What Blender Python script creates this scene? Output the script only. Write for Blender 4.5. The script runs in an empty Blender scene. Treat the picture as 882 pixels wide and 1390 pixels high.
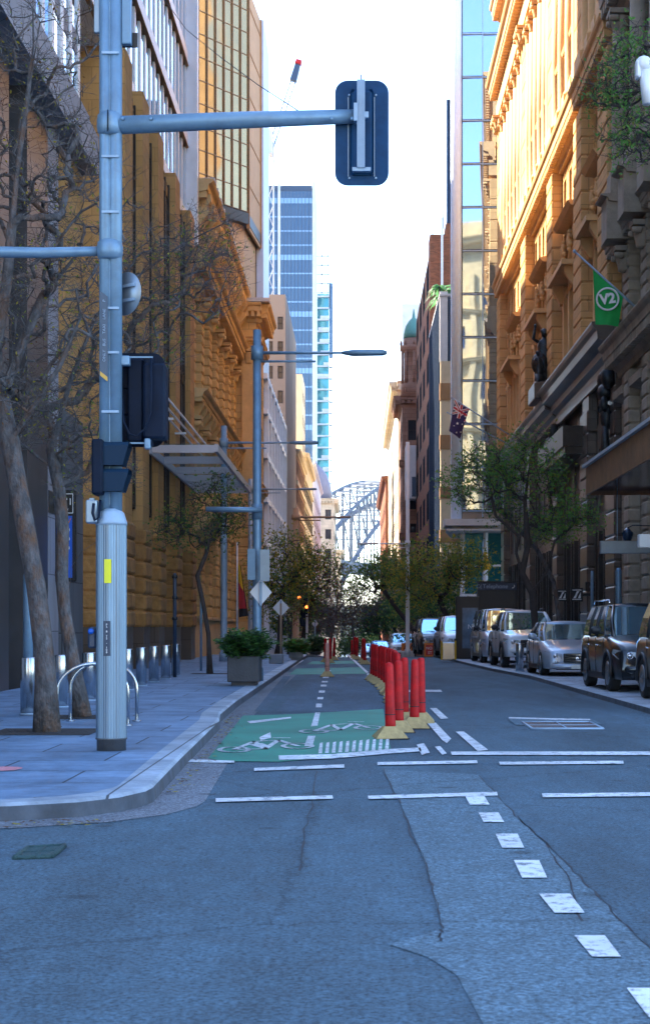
import bpy, math, random
import numpy as np
from mathutils import Matrix, Vector
R = math.radians
scene = bpy.context.scene
COL = scene.collection
EYE = 1.4
FPX = 2200.0
VX, VY = 485.0, 851.0          # vanishing point of the street in the photograph

def P(px, py, d):
    return ((px - VX) * d / FPX, d, EYE - (py - VY) * d / FPX)

def gz(y):
    if y < 75: return 0.0
    return -0.02 * (min(y, 400.0) - 75)

# ---------------------------------------------------------------- materials
MATS = {}
def _nodes(name):
    m = bpy.data.materials.new(name); m.use_nodes = True
    nt = m.node_tree
    return m, nt, nt.nodes['Principled BSDF']

def mat(name, col, rough=0.6, metal=0.0, var=0.0, vscale=3.0, bump=0.0, bscale=20.0, coat=0.0,
        spec=None, emit=None, stretch=(1, 1, 1), dirt=0.0, dscale=0.6, dcol=(0.05, 0.045, 0.04), trans=0.0):
    if name in MATS: return MATS[name]
    m, nt, p = _nodes(name)
    N, L = nt.nodes, nt.links
    p.inputs['Roughness'].default_value = rough
    p.inputs['Metallic'].default_value = metal
    p.inputs['Base Color'].default_value = (*col, 1)
    if coat: p.inputs['Coat Weight'].default_value = coat; p.inputs['Coat Roughness'].default_value = 0.04
    if spec is not None: p.inputs['Specular IOR Level'].default_value = spec
    if trans: p.inputs['Transmission Weight'].default_value = trans
    if emit:
        p.inputs['Emission Color'].default_value = (*emit[0], 1); p.inputs['Emission Strength'].default_value = emit[1]
    if var or bump or dirt:
        tc = N.new('ShaderNodeTexCoord'); mp = N.new('ShaderNodeMapping')
        mp.inputs['Scale'].default_value = stretch
        L.new(tc.outputs['Object'], mp.inputs['Vector'])
    src = None
    if var:
        n = N.new('ShaderNodeTexNoise'); n.inputs['Scale'].default_value = vscale
        n.inputs['Detail'].default_value = 6; n.inputs['Roughness'].default_value = 0.65
        L.new(mp.outputs[0], n.inputs['Vector'])
        r = N.new('ShaderNodeValToRGB')
        r.color_ramp.elements[0].position = 0.3; r.color_ramp.elements[1].position = 0.7
        r.color_ramp.elements[0].color = (*[c * (1 - var) for c in col], 1)
        r.color_ramp.elements[1].color = (*[min(1, c * (1 + var)) for c in col], 1)
        L.new(n.outputs['Fac'], r.inputs['Fac']); src = r.outputs['Color']
    if dirt:
        n = N.new('ShaderNodeTexNoise'); n.inputs['Scale'].default_value = dscale
        n.inputs['Detail'].default_value = 8; n.inputs['Roughness'].default_value = 0.7
        L.new(mp.outputs[0], n.inputs['Vector'])
        mr = N.new('ShaderNodeMapRange'); mr.inputs['From Min'].default_value = 0.48; mr.inputs['From Max'].default_value = 0.75
        mr.inputs['To Max'].default_value = dirt
        L.new(n.outputs['Fac'], mr.inputs['Value'])
        mx = N.new('ShaderNodeMixRGB'); L.new(mr.outputs[0], mx.inputs['Fac'])
        if src: L.new(src, mx.inputs['Color1'])
        else: mx.inputs['Color1'].default_value = (*col, 1)
        mx.inputs['Color2'].default_value = (*dcol, 1); src = mx.outputs[0]
    if src: L.new(src, p.inputs['Base Color'])
    if bump:
        n = N.new('ShaderNodeTexNoise'); n.inputs['Scale'].default_value = bscale; n.inputs['Detail'].default_value = 5
        L.new(mp.outputs[0], n.inputs['Vector'])
        b = N.new('ShaderNodeBump'); b.inputs['Strength'].default_value = bump; b.inputs['Distance'].default_value = 0.05
        L.new(n.outputs['Fac'], b.inputs['Height']); L.new(b.outputs[0], p.inputs['Normal'])
    MATS[name] = m
    return m

def stone(name, col, bw=1.1, bh=0.42, joint=0.35, var=0.25, rough=0.85, mort=0.018, dirt=0.35, bump=0.35, mcol=None, dcol=(0.07, 0.05, 0.035)):
    """ashlar / brick / panel wall: joints on a world grid (x+y, z)"""
    if name in MATS: return MATS[name]
    m, nt, p = _nodes(name); N, L = nt.nodes, nt.links
    p.inputs['Roughness'].default_value = rough; p.inputs['Specular IOR Level'].default_value = .5 if rough < .5 else .12
    g = N.new('ShaderNodeNewGeometry'); s = N.new('ShaderNodeSeparateXYZ'); L.new(g.outputs['Position'], s.inputs[0])
    a = N.new('ShaderNodeMath'); L.new(s.outputs[0], a.inputs[0]); L.new(s.outputs[1], a.inputs[1])
    c = N.new('ShaderNodeCombineXYZ'); L.new(a.outputs[0], c.inputs[0]); L.new(s.outputs[2], c.inputs[1])
    b = N.new('ShaderNodeTexBrick')
    b.inputs['Scale'].default_value = 1.0; b.inputs['Brick Width'].default_value = bw; b.inputs['Row Height'].default_value = bh
    b.inputs['Mortar Size'].default_value = mort; b.inputs['Mortar Smooth'].default_value = 0.3
    b.inputs['Color1'].default_value = (*[x * (1 - var * .6) for x in col], 1)
    b.inputs['Color2'].default_value = (*[min(1, x * (1 + var * .6)) for x in col], 1)
    b.inputs['Mortar'].default_value = (*(mcol or [x * joint for x in col]), 1)
    L.new(c.outputs[0], b.inputs['Vector'])
    n = N.new('ShaderNodeTexNoise'); n.inputs['Scale'].default_value = 0.9; n.inputs['Detail'].default_value = 9; n.inputs['Roughness'].default_value = 0.72
    mpp = N.new('ShaderNodeMapping'); mpp.inputs['Scale'].default_value = (1, 1, 0.35)
    L.new(g.outputs['Position'], mpp.inputs['Vector']); L.new(mpp.outputs[0], n.inputs['Vector'])
    mr = N.new('ShaderNodeMapRange'); mr.inputs['From Min'].default_value = 0.5; mr.inputs['From Max'].default_value = 0.8; mr.inputs['To Max'].default_value = dirt
    L.new(n.outputs['Fac'], mr.inputs['Value'])
    mx = N.new('ShaderNodeMixRGB'); L.new(mr.outputs[0], mx.inputs['Fac']); L.new(b.outputs['Color'], mx.inputs['Color1'])
    mx.inputs['Color2'].default_value = (*dcol, 1); L.new(mx.outputs[0], p.inputs['Base Color'])
    n2 = N.new('ShaderNodeTexNoise'); n2.inputs['Scale'].default_value = 9; n2.inputs['Detail'].default_value = 6
    L.new(g.outputs['Position'], n2.inputs['Vector'])
    am = N.new('ShaderNodeMath'); am.operation = 'MULTIPLY_ADD'; am.inputs[1].default_value = 0.25
    L.new(n2.outputs['Fac'], am.inputs[0])
    iv = N.new('ShaderNodeMath'); iv.operation = 'SUBTRACT'; iv.inputs[0].default_value = 1.0; L.new(b.outputs['Fac'], iv.inputs[1])
    L.new(iv.outputs[0], am.inputs[2])
    bm = N.new('ShaderNodeBump'); bm.inputs['Strength'].default_value = bump; bm.inputs['Distance'].default_value = 0.04
    L.new(am.outputs[0], bm.inputs['Height']); L.new(bm.outputs[0], p.inputs['Normal'])
    MATS[name] = m
    return m

def glassmat(name, col=(0.02, 0.03, 0.04), rough=0.03, wav=0.04, spec=0.8, metal=0.0, wscale=0.25):
    if name in MATS: return MATS[name]
    m, nt, p = _nodes(name); N, L = nt.nodes, nt.links
    p.inputs['Base Color'].default_value = (*col, 1); p.inputs['Roughness'].default_value = rough
    p.inputs['Specular IOR Level'].default_value = spec; p.inputs['Metallic'].default_value = metal
    g = N.new('ShaderNodeNewGeometry')
    n = N.new('ShaderNodeTexNoise'); n.inputs['Scale'].default_value = wscale; n.inputs['Detail'].default_value = 1
    L.new(g.outputs['Position'], n.inputs['Vector'])
    b = N.new('ShaderNodeBump'); b.inputs['Strength'].default_value = wav; b.inputs['Distance'].default_value = 1.0
    L.new(n.outputs['Fac'], b.inputs['Height']); L.new(b.outputs[0], p.inputs['Normal'])
    MATS[name] = m
    return m

def leafmat(name, col):
    if name in MATS: return MATS[name]
    m, nt, p = _nodes(name); N, L = nt.nodes, nt.links
    p.inputs['Base Color'].default_value = (*col, 1); p.inputs['Roughness'].default_value = 0.55
    t = N.new('ShaderNodeBsdfTranslucent'); t.inputs['Color'].default_value = (*[min(1, c * 1.6) for c in col], 1)
    mx = N.new('ShaderNodeMixShader'); mx.inputs[0].default_value = 0.5
    out = N['Material Output']
    L.new(p.outputs[0], mx.inputs[1]); L.new(t.outputs[0], mx.inputs[2]); L.new(mx.outputs[0], out.inputs['Surface'])
    MATS[name] = m
    return m

# ---------------------------------------------------------------- mesh builder
class MB:
    def __init__(s, M=None):
        s.v = []; s.f = []; s.mi = []; s.sm = []; s.M = M
    def add(s, vs, fs, m=0, smooth=False):
        b = len(s.v)
        if s.M is not None:
            vs = [s.M @ Vector(v) for v in vs]
        s.v.extend([tuple(v) for v in vs])
        for f in fs:
            s.f.append([b + i for i in f]); s.mi.append(m); s.sm.append(smooth)
        return s
    def box(s, x0, x1, y0, y1, z0, z1, m=0):
        if x0 > x1: x0, x1 = x1, x0
        if y0 > y1: y0, y1 = y1, y0
        if z0 > z1: z0, z1 = z1, z0
        vs = [(x0,y0,z0),(x1,y0,z0),(x1,y1,z0),(x0,y1,z0),(x0,y0,z1),(x1,y0,z1),(x1,y1,z1),(x0,y1,z1)]
        return s.add(vs, [(0,3,2,1),(4,5,6,7),(0,1,5,4),(1,2,6,5),(2,3,7,6),(3,0,4,7)], m)
    def bev(s, x0, x1, y0, y1, z0, z1, b=0.02, m=0):
        """box with chamfered vertical and top edges"""
        def ring(z, i): return [(x0+i+b,y0+i,z),(x1-i-b,y0+i,z),(x1-i,y0+i+b,z),(x1-i,y1-i-b,z),(x1-i-b,y1-i,z),(x0+i+b,y1-i,z),(x0+i,y1-i-b,z),(x0+i,y0+i+b,z)]
        return s.loft([ring(z0,b*.6), ring(z0+b,0), ring(z1-b,0), ring(z1,b*.6)], m)
    def loft(s, rings, m=0, smooth=False, cap=True, closed=True):
        n = len(rings[0]); vs = [p for r in rings for p in r]; fs = []
        for k in range(len(rings) - 1):
            for i in range(n if closed else n - 1):
                j = (i + 1) % n
                fs.append((k*n+i, k*n+j, (k+1)*n+j, (k+1)*n+i))
        if cap:
            fs.append(tuple(reversed(range(n)))); fs.append(tuple((len(rings)-1)*n + i for i in range(n)))
        return s.add(vs, fs, m, smooth)
    def quad(s, a, b, c, d, m=0): return s.add([a,b,c,d], [(0,1,2,3)], m)
    def poly(s, pts, m=0): return s.add(pts, [tuple(range(len(pts)))], m)
    def prism(s, pts, z0, z1, m=0, smooth=False):
        """pts: 2D (x,y) outline extruded in z"""
        return s.loft([[(x,y,z0) for x,y in pts], [(x,y,z1) for x,y in pts]], m, smooth)
    def extr(s, prof, u0, u1, m=0, smooth=False):
        """profile (n,z) extruded along local x"""
        return s.loft([[(u0,a,b) for a,b in prof], [(u1,a,b) for a,b in prof]], m, smooth)
    def tube(s, pts, rad, n=8, m=0, smooth=True, cap=True):
        pts = [Vector(p) for p in pts]
        if not hasattr(rad, '__len__'): rad = [rad] * len(pts)
        rings = []; prev = None
        for i, p in enumerate(pts):
            t = (pts[min(i+1, len(pts)-1)] - pts[max(i-1, 0)])
            if t.length < 1e-9: t = Vector((0,0,1))
            t.normalize()
            if prev is None:
                a = Vector((0,0,1)) if abs(t.z) < .9 else Vector((1,0,0))
                u = t.cross(a).normalized()
            else:
                u = (prev - t * prev.dot(t))
                u = u.normalized() if u.length > 1e-6 else t.orthogonal().normalized()
            prev = u; w = t.cross(u)
            rings.append([tuple(p + (u*math.cos(2*math.pi*k/n) + w*math.sin(2*math.pi*k/n)) * rad[i]) for k in range(n)])
        return s.loft(rings, m, smooth, cap)
    def lathe(s, prof, c=(0,0,0), n=16, m=0, smooth=True, axis='z'):
        """prof (r, h) from bottom to top"""
        def pt(r, h, a):
            x, y = r*math.cos(a), r*math.sin(a)
            if axis == 'z': return (c[0]+x, c[1]+y, c[2]+h)
            if axis == 'x': return (c[0]+h, c[1]+x, c[2]+y)
            return (c[0]+x, c[1]+h, c[2]+y)
        rings = [[pt(max(r,1e-4), h, 2*math.pi*k/n) for k in range(n)] for r, h in prof]
        return s.loft(rings, m, smooth)
    def ell(s, c, r, n=12, k=8, m=0):
        rings = []
        for i in range(k + 1):
            a = -math.pi/2 + math.pi*i/k
            cr = max(math.cos(a), 1e-3)
            rings.append([(c[0]+r[0]*cr*math.cos(2*math.pi*j/n), c[1]+r[1]*cr*math.sin(2*math.pi*j/n), c[2]+r[2]*math.sin(a)) for j in range(n)])
        return s.loft(rings, m, True)
    def ring(s, c, R0, r, axis='y', n=24, k=6, m=0):
        pts = []
        for i in range(n + 1):
            a = 2*math.pi*i/n
            if axis == 'y': pts.append((c[0]+R0*math.cos(a), c[1], c[2]+R0*math.sin(a)))
            elif axis == 'x': pts.append((c[0], c[1]+R0*math.cos(a), c[2]+R0*math.sin(a)))
            else: pts.append((c[0]+R0*math.cos(a), c[1]+R0*math.sin(a), c[2]))
        return s.tube(pts, r, k, m, cap=False)
    def mesh(s, name, mats, off=(0,0,0), fixn=True):
        me = bpy.data.meshes.new(name)
        ox, oy, oz = off
        me.from_pydata([(x-ox, y-oy, z-oz) for x,y,z in s.v], [], s.f)
        for mt in (mats if isinstance(mats, (list, tuple)) else [mats]): me.materials.append(mt)
        me.polygons.foreach_set('material_index', s.mi)
        me.polygons.foreach_set('use_smooth', s.sm)
        if fixn and len(s.f) < 60000:
            import bmesh
            bm = bmesh.new(); bm.from_mesh(me); bmesh.ops.recalc_face_normals(bm, faces=bm.faces); bm.to_mesh(me); bm.free()
        me.update()
        return me
    def build(s, name, mats, parent=None, world=True, fixn=True, loc=None):
        off = (0,0,0)
        if parent is not None and world: off = ORG.get(parent.name, (0,0,0))
        if parent is None and loc is not None: off = loc
        o = bpy.data.objects.new(name, s.mesh(name, mats, off, fixn)); COL.objects.link(o)
        if parent is not None:
            o.parent = parent; ORG[o.name] = off
        elif loc is not None:
            o.location = loc; ORG[o.name] = tuple(loc)
        return o

ORG = {}
def thing(name, label, cat, loc=(0,0,0), rz=0, group=None):
    o = bpy.data.objects.new(name, None); COL.objects.link(o)
    o.empty_display_size = 0.3
    o.location = loc; o.rotation_euler = (0,0,rz)
    o['label'] = label; o['category'] = cat
    if group: o['group'] = group
    ORG[o.name] = tuple(loc)
    return o
def tag(o, label, cat, group=None):
    o['label'] = label; o['category'] = cat
    if group: o['group'] = group
    return o
def struct(o): o['kind'] = 'structure'; return o
def copy_tree(o, parent=None):
    c = o.copy(); COL.objects.link(c)
    if parent is not None: c.parent = parent
    for ch in [x for x in COL.objects if x.parent == o]: copy_tree(ch, c)
    return c
def link_mesh(me, name, parent, loc=(0,0,0), rz=0.0, rot=None):
    o = bpy.data.objects.new(name, me); COL.objects.link(o); o.parent = parent
    o.location = loc; o.rotation_euler = rot if rot else (0,0,rz); ORG[o.name] = (0,0,0)
    return o
def text(s, size, m, parent, loc, rot=(R(90),0,0), name='lettering', ext=0.004, bold=0.0, align='CENTER', spacing=1.0):
    cu = bpy.data.curves.new('t', 'FONT'); cu.body = s; cu.size = size; cu.extrude = ext; cu.offset = bold
    cu.align_x = align; cu.align_y = 'CENTER'; cu.resolution_u = 3; cu.space_line = 0.9; cu.space_character = spacing
    t = bpy.data.objects.new('t', cu); COL.objects.link(t)
    dg = bpy.context.evaluated_depsgraph_get()
    me = bpy.data.meshes.new_from_object(t.evaluated_get(dg)); bpy.data.objects.remove(t)
    me.name = name; me.materials.clear(); me.materials.append(m)
    return link_mesh(me, name, parent, loc, rot=rot)
def rel(parent, p):
    o = ORG.get(parent.name, (0,0,0)); return (p[0]-o[0], p[1]-o[1], p[2]-o[2])

class Fr:
    """wall frame: origin, outward normal (nx,ny); local x=u (n cross z), y=n, z=up"""
    def __init__(s, o, n):
        s.o = Vector(o); n = Vector((n[0], n[1], 0)).normalized(); u = n.cross(Vector((0,0,1)))
        s.n, s.u = n, u
        s.M = Matrix(((u.x, n.x, 0, s.o.x), (u.y, n.y, 0, s.o.y), (0,0,1,s.o.z), (0,0,0,1)))
        s.rz = math.atan2(u.y, u.x)
    def p(s, u, n, z): return tuple(s.M @ Vector((u, n, z)))

def grid_wall(mb, cols, rows, u0, u1, z0, z1, th=0.4, m=0, n0=0.0):
    """wall slab n in [n0-th, n0] with openings cols x rows"""
    x = u0
    for a, b in cols:
        if a > x: mb.box(x, a, n0-th, n0, z0, z1, m)
        z = z0
        for c, d in rows:
            if c > z: mb.box(a, b, n0-th, n0, z, c, m)
            z = d
        if z1 > z: mb.box(a, b, n0-th, n0, z, z1, m)
        x = b
    if u1 > x: mb.box(x, u1, n0-th, n0, z0, z1, m)

WM = {}
def win_mesh(w, h, nv=1, nh=1, fr=0.07, fm='frame_dark', gm='glass_dark', sill=False, flat=False):
    k = (round(w,2), round(h,2), nv, nh, fr, fm, gm, sill, flat)
    if k in WM: return WM[k]
    b = MB()
    if flat:
        b.box(-w/2+fr, w/2-fr, -0.06, 0.0, fr, h-fr, 1); b.box(-w/2, w/2, -.07, -.01, 0, h, 0)
        for i in range(1, nv): b.box(-w/2+w*i/nv-.04, -w/2+w*i/nv+.04, -.02, .006, fr, h-fr, 0)
        WM[k] = b.mesh('window', [MATS[fm], MATS[gm]]); return WM[k]
    b.box(-w/2, w/2, -0.06, -0.02, 0, h, 1)
    for x0, x1 in ((-w/2, -w/2+fr), (w/2-fr, w/2)): b.box(x0, x1, -0.02, 0.05, 0, h, 0)
    for z0, z1 in ((0, fr), (h-fr, h)): b.box(-w/2+fr, w/2-fr, -0.02, 0.05, z0, z1, 0)
    t = fr*.6
    for i in range(1, nv+1 if nv > 0 else 1):
        if nv <= 1: break
        x = -w/2 + w*i/nv
        if i < nv: b.box(x-t/2, x+t/2, -0.02, 0.035, fr, h-fr, 0)
    for i in range(1, nh):
        z = h*i/nh; b.box(-w/2+fr, w/2-fr, -0.02, 0.045, z-t/2, z+t/2, 0)
    if sill: b.box(-w/2-0.08, w/2+0.08, 0.051, 0.45, -0.12, 0.0, 2)
    WM[k] = b.mesh('window', [MATS[fm], MATS[gm], MATS['sill_stone']])
    return WM[k]
WCOUNT = {}
def put_windows(root, fr, cols, rows, depth=0.3, name='window', **kw):
    o = ORG[root.name]
    for a, b in cols:
        for c, d in rows:
            if WCOUNT.get(root.name, 0) >= 100:
                continue
            WCOUNT[root.name] = WCOUNT.get(root.name, 0) + 1
            me = win_mesh(b-a-0.004, d-c-0.004, **kw)
            q = fr.p((a+b)/2, -depth, c+0.002)
            link_mesh(me, name, root, (q[0]-o[0], q[1]-o[1], q[2]-o[2]), fr.rz)
def cols_of(u0, u1, n, w):
    s = (u1-u0)/n
    return [(u0+s*(i+.5)-w/2, u0+s*(i+.5)+w/2) for i in range(n)]
def rows_of(z0, n, st, sill, h): return [(z0+st*i+sill, z0+st*i+sill+h) for i in range(n)]
def cornice(mb, u0, u1, z, d=0.6, h=0.8, m=0, dent=0.0, n0=0.0):
    """classical cornice: stepped profile, top at z; overhang d; optional dentils spaced dent"""
    prof = [(n0-.02, z-h), (n0+.10*d, z-h), (n0+.14*d, z-h*.82), (n0+.35*d, z-h*.72), (n0+.40*d, z-h*.55), (n0+.78*d, z-h*.45),
            (n0+.82*d, z-h*.22), (n0+.94*d, z-h*.14), (n0+d, z-h*.04), (n0+d, z), (n0-.02, z+0.04)]
    mb.extr(prof, u0, u1, m)
    if dent:
        n = max(1, int((u1-u0)/dent))
        for i in range(n):
            u = u0 + (i+.5)*(u1-u0)/n
            mb.box(u-dent*.27, u+dent*.27, n0+.38*d, n0+.74*d, z-h*.74, z-h*.47, m)

SM = {}
def carved(root, fr, kind, u, n, z, s, m):
    """a capital or cartouche as a part of its own (shared mesh)"""
    k = (kind, round(s, 2), m)
    cnt = WCOUNT.get((root.name, kind), 0)
    if cnt >= 100: return
    WCOUNT[(root.name, kind)] = cnt + 1
    if k not in SM:
        b = MB()
        if kind == 'capital': capital(b, 0, 0, 0, s)
        elif kind == 'cartouche': cartouche(b, 0, 0, 0, s)
        elif kind == 'column': b.lathe([(.36,0),(.38,.12),(.3,.25),(.28,.3),(.29,.35*s),(.25,s)], n=10); b.box(-.4,.4,-.36,.39,-.8,0)
        elif kind == 'console': b.extr([(0,-1.5),(.2,-1.4),(.45,-.8),(.85,-.3),(.85,0),(0,0)], -.35*s, .35*s)
        elif kind == 'bracket': b.extr([(0,-.85),(.2,-.8),(.52,-.25),(.52,0),(0,0)], -.18*s, .18*s)
        elif kind == 'corbel_head':
            for q in (-.45,.45): b.ell((q,0,.5),(.28,.3,.42),8,6)
            b.ell((0,.07,0),(.35,.3,.35),8,6); b.ell((0,0,-.9),(.22,.25,.5),8,6); b.lathe([(.16,-2.5),(.2,-2.2),(.15,-1.7),(.12,-1.1)],(0,.05,0),8)
            for q in (-.3,.3): b.ell((q,.15,-.45),(.15,.15,.3),7,5)
        elif kind == 'baluster': b.lathe([(.07,0),(.11,.2),(.06,.5),(.08,.7)], n=6)
        SM[k] = b.mesh(kind, MATS[m])
    o = ORG[root.name]; q = fr.p(u, n, z)
    link_mesh(SM[k], kind, root, (q[0]-o[0], q[1]-o[1], q[2]-o[2]), fr.rz)
# ---------------------------------------------------------------- palette
SAND = (0.54, 0.30, 0.115)
stone('sand_ashlar', SAND, 1.2, 0.46, 0.8, 0.2, dirt=.55, dcol=(0.16,0.085,0.035))
stone('sand_pale', (0.66,0.45,0.20), 1.2, 0.46, 0.66, 0.16)
mat('sand_pale_plain', (0.68,0.47,0.22), 0.85, var=0.12, vscale=1.5, bump=0.25, bscale=9, dirt=0.3, dscale=1.2, dcol=(0.2,0.12,0.05))
mat('sand_plain', SAND, 0.85, var=0.16, vscale=1.5, bump=0.3, bscale=9, dirt=0.35, dscale=1.2, dcol=(0.10,0.055,0.02))
mat('sand_rock', (0.40,0.20,0.06), 0.9, var=0.3, vscale=2.5, bump=1.0, bscale=5, dirt=0.4, dscale=1.5, dcol=(0.05,0.03,0.015))
stone('soc_stone', (0.62,0.36,0.15), 1.3, 0.62, 0.6, 0.14)
mat('soc_plain', (0.64,0.38,0.16), 0.8, var=0.12, vscale=1.2, bump=0.2, bscale=8)
stone('grey_stone', (0.33,0.26,0.19), 1.1, 0.5, 0.45, 0.2)
mat('grey_plain', (0.34,0.27,0.20), 0.85, var=0.2, vscale=1.4, bump=0.3, bscale=8, dirt=0.5, dscale=1.0)
stone('tan_stone', (0.42,0.28,0.14), 1.2, 0.6, 0.5, 0.2)
stone('dark_granite', (0.115,0.085,0.068), 1.1, 0.9, 0.3, 0.3, rough=0.3, mort=0.01, bump=0.1)
mat('dark_bronze', (0.035,0.03,0.03), 0.35, metal=0.5, var=0.3, vscale=3)
mat('bronze_statue', (0.035,0.04,0.045), 0.45, metal=0.7, var=0.4, vscale=6, bump=0.4, bscale=14)
stone('panel_grey', (0.13,0.135,0.15), 2.2, 1.25, 0.15, 0.12, rough=0.55, mort=0.012, bump=0.15)
stone('panel_pink', (0.30,0.29,0.32), 2.4, 1.3, 0.35, 0.12, rough=0.6, mort=0.012, bump=0.15)
mat('dark_col', (0.05,0.048,0.052), 0.4, var=0.2, vscale=2)
stone('brick_red', (0.24,0.075,0.035), 0.32, 0.1, 0.8, 0.5, mort=0.01, mcol=(0.25,0.16,0.11), bump=0.2)
mat('concrete_tan', (0.42,0.29,0.20), 0.85, var=0.14, vscale=0.6, bump=0.2, stretch=(1,1,.3), dirt=0.3, dscale=0.3)
mat('cream', (0.66,0.54,0.36), 0.8, var=0.1, vscale=0.5, dirt=0.25, dscale=0.4)
stone('cream_stone', (0.62,0.52,0.38), 1.4, 0.6, 0.7, 0.15)
stone('pink_stone', (0.36,0.20,0.14), 1.2, 0.5, 0.5, 0.25)
mat('white_conc', (0.62,0.62,0.64), 0.7, var=0.12, vscale=0.5, dirt=0.2, dscale=0.4)
mat('white_metal', (0.80,0.83,0.88), 0.35, var=0.06, vscale=2)
mat('lilac_metal', (0.42,0.45,0.56), 0.35, metal=0.3, var=0.08, vscale=1)
mat('brown_band', (0.36,0.20,0.09), 0.8, var=0.15, vscale=1)
mat('tower_brown', (0.44,0.28,0.16), 0.8, var=0.1, vscale=0.8, bump=0.1)
glassmat('glass_bronze', (0.42,0.30,0.15), 0.08, 0.10, 0.6, 0.75)
glassmat('glass_dark', (0.018,0.024,0.032), 0.04, 0.05)
glassmat('glass_blue', (0.02,0.07,0.15), 0.05, 0.06, 0.8, 0.2)
mat('column_white', (0.70,0.80,0.93), .6, var=.05)
mat('far_glass', (0.012,0.018,0.026), .8, spec=0.0)
glassmat('glass_sky', (0.36,0.46,0.64), 0.02, 0.05, 0.8, 0.92, wscale=0.12)
glassmat('glass_teal', (0.04,0.24,0.28), 0.06, 0.06, 0.8, 0.45)
glassmat('glass_car', (0.48,0.80,1.0), 0.02, 0.0, 1.0, 0.92)
glassmat('glass_curtain', (0.55,0.72,0.92), 0.05, 0.05, 0.8, 0.9)
glassmat('glass_navy', (0.012,0.03,0.065), 0.12, 0.05, 0.4, 0.0)
mat('frame_dark', (0.04,0.036,0.036), 0.6, spec=.1)
mat('frame_white', (0.6,0.6,0.6), 0.5)
mat('frame_tan', (0.40,0.26,0.13), 0.6)
mat('sill_stone', (0.40,0.25,0.12), 0.8, var=0.15)
mat('lead', (0.52,0.56,0.62), 0.5, var=0.1)
mat('galv', (0.30,0.42,0.56), 0.5, metal=0.1, var=0.12, vscale=5, dirt=0.25, dscale=3, dcol=(0.12,0.13,0.15))
mat('pole_paint', (0.16,0.27,0.39), 0.42, metal=0.25, var=0.12, vscale=5, dirt=0.35, dscale=4, dcol=(0.09,0.10,0.12))
mat('alu_ribbed', (0.16,0.235,0.32), 0.36, metal=0.6, var=0.10, vscale=3, stretch=(4,4,.4), dirt=0.3, dscale=2, dcol=(0.16,0.17,0.2))
mat('steel', (0.50,0.53,0.56), 0.24, metal=0.95, var=0.08, vscale=4, stretch=(3,3,.3))
mat('black_plastic', (0.004,0.010,0.026), 0.6, spec=.15, var=0.3, vscale=5)
mat('signal_back', (0.006,0.045,0.12), 0.55, spec=.2, var=0.2, vscale=6)
mat('black_metal', (0.02,0.022,0.026), 0.35, metal=0.3)
mat('rubber', (0.018,0.018,0.02), 0.75)
mat('sign_back', (0.26,0.33,0.40), 0.4, metal=0.5, var=0.1)
mat('white_paint_sign', (0.75,0.77,0.8), 0.5)
mat('navy_sign', (0.02,0.035,0.07), 0.4)
mat('amber_foot', (0.55,0.30,0.03), 0.5)
mat('yellow_sticker', (0.75,0.72,0.02), 0.5)
mat('orange', (0.75,0.20,0.02), 0.5)
mat('red_plastic', (0.46,0.005,0.008), 0.55, spec=.3, var=0.45, vscale=4, dirt=0.5, dscale=5, dcol=(0.10,0.015,0.015), bump=0.1)
mat('yellow_rubber', (0.45,0.34,0.15), 0.7, var=0.25, vscale=5, dirt=0.7, dscale=4, dcol=(0.12,0.09,0.05))
mat('planter_dark', (0.06,0.065,0.075), 0.6, var=0.2, bump=0.2)
mat('planter_grey', (0.22,0.25,0.29), 0.7, var=0.15, bump=0.2)
mat('bark', (0.10,0.095,0.10), 0.9, var=0.65, vscale=9, bump=1.0, bscale=22, stretch=(1,1,.5), dirt=1.0, dscale=5.0, dcol=(0.17,0.075,0.03))
mat('bark_dark', (0.05,0.04,0.038), 0.9, var=0.3, vscale=6, bump=0.5, bscale=14)
mat('bark_grey', (0.12,0.11,0.11), 0.9, var=0.3, vscale=6, bump=0.5, bscale=14)
leafmat('leaf_olive', (0.19,0.22,0.032)); leafmat('leaf_yellow', (0.32,0.26,0.03)); leafmat('leaf_green', (0.07,0.16,0.035))
leafmat('leaf_deep', (0.032,0.085,0.028)); leafmat('leaf_brown', (0.11,0.05,0.018)); leafmat('leaf_bright', (0.10,0.26,0.045))
leafmat('leaf_mauve', (0.09,0.055,0.05)); leafmat('leaf_palm', (0.05,0.16,0.05))
mat('green_flag', (0.01,0.36,0.07), 0.8, var=0.1); mat('white_cloth', (0.8,0.8,0.82), 0.8)
mat('navy_cloth', (0.03,0.02,0.10), 0.8, var=0.15); mat('red_cloth', (0.5,0.03,0.04), 0.8); mat('yellow_cloth', (0.75,0.45,0.02), 0.8); mat('black_cloth', (0.015,0.015,0.02), 0.8)
mat('bridge_steel', (0.014,0.036,0.072), 0.6, var=0.1, vscale=0.05)
mat('copper_green', (0.10,0.26,0.22), 0.7, var=0.15)
mat('slate_dome', (0.12,0.13,0.20), 0.5, var=0.15, stretch=(1,1,.1))
mat('letter_white', (0.75,0.78,0.8), 0.5)
mat('letter_dim', (0.25,0.32,0.42), 0.5)
mat('blue_panel', (0.01,0.10,0.50), 0.4)
mat('red_sign', (0.55,0.03,0.02), 0.5)

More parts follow.
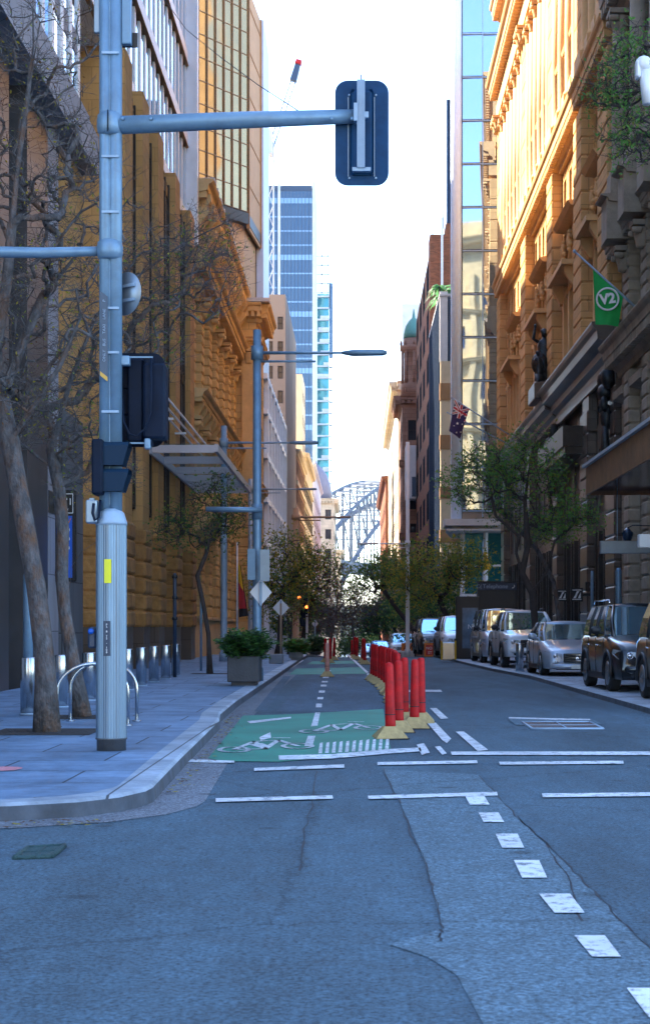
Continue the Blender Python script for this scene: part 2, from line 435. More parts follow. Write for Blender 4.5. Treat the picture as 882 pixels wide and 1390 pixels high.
# ---------------------------------------------------------------- ground
def ground_mat(name, col, rough=0.85, var=0.2, agg=0.6, patch=0.28, cracks=True, gloss=0.0):
    m, nt, p = _nodes(name); N, L = nt.nodes, nt.links
    g = N.new('ShaderNodeNewGeometry')
    n1 = N.new('ShaderNodeTexNoise'); n1.inputs['Scale'].default_value = 38; n1.inputs['Detail'].default_value = 4; n1.inputs['Roughness'].default_value = .8
    n2 = N.new('ShaderNodeTexNoise'); n2.inputs['Scale'].default_value = 0.5; n2.inputs['Detail'].default_value = 8; n2.inputs['Roughness'].default_value = .7
    n3 = N.new('ShaderNodeTexNoise'); n3.inputs['Scale'].default_value = 3.5; n3.inputs['Detail'].default_value = 8; n3.inputs['Roughness'].default_value = .75
    mp = N.new('ShaderNodeMapping'); mp.inputs['Scale'].default_value = (1.6, .35, 1); L.new(g.outputs['Position'], mp.inputs['Vector'])
    L.new(g.outputs['Position'], n1.inputs['Vector']); L.new(mp.outputs[0], n2.inputs['Vector']); L.new(g.outputs['Position'], n3.inputs['Vector'])
    def mr(s, a, b, c, d):
        r = N.new('ShaderNodeMapRange'); L.new(s, r.inputs['Value'])
        for k, v in zip(('From Min','From Max','To Min','To Max'), (a,b,c,d)): r.inputs[k].default_value = v
        return r.outputs[0]
    def mul(a, b):
        x = N.new('ShaderNodeMath'); x.operation = 'MULTIPLY'; L.new(a, x.inputs[0]); L.new(b, x.inputs[1]); return x.outputs[0]
    f = mul(mul(mr(n1.outputs['Fac'], .38, .62, 1-agg, 1+agg), mr(n2.outputs['Fac'], .36, .64, 1-patch, 1+patch)), mr(n3.outputs['Fac'], .36, .64, 1-var, 1+var))
    sx = N.new('ShaderNodeSeparateXYZ'); L.new(g.outputs['Position'], sx.inputs[0])
    n5 = N.new('ShaderNodeTexNoise'); n5.inputs['Scale'].default_value = 11; n5.inputs['Detail'].default_value = 5; n5.inputs['Roughness'].default_value = .7; L.new(g.outputs['Position'], n5.inputs['Vector'])
    f = mul(f, mr(n5.outputs['Fac'], .3, .7, .80, 1.22))
    v5 = N.new('ShaderNodeTexVoronoi'); v5.inputs['Scale'].default_value = 1.1; L.new(g.outputs['Position'], v5.inputs['Vector'])
    f = mul(f, mr(v5.outputs['Distance'], .05, .11, .55, 1.0))
    if cracks:
        v = N.new('ShaderNodeTexVoronoi'); v.feature = 'DISTANCE_TO_EDGE'; v.inputs['Scale'].default_value = 0.22
        ad = N.new('ShaderNodeMixRGB'); ad.blend_type = 'ADD'; ad.inputs[0].default_value = 0.5
        L.new(g.outputs['Position'], ad.inputs[1]); L.new(n3.outputs['Color'], ad.inputs[2]); L.new(ad.outputs[0], v.inputs['Vector'])
        f = mul(f, mr(v.outputs['Distance'], 0.0, 0.008, .6, 1.0))
    vm = N.new('ShaderNodeVectorMath'); vm.operation = 'SCALE'; vm.inputs[0].default_value = col; L.new(f, vm.inputs['Scale'])
    L.new(vm.outputs[0], p.inputs['Base Color'])
    L.new(mr(n3.outputs['Fac'], .3, .7, rough-.12, rough+.1), p.inputs['Roughness'])
    b = N.new('ShaderNodeBump'); b.inputs['Strength'].default_value = 0.8; b.inputs['Distance'].default_value = 0.02
    L.new(n1.outputs['Fac'], b.inputs['Height']); L.new(b.outputs[0], p.inputs['Normal'])
    MATS[name] = m; return m

def paving_mat(name, col, w, h, mort=0.014):
    m, nt, p = _nodes(name); N, L = nt.nodes, nt.links
    g = N.new('ShaderNodeNewGeometry')
    b = N.new('ShaderNodeTexBrick'); b.inputs['Scale'].default_value = 1; b.inputs['Brick Width'].default_value = w; b.inputs['Row Height'].default_value = h
    b.inputs['Mortar Size'].default_value = mort; b.inputs['Mortar Smooth'].default_value = .4
    b.inputs['Color1'].default_value = (*[c*.88 for c in col],1); b.inputs['Color2'].default_value = (*[c*1.1 for c in col],1); b.inputs['Mortar'].default_value = (*[c*.16 for c in col],1)
    L.new(g.outputs['Position'], b.inputs['Vector'])
    n = N.new('ShaderNodeTexNoise'); n.inputs['Scale'].default_value = 1.1; n.inputs['Detail'].default_value = 10; n.inputs['Roughness'].default_value = .75
    L.new(g.outputs['Position'], n.inputs['Vector'])
    r = N.new('ShaderNodeMapRange'); r.inputs['From Min'].default_value=.38; r.inputs['From Max'].default_value=.62; r.inputs['To Min'].default_value=.6; r.inputs['To Max'].default_value=1.22
    L.new(n.outputs['Fac'], r.inputs['Value'])
    vm = N.new('ShaderNodeVectorMath'); vm.operation='SCALE'; L.new(b.outputs['Color'], vm.inputs[0]); L.new(r.outputs[0], vm.inputs['Scale'])
    # small dark spots (gum, stains)
    v = N.new('ShaderNodeTexVoronoi'); v.inputs['Scale'].default_value = 2.2; L.new(g.outputs['Position'], v.inputs['Vector'])
    r2 = N.new('ShaderNodeMapRange'); r2.inputs['From Min'].default_value=.03; r2.inputs['From Max'].default_value=.06; r2.inputs['To Min'].default_value=.55; r2.inputs['To Max'].default_value=1
    L.new(v.outputs['Distance'], r2.inputs['Value'])
    vm2 = N.new('ShaderNodeVectorMath'); vm2.operation='SCALE'; L.new(vm.outputs[0], vm2.inputs[0]); L.new(r2.outputs[0], vm2.inputs['Scale'])
    L.new(vm2.outputs[0], p.inputs['Base Color']); p.inputs['Roughness'].default_value = .7
    n2 = N.new('ShaderNodeTexNoise'); n2.inputs['Scale'].default_value = 45; L.new(g.outputs['Position'], n2.inputs['Vector'])
    bp = N.new('ShaderNodeBump'); bp.inputs['Strength'].default_value=.3; bp.inputs['Distance'].default_value=.01; L.new(n2.outputs['Fac'], bp.inputs['Height']); L.new(bp.outputs[0], p.inputs['Normal'])
    MATS[name] = m; return m

def worn_paint(name, col, wear=0.5, thr=0.52, under=(0.055,0.066,0.085)):
    m, nt, p = _nodes(name); N, L = nt.nodes, nt.links
    g = N.new('ShaderNodeNewGeometry')
    n = N.new('ShaderNodeTexNoise'); n.inputs['Scale'].default_value = 9; n.inputs['Detail'].default_value = 10; n.inputs['Roughness'].default_value = .8
    L.new(g.outputs['Position'], n.inputs['Vector'])
    r = N.new('ShaderNodeMapRange'); r.inputs['From Min'].default_value=thr; r.inputs['From Max'].default_value=thr+.08; r.inputs['To Min'].default_value=0; r.inputs['To Max'].default_value=wear
    L.new(n.outputs['Fac'], r.inputs['Value'])
    mx = N.new('ShaderNodeMixRGB'); mx.inputs['Color1'].default_value=(*col,1); mx.inputs['Color2'].default_value=(*under,1); L.new(r.outputs[0], mx.inputs['Fac'])
    n2 = N.new('ShaderNodeTexNoise'); n2.inputs['Scale'].default_value = 0.9; n2.inputs['Detail'].default_value = 6; L.new(g.outputs['Position'], n2.inputs['Vector'])
    r2 = N.new('ShaderNodeMapRange'); r2.inputs['From Min'].default_value=.3; r2.inputs['From Max'].default_value=.7; r2.inputs['To Min'].default_value=.72; r2.inputs['To Max'].default_value=1.1
    L.new(n2.outputs['Fac'], r2.inputs['Value'])
    vm = N.new('ShaderNodeVectorMath'); vm.operation='SCALE'; L.new(mx.outputs[0], vm.inputs[0]); L.new(r2.outputs[0], vm.inputs['Scale'])
    L.new(vm.outputs[0], p.inputs['Base Color']); p.inputs['Roughness'].default_value=.7
    MATS[name]=m; return m

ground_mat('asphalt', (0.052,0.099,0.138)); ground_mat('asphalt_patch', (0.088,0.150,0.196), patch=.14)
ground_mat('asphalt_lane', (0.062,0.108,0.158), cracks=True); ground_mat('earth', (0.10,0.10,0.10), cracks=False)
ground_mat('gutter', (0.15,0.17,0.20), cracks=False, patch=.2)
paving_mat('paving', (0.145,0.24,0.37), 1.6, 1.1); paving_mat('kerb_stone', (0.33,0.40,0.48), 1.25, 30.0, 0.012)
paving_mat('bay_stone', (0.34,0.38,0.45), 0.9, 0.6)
worn_paint('road_white', (0.70,0.75,0.80), .85, .51); worn_paint('road_green', (0.001,0.23,0.155), .55, .55)
worn_paint('road_white_worn', (0.66,0.72,0.76), .8, .52)

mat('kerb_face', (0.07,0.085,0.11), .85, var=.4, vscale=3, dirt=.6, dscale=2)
mat('seam', (0.012,0.018,0.03), .7)
YS = [-80,-12,9.3,20,40,60,75] + list(range(90,400,20)) + [400,700,1500,5000]
def strip(name, xl, xr, ys, dz, m, kind='structure', obj=None):
    """sheet between x=xl(y) and x=xr(y) following the ground"""
    b = obj or MB()
    f = lambda v, y: v(y) if callable(v) else v
    for a, c in zip(ys[:-1], ys[1:]):
        b.quad((f(xl,a),a,gz(a)+dz),(f(xr,a),a,gz(a)+dz),(f(xr,c),c,gz(c)+dz),(f(xl,c),c,gz(c)+dz))
    if obj: return b
    return struct(b.build(name, m))
strip('ground', -2500, 2500, YS, -0.03, MATS['earth'])
ry = [y for y in YS if 9.3 <= y <= 400] + [900]
def interp(pts):
    def f(y):
        if y <= pts[0][0]: return pts[0][1]
        for (a, va), (b, vb) in zip(pts[:-1], pts[1:]):
            if y <= b: return va + (vb-va)*(y-a)/(b-a)
        return pts[-1][1]
    return f
KL = interp([(13.0,-1.64),(15.9,-1.73),(22.2,-1.89),(23.9,-2.02),(28,-2.10),(50,-2.22),(66,-2.3),(400,-2.3)])
KR = interp([(11,4.75),(43.7,4.65),(51,4.25),(60,4.0),(71,3.72),(84,3.2),(400,3.2)])
b = MB()
b.quad((-80,-12,0),(80,-12,0),(80,11.6,0),(-80,11.6,0)); b.quad((-6.9,11.6,0),(9.4,11.6,0),(9.4,75,0),(-6.9,75,0))
for a, c in zip(ry[ry.index(75):-1], ry[ry.index(75)+1:]): b.quad((-6.9,a,gz(a)),(9.4,a,gz(a)),(9.4,c,gz(c)),(-6.9,c,gz(c)))
struct(b.build('road', MATS['asphalt']))

KH = 0.13
# left pavement with rounded corner
corner = [(-80,11.3),(-20,11.35),(-5,11.42),(-3.3,11.5),(-2.5,11.66),(-2.05,11.92),(-1.80,12.25),(-1.66,12.7),(-1.64,13.0)]
edge = corner + [(KL(y), y) for y in (15.9,19,22.2,23.9,28,36,50,66,75)]
KW = 0.27
def inset(pts, w):
    out = []
    for i, p in enumerate(pts):
        a = pts[max(i-1,0)]; c = pts[min(i+1,len(pts)-1)]
        t = Vector((c[0]-a[0], c[1]-a[1])).normalized(); out.append((p[0]-t.y*w, p[1]+t.x*w))
    return out
ins = inset(edge, KW)
b = MB()
b.poly([(x,y,KH) for x,y in ins] + [(-7.02,75,KH),(-7.02,15,KH),(-80,15,KH)])
pv = struct(b.build('pavement', MATS['paving']))
b = MB(); low = inset(edge, -0.015)
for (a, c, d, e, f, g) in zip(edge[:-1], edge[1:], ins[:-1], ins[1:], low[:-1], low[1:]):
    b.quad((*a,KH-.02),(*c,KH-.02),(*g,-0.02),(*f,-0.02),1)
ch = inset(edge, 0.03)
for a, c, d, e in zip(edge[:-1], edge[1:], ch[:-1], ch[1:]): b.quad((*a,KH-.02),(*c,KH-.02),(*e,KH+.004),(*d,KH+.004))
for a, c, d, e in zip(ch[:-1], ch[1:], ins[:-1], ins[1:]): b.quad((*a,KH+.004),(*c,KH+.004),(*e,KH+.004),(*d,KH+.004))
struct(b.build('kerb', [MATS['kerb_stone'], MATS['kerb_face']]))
# far left pavement, going downhill
b = MB(); fy = [y for y in YS if y >= 75 and y <= 400]
for a, c in zip(fy[:-1], fy[1:]):
    b.quad((-7.02,a,gz(a)+KH),(-2.3,a,gz(a)+KH),(-2.3,c,gz(c)+KH),(-7.02,c,gz(c)+KH)); b.quad((-2.3,a,gz(a)+KH),(-2.3,c,gz(c)+KH),(-2.3,c,gz(c)),(-2.3,a,gz(a)))
struct(b.build('pavement', MATS['paving']))
# gutter pale apron at the corner
gl = inset(edge, -0.42)
b = MB()
for a, c, d, e in zip(edge[2:15], edge[3:16], gl[2:15], gl[3:16]): b.quad((*a,.004),(*c,.004),(*e,.004),(*d,.004))
struct(b.build('gutter', MATS['gutter']))
# right side: parking bay and footpath
b = MB(); ys = [11,20,30,43.7,51,60,66,71,75] + [y for y in fy if y > 75]
BH = 0.10
for a, c in zip(ys[:-1], ys[1:]):
    b.quad((KR(a)+.3,a,gz(a)+BH),(9.52,a,gz(a)+BH),(9.52,c,gz(c)+BH),(KR(c)+.3,c,gz(c)+BH))
struct(b.build('parking_bay', MATS['bay_stone']))
b = MB()
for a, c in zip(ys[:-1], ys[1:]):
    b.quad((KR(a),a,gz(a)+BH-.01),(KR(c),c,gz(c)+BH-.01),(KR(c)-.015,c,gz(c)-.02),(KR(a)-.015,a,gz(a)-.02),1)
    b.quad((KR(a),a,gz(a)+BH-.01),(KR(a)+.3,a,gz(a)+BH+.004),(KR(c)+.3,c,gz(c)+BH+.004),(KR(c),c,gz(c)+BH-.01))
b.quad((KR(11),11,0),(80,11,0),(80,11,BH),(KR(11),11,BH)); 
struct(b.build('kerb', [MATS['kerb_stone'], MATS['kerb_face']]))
b = MB(); b.quad((9.52,11,BH),(80,11,BH),(80,30,BH),(9.52,30,BH)); struct(b.build('pavement', MATS['paving']))

def G(px, py, z=0.0):
    d = (EYE - z) * FPX / (py - VY)
    return ((px - VX) * d / FPX, d)
def mark(b, pts, z=0.008, m=0):
    b.poly([(*G(x, y), z) for x, y in pts], m)
# asphalt repair strips
b = MB()
mark(b, [(520,1045),(552,1110),(572,1160),(588,1210),(600,1262),(560,1274),(528,1283),(580,1300),(620,1325),(660,1400),(1010,1400),(905,1312),(882,1290),(800,1205),(700,1108),(650,1052)], 0.004)
struct(b.build('road', MATS['asphalt_patch']))
b = MB()
mark(b, [(345,966),(385,918),(395,918),(360,966)], 0.0045)
mark(b, [(375,966),(425,915),(470,905),(500,915),(525,966)], 0.004)
struct(b.build('road', MATS['asphalt_lane']))
# dark sealed joints along the repairs
b = MB(); rs = random.Random(4)
for line in ([(546,1098),(560,1140),(572,1160),(588,1210),(600,1262),(596,1280)],[(650,1054),(700,1108),(745,1150),(800,1205),(850,1258),(905,1312)],[(520,1045),(546,1098)],[(430,1048),(425,1090),(412,1130),(405,1190)],[(700,1108),(735,1140),(770,1190),(790,1260)],[(690,986),(640,978),(600,975)]):
    q = []
    for (ax, ay), (bx_, by_) in zip(line[:-1], line[1:]):
        for k in range(8): t = k/8; q.append((ax+(bx_-ax)*t+rs.uniform(-2.2,2.2), ay+(by_-ay)*t+rs.uniform(-.8,.8)))
    for a, c in zip(q[:-1], q[1:]):
        A, C_ = Vector((*G(*a), .0062)), Vector((*G(*c), .0062)); d_ = (C_-A); n_ = Vector((-d_.y,d_.x,0)).normalized()*rs.uniform(.002,.007); e_ = d_.normalized()*.01
        b.quad(A-n_-e_, C_-n_+e_, C_+n_+e_, A+n_-e_)
struct(b.build('road_joint', MATS['seam']))
# green bicycle box
b = MB(); mark(b, [(283,1030),(330,972),(400,970),(520,963),(531,1022),(440,1030),(378,1035),(300,1034)], 0.008)
mark(b, [(392,916),(402,908),(490,906),(497,915)], 0.008)
mark(b, [(416,902),(424,898),(478,897),(482,901)], 0.008)
struct(b.build('bike_lane', MATS['road_green']))
b = MB()
W = lambda *p: mark(b, p, 0.012)
W((378,1027),(450,1025),(530,1018),(570,1016),(572,1021),(530,1024),(450,1031),(379,1033))
W((345,1044),(467,1039),(467,1043.5),(345,1048)); W((293,1085.5),(451,1081.5),(452,1086),(293,1090.5))
W((499,1082),(674,1076.5),(675,1081.5),(500,1086.5)); W((512,1036),(647,1033.5),(648,1037.5),(512,1040))
W((735,1079),(1000,1076),(1000,1081),(736,1084)); W((677,1035.5),(845,1034),(846,1038),(678,1039.5))
W((611,1021.5),(1000,1021.5),(1000,1026.5),(613,1026))
for x0,x1,x2,x3,y0,y1 in ((631,657,664,637,1082.5,1094),(649,676,684,656,1105,1118),(672,702,711,681,1134,1153),(697,731,742,708,1170,1194),(731,773,793,752,1216,1242),(779,820,842,803,1273,1302),(850,900,935,880,1345,1385)):
    W((x0,y0),(x1,y0),(x2,y1),(x3,y1))
W((618,994),(629,994),(662,1019),(648,1021)); W((583,962),(592,962),(608,976),(598,977))
W((562,962),(572,962),(612,1004),(606,1010),(600,1006)); W((497,915),(500,914),(545,955),(535,955),(523,947))
W((470,889),(473,888.5),(500,913),(497,914)); W((590,1015),(597,1014),(606,1024),(600,1026)); W((565,1012),(575,1010),(583,1023),(572,1026))
W((548,937),(598,937),(600,940),(548,940)) ; W((428,968),(434.5,968),(431,986),(422,987)); W((418,1000),(428,1000),(424,1014),(413,1014))
for x,y0,y1 in ((433,956,961),(435,947,950),(437,938,941),(439.5,930,932.5),(441,925,927),(442.5,919,921),(444,914.5,916),(445,910,911.5)): W((x-4,y0),(x+4,y0),(x+3.5,y1),(x-4.5,y1))
W((255,1032),(318,1034),(318,1037),(250,1036)); W((338,1012),(356,1010),(366,1014),(356,1017))
W((352,1002),(367,995),(368,1003),(362,1004),(354,1007)) # arrow
W((335,980),(395,974),(395,976),(340,983))
for k in range(11):
    x = 434 + k*9; W((x,1010-k*.6),(x+4,1009-k*.6),(x+3,1024-k*.5),(x-2,1024-k*.5))
W((385,912),(388,912),(412,897),(411,896)); W((690,974.5),(752,976),(800,977),(801,978.5),(752,978),(690,976))
struct(b.build('road_marking', MATS['road_white']))
# painted bicycles in the green box (rings and frame strokes), ladder hatching
b = MB()
def stroke(pts, w=0.07):
    q = [Vector((*G(x, y), 0.012)) for x, y in pts]
    for a, c in zip(q[:-1], q[1:]):
        a.z=c.z=0.0145; t = (c-a); n = Vector((-t.y, t.x, 0)).normalized()*w/2
        e = t.normalized()*w*.3
        b.quad(a-n-e, c-n+e, c+n+e, a+n-e)
def wheel(cx, cy, r, ry):
    stroke([(cx+r*math.cos(a*math.pi/7), cy+ry*math.sin(a*math.pi/7)) for a in range(15)], 0.06)
wheel(318,1019,20,3.6); wheel(404,1014,20,3.6); stroke([(318,1019),(345,1008),(378,1006),(404,1014)]); stroke([(318,1019),(360,1018),(378,1006)]); stroke([(345,1008),(360,1018)]); stroke([(372,1003),(392,1003)])
wheel(426,994,18,2.6); wheel(500,989,18,2.6); stroke([(426,994),(450,985),(480,983),(500,989)]); stroke([(426,994),(462,992),(480,983)]); stroke([(450,985),(462,992)]); stroke([(474,981),(492,981)])
struct(b.build('road_marking', MATS['road_white_worn']))
# service covers
b = MB(); b.poly([(*G(x,y),.010) for x,y in ((688,976),(800,976),(818,984),(700,985))]); struct(b.build('road', MATS['asphalt_patch']))
mat('iron_cover', (0.10,0.085,0.085), 0.5, metal=0.6, var=0.3, vscale=20, bump=0.8, bscale=60)
mat('iron_green', (0.035,0.085,0.09), 0.6, metal=0.3, var=0.3, vscale=20, bump=0.8, bscale=60)
def cover(name, pts, label, m, rim):
    r = thing(name, label, 'manhole cover', (*G(*pts[0]), 0)); b = MB()
    b.prism([G(*p) for p in pts], 0.001, 0.013); b.build('lid', MATS[m], r)
    b = MB(); q = [Vector((*G(*p), .009)) for p in pts]
    for a, c in zip(q, q[1:]+q[:1]): b.tube([a, c], 0.018, 6)
    c = sum(q, Vector())/4
    b.tube([(q[0]+q[1])/2, (q[2]+q[3])/2], .012, 6); b.tube([q[0].lerp(q[3],.5), q[1].lerp(q[2],.5)], .012, 6)
    b.build('rim', MATS[rim], r)
cover('service_cover', [(708,981),(800,981),(818,990),(722,990)], 'rectangular iron service cover with pale rim in the asphalt of the right lane', 'iron_cover', 'galv')
cover('service_cover', [(38,1153),(88,1150),(70,1165),(20,1167)], 'dull green square access cover in the asphalt off the pavement corner', 'iron_green', 'iron_green')
mat('pit_soil', (0.035,0.032,0.035), .95, var=.4, vscale=8, bump=.8, bscale=20)
b = MB()
for X0, Y0, s_ in ((-3.76,19.6,.62),(-3.87,22.8,.55),(-4.0,44,.5)):
    b.poly([(X0-s_,Y0-s_,KH+.005),(X0+s_,Y0-s_,KH+.005),(X0+s_,Y0+s_,KH+.005),(X0-s_,Y0+s_,KH+.005)])
struct(b.build('ground', MATS['pit_soil']))
mat('pink_mark', (0.55,0.22,0.25), .8, var=.3, vscale=20)
b = MB(); c_ = G(6,1044,KH); b.poly([(c_[0]+.16*math.cos(k*.5)*(1+.15*math.sin(k*3)), c_[1]+.22*math.sin(k*.5)*(1+.1*math.cos(k*5)), KH+.006) for k in range(12)])
struct(b.build('road_marking', MATS['pink_mark']))
# fallen leaves in the gutter
rng = np.random.default_rng(5)
b = MB()
for i in range(420):
    if rng.random() < .6: x = rng.uniform(-5.5,-1.7); y = (11.28 if x < -2.5 else 11.5) - abs(rng.normal(0,.14)); y = y if x < -2.3 else y+.1
    else: y = rng.uniform(13,26); x = KL(y) + .06 + abs(rng.normal(0,.10))
    a = rng.uniform(0,6.28); s = rng.uniform(.012,.035); z = .012 + rng.uniform(0,.012)
    b.add([(x+s*math.cos(a+k), y+s*.6*math.sin(a+k), z+(.006 if k else 0)) for k in (0,1.6,3.1,4.7)], [(0,1,2,3)], int(rng.integers(0,2)))
o = b.build('fallen_leaves', [MATS['leaf_brown'], MATS['leaf_yellow']]); o['kind'] = 'stuff'; tag(o, 'dry fallen leaves along the gutter of the left kerb', 'leaf litter')
# far ground rise beyond the harbour
b = MB(); rings = []
xs = np.linspace(-1500, 1500, 60)
hs = [18 + 10*math.sin(x*.004) + 6*math.sin(x*.013+1) for x in xs]
mat('far_hill', (0.05,0.075,0.06), .9, var=.4, vscale=.02)
for k in range(59):
    b.quad((xs[k],2300,-8),(xs[k+1],2300,-8),(xs[k+1],2500,hs[k+1]),(xs[k],2500,hs[k])); b.quad((xs[k],2500,hs[k]),(xs[k+1],2500,hs[k+1]),(xs[k+1],3200,-8),(xs[k],3200,-8))
struct(b.build('hills', MATS['far_hill']))
mat('water', (0.05,0.10,0.16), .15, bump=.2, bscale=.2)
b = MB(); b.quad((-2400,1050,-6.2),(2400,1050,-6.2),(2400,2290,-6.2),(-2400,2290,-6.2)); struct(b.build('water', MATS['water']))
# ================================================================ buildings
def RF(y0): return Fr((9.5, y0, 0), (-1, 0))          # u = y - y0
def LF(y1, x=-7.0): return Fr((x, y1, 0), (1, 0))     # u = y1 - y
def capital(mb, u, n, z, r=.34, m=0):
    """carved capital: bell, two scroll drums and abacus"""
    mb.lathe([(r*.8, 0), (r*.85, .12), (r*1.0, .3), (r*1.25, .52), (r*1.3, .6)], (u, n, z), 10, m)
    for s in (-1, 1): mb.lathe([(r*.36, -.16), (r*.42, -.1), (r*.42, .1), (r*.36, .16)], (u + s*r*1.15, n + r*.9, z+.5), 8, m, axis='y')
    mb.box(u-r*1.5, u+r*1.5, n-r*1.2, n+r*1.45, z+.66, z+.82, m)
def cartouche(mb, u, n, z, s=1, m=0):
    mb.ell((u, n+.05, z), (.3*s, .16, .48*s), 10, 6, m)
    for a in range(7):
        t = math.pi*2*a/7; mb.ell((u+.36*s*math.cos(t), n+.06, z+.5*s*math.sin(t)), (.14*s, .12, .14*s), 7, 5, m)
def body(root, x0, x1, y0, y1, z1, m, name='wall', z0=None, roof=None):
    b = MB(); b.box(x0, x1, y0, y1, (gz(y0) if z0 is None else z0) - (3 if z0 is None else 0), z1, 0); return b.build(name, MATS[m], root)

# ---------------- right: orange sandstone commercial building -----------------
r = thing('stone_building', 'tall orange sandstone building with giant columns above dark granite lower floors', 'building', (9.5, 59, 0))
f = RF(59); o = 59
body(r, 10.9, 30, 59.0, 106, 41, 'soc_stone')
piers = [(0,2.5),(7,9.4),(17,19),(29,31.5),(44.6,47)]
bays = [(2.5,7),(9.4,17),(19,29),(31.5,44.6)]
walls = MB(f.M); dark = MB(f.M); orn = MB(f.M); brz = MB(f.M)
# lower floors
W1=[]
for a, c in bays:
    n = max(2, round((c-a)/2.5)); cs = cols_of(a, c, n, (c-a)/n*.62)
    grid_wall(dark, cs, [(0.9,5.2),(6.0,8.6)], a, c, 0, 9.6, .5, 0, -.25)
    put_windows(r, f, cs, [(0.9,5.2),(6.0,8.6)], .55, nv=3, nh=3, fm='dark_bronze', gm='glass_navy')
    brz.box(a+.02, c-.02, -.28, -.255, 5.3, 5.9)
    for cc, cd in cs:   # fluted bronze mullions
        for k in range(4): brz.box(cc-.12+ (cd-cc+.24)*k/4, cc-.04+(cd-cc+.24)*k/4, -.25, -.02-.03*(k%2), .9, 5.2)
    grid_wall(dark, cols_of(a,c,n,(c-a)/n*.55), [(9.75,10.9)], a, c, 9.6, 11.2, .5, 0, -.3)
    put_windows(r, f, cols_of(a,c,n,(c-a)/n*.55), [(9.75,10.9)], .55, nv=2, nh=1, fm='dark_bronze', gm='glass_navy')
for a, c in piers:
    dark.box(a+.1, c-.1, -.3, .22, 0, 1.1)
    for k in range(10): dark.bev(a+.16, c-.16, -.3, .15, 1.1+k*.92, 1.1+(k+1)*.92-.05, .05)
    dark.box(a+.3, c-.3, -.3, .06, 1.1, 11.2)
    if a in (0, 17): carved(r, f, 'corbel_head', (a+c)/2, .25, 10.1, 1, 'bronze_statue')
walls.box(0, 47, -1.0, -.32, 0, 11.2, 1)
cornice(dark, -.1, 17.6, 12.5, 1.0, 1.35, 0, .0); cornice(dark, 17.6, 47, 12.15, .85, 1.0, 0, 0)
dark.box(-.1, 17.5, -.02, .12, 10.9, 11.5); dark.box(0, 47, -.9, -.0, 11.2, 12.6)
dark.build('granite_base', MATS['dark_granite'], r); brz.build('window_bars', MATS['dark_bronze'], r)
# balcony over the entrance bay
bal = MB(f.M); bal.box(8.2, 17.6, .0, 1.0, 8.9, 9.15); bal.box(8.3,17.5,.1,.9,8.6,8.9)
bal.box(8.2, 17.6, .92, 1.0, 9.15, 9.75); bal.box(8.2,8.3,0,.92,9.15,9.75); bal.build('balcony', MATS['dark_bronze'], r)
# middle storeys: rusticated piers, triple windows
def course(mb, a, c, n1, z0, z1, st, j=.05, m=0, n0=-.3):
    k = 0; z = z0
    while z < z1 - .05:
        zz = min(z+st, z1); mb.bev(a, c, n0, n1, z, zz-j, .045, m); mb.box(a+.05, c-.05, n0, n1-.06, zz-j-.001, zz, m); z = zz
for a, c in piers: course(walls, a, c, .42, 12.5, 22.7, .74)
for a, c in bays:
    n = max(2, round((c-a)/1.75)); cs = cols_of(a, c, n, .92)
    rows = [(13.5,16.2),(17.5,19.6),(20.3,22.1)]
    grid_wall(walls, cs, rows, a, c, 12.5, 22.7, .5, 0, -.1)
    put_windows(r, f, cs, rows, .42, nv=2, nh=2, fm='frame_tan')
    for x, y in cs:
        walls.box(x-.14, y+.14, -.1, .1, 16.35, 16.6, 2); walls.box(x-.1, y+.1, -.1, .08, 13.3, 13.5, 2)
        carved(r, f, 'cartouche', (x+y)/2, -.08, 19.95, .45, 'soc_plain')
    for k in range(n+1):
        u = a + (c-a)*k/n
        walls.box(u-.2, u+.2, -.1, .12, 12.5, 16.9, 2) if 0 < k < n else None
    m0 = (a+c)/2; w = min(2.6, (c-a)*.36)
    walls.box(m0-w, m0+w, -.1, .75, 17.0, 17.22, 2)
    for s in (-1,1): carved(r, f, 'bracket', m0+s*w*.8, .05, 17.0, 1, 'soc_plain')
    walls.extr([(-.1,20.3-.8),(.35,20.3-.75),(.5,20.3-.55),(-.1,20.3-.5)], m0-w, m0+w, 2)
    for s in (-.8,0,.8): carved(r, f, 'cartouche', m0+s*w, .0, 18.6, .8, 'soc_plain')
cornice(walls, -.15, 47.1, 23.7, .75, 1.1, 2, .45)
walls.box(0, 47, -.6, -.02, 22.6, 23.75, 2)
# giant order
for a, c in piers:
    walls.box(a, c, -.3, .5, 23.7, 24.9, 2); course(walls, a+.1, c-.1, .38, 24.9, 34.2, 1.55, .03)
    for s in (.3, .7): carved(r, f, 'capital', a+(c-a)*s, .42, 33.4, .3, 'soc_plain')
for a, c in bays:
    n = max(2, round((c-a)/2.2)); cs = cols_of(a, c, n, 1.1)
    rows = [(24.7,27.0),(28.1,30.6),(31.6,33.9)]
    grid_wall(walls, cs, rows, a, c, 23.7, 34.6, .5, 0, -.2)
    put_windows(r, f, cs, rows, .5, nv=2, nh=2, fm='frame_tan')
    for x, y in cs:
        for zz in (28.0, 31.5): walls.box(x-.2, y+.2, -.2, .18, zz-.28, zz, 2)
        walls.extr([(-.2,27.05),(.3,27.05),(.36,27.2),(-.2,27.5)], x-.25, y+.25, 2)
        carved(r, f, 'cartouche', (x+y)/2, -.15, 31.1, .4, 'soc_plain')
    for k in range(n+1):
        u = a + (c-a)*k/n
        if k in (0, n): u += .32 if k == 0 else -.32
        carved(r, f, 'column', u, .16, 24.6, 8.3, 'soc_plain'); carved(r, f, 'capital', u, .16, 32.9, .27, 'soc_plain')
walls.box(-.05, 47, -.6, .45, 34.4, 35.5, 2)
cornice(walls, -.2, 47.15, 36.8, 1.15, 1.35, 2, .5)
rows = [(37.9,39.9)]
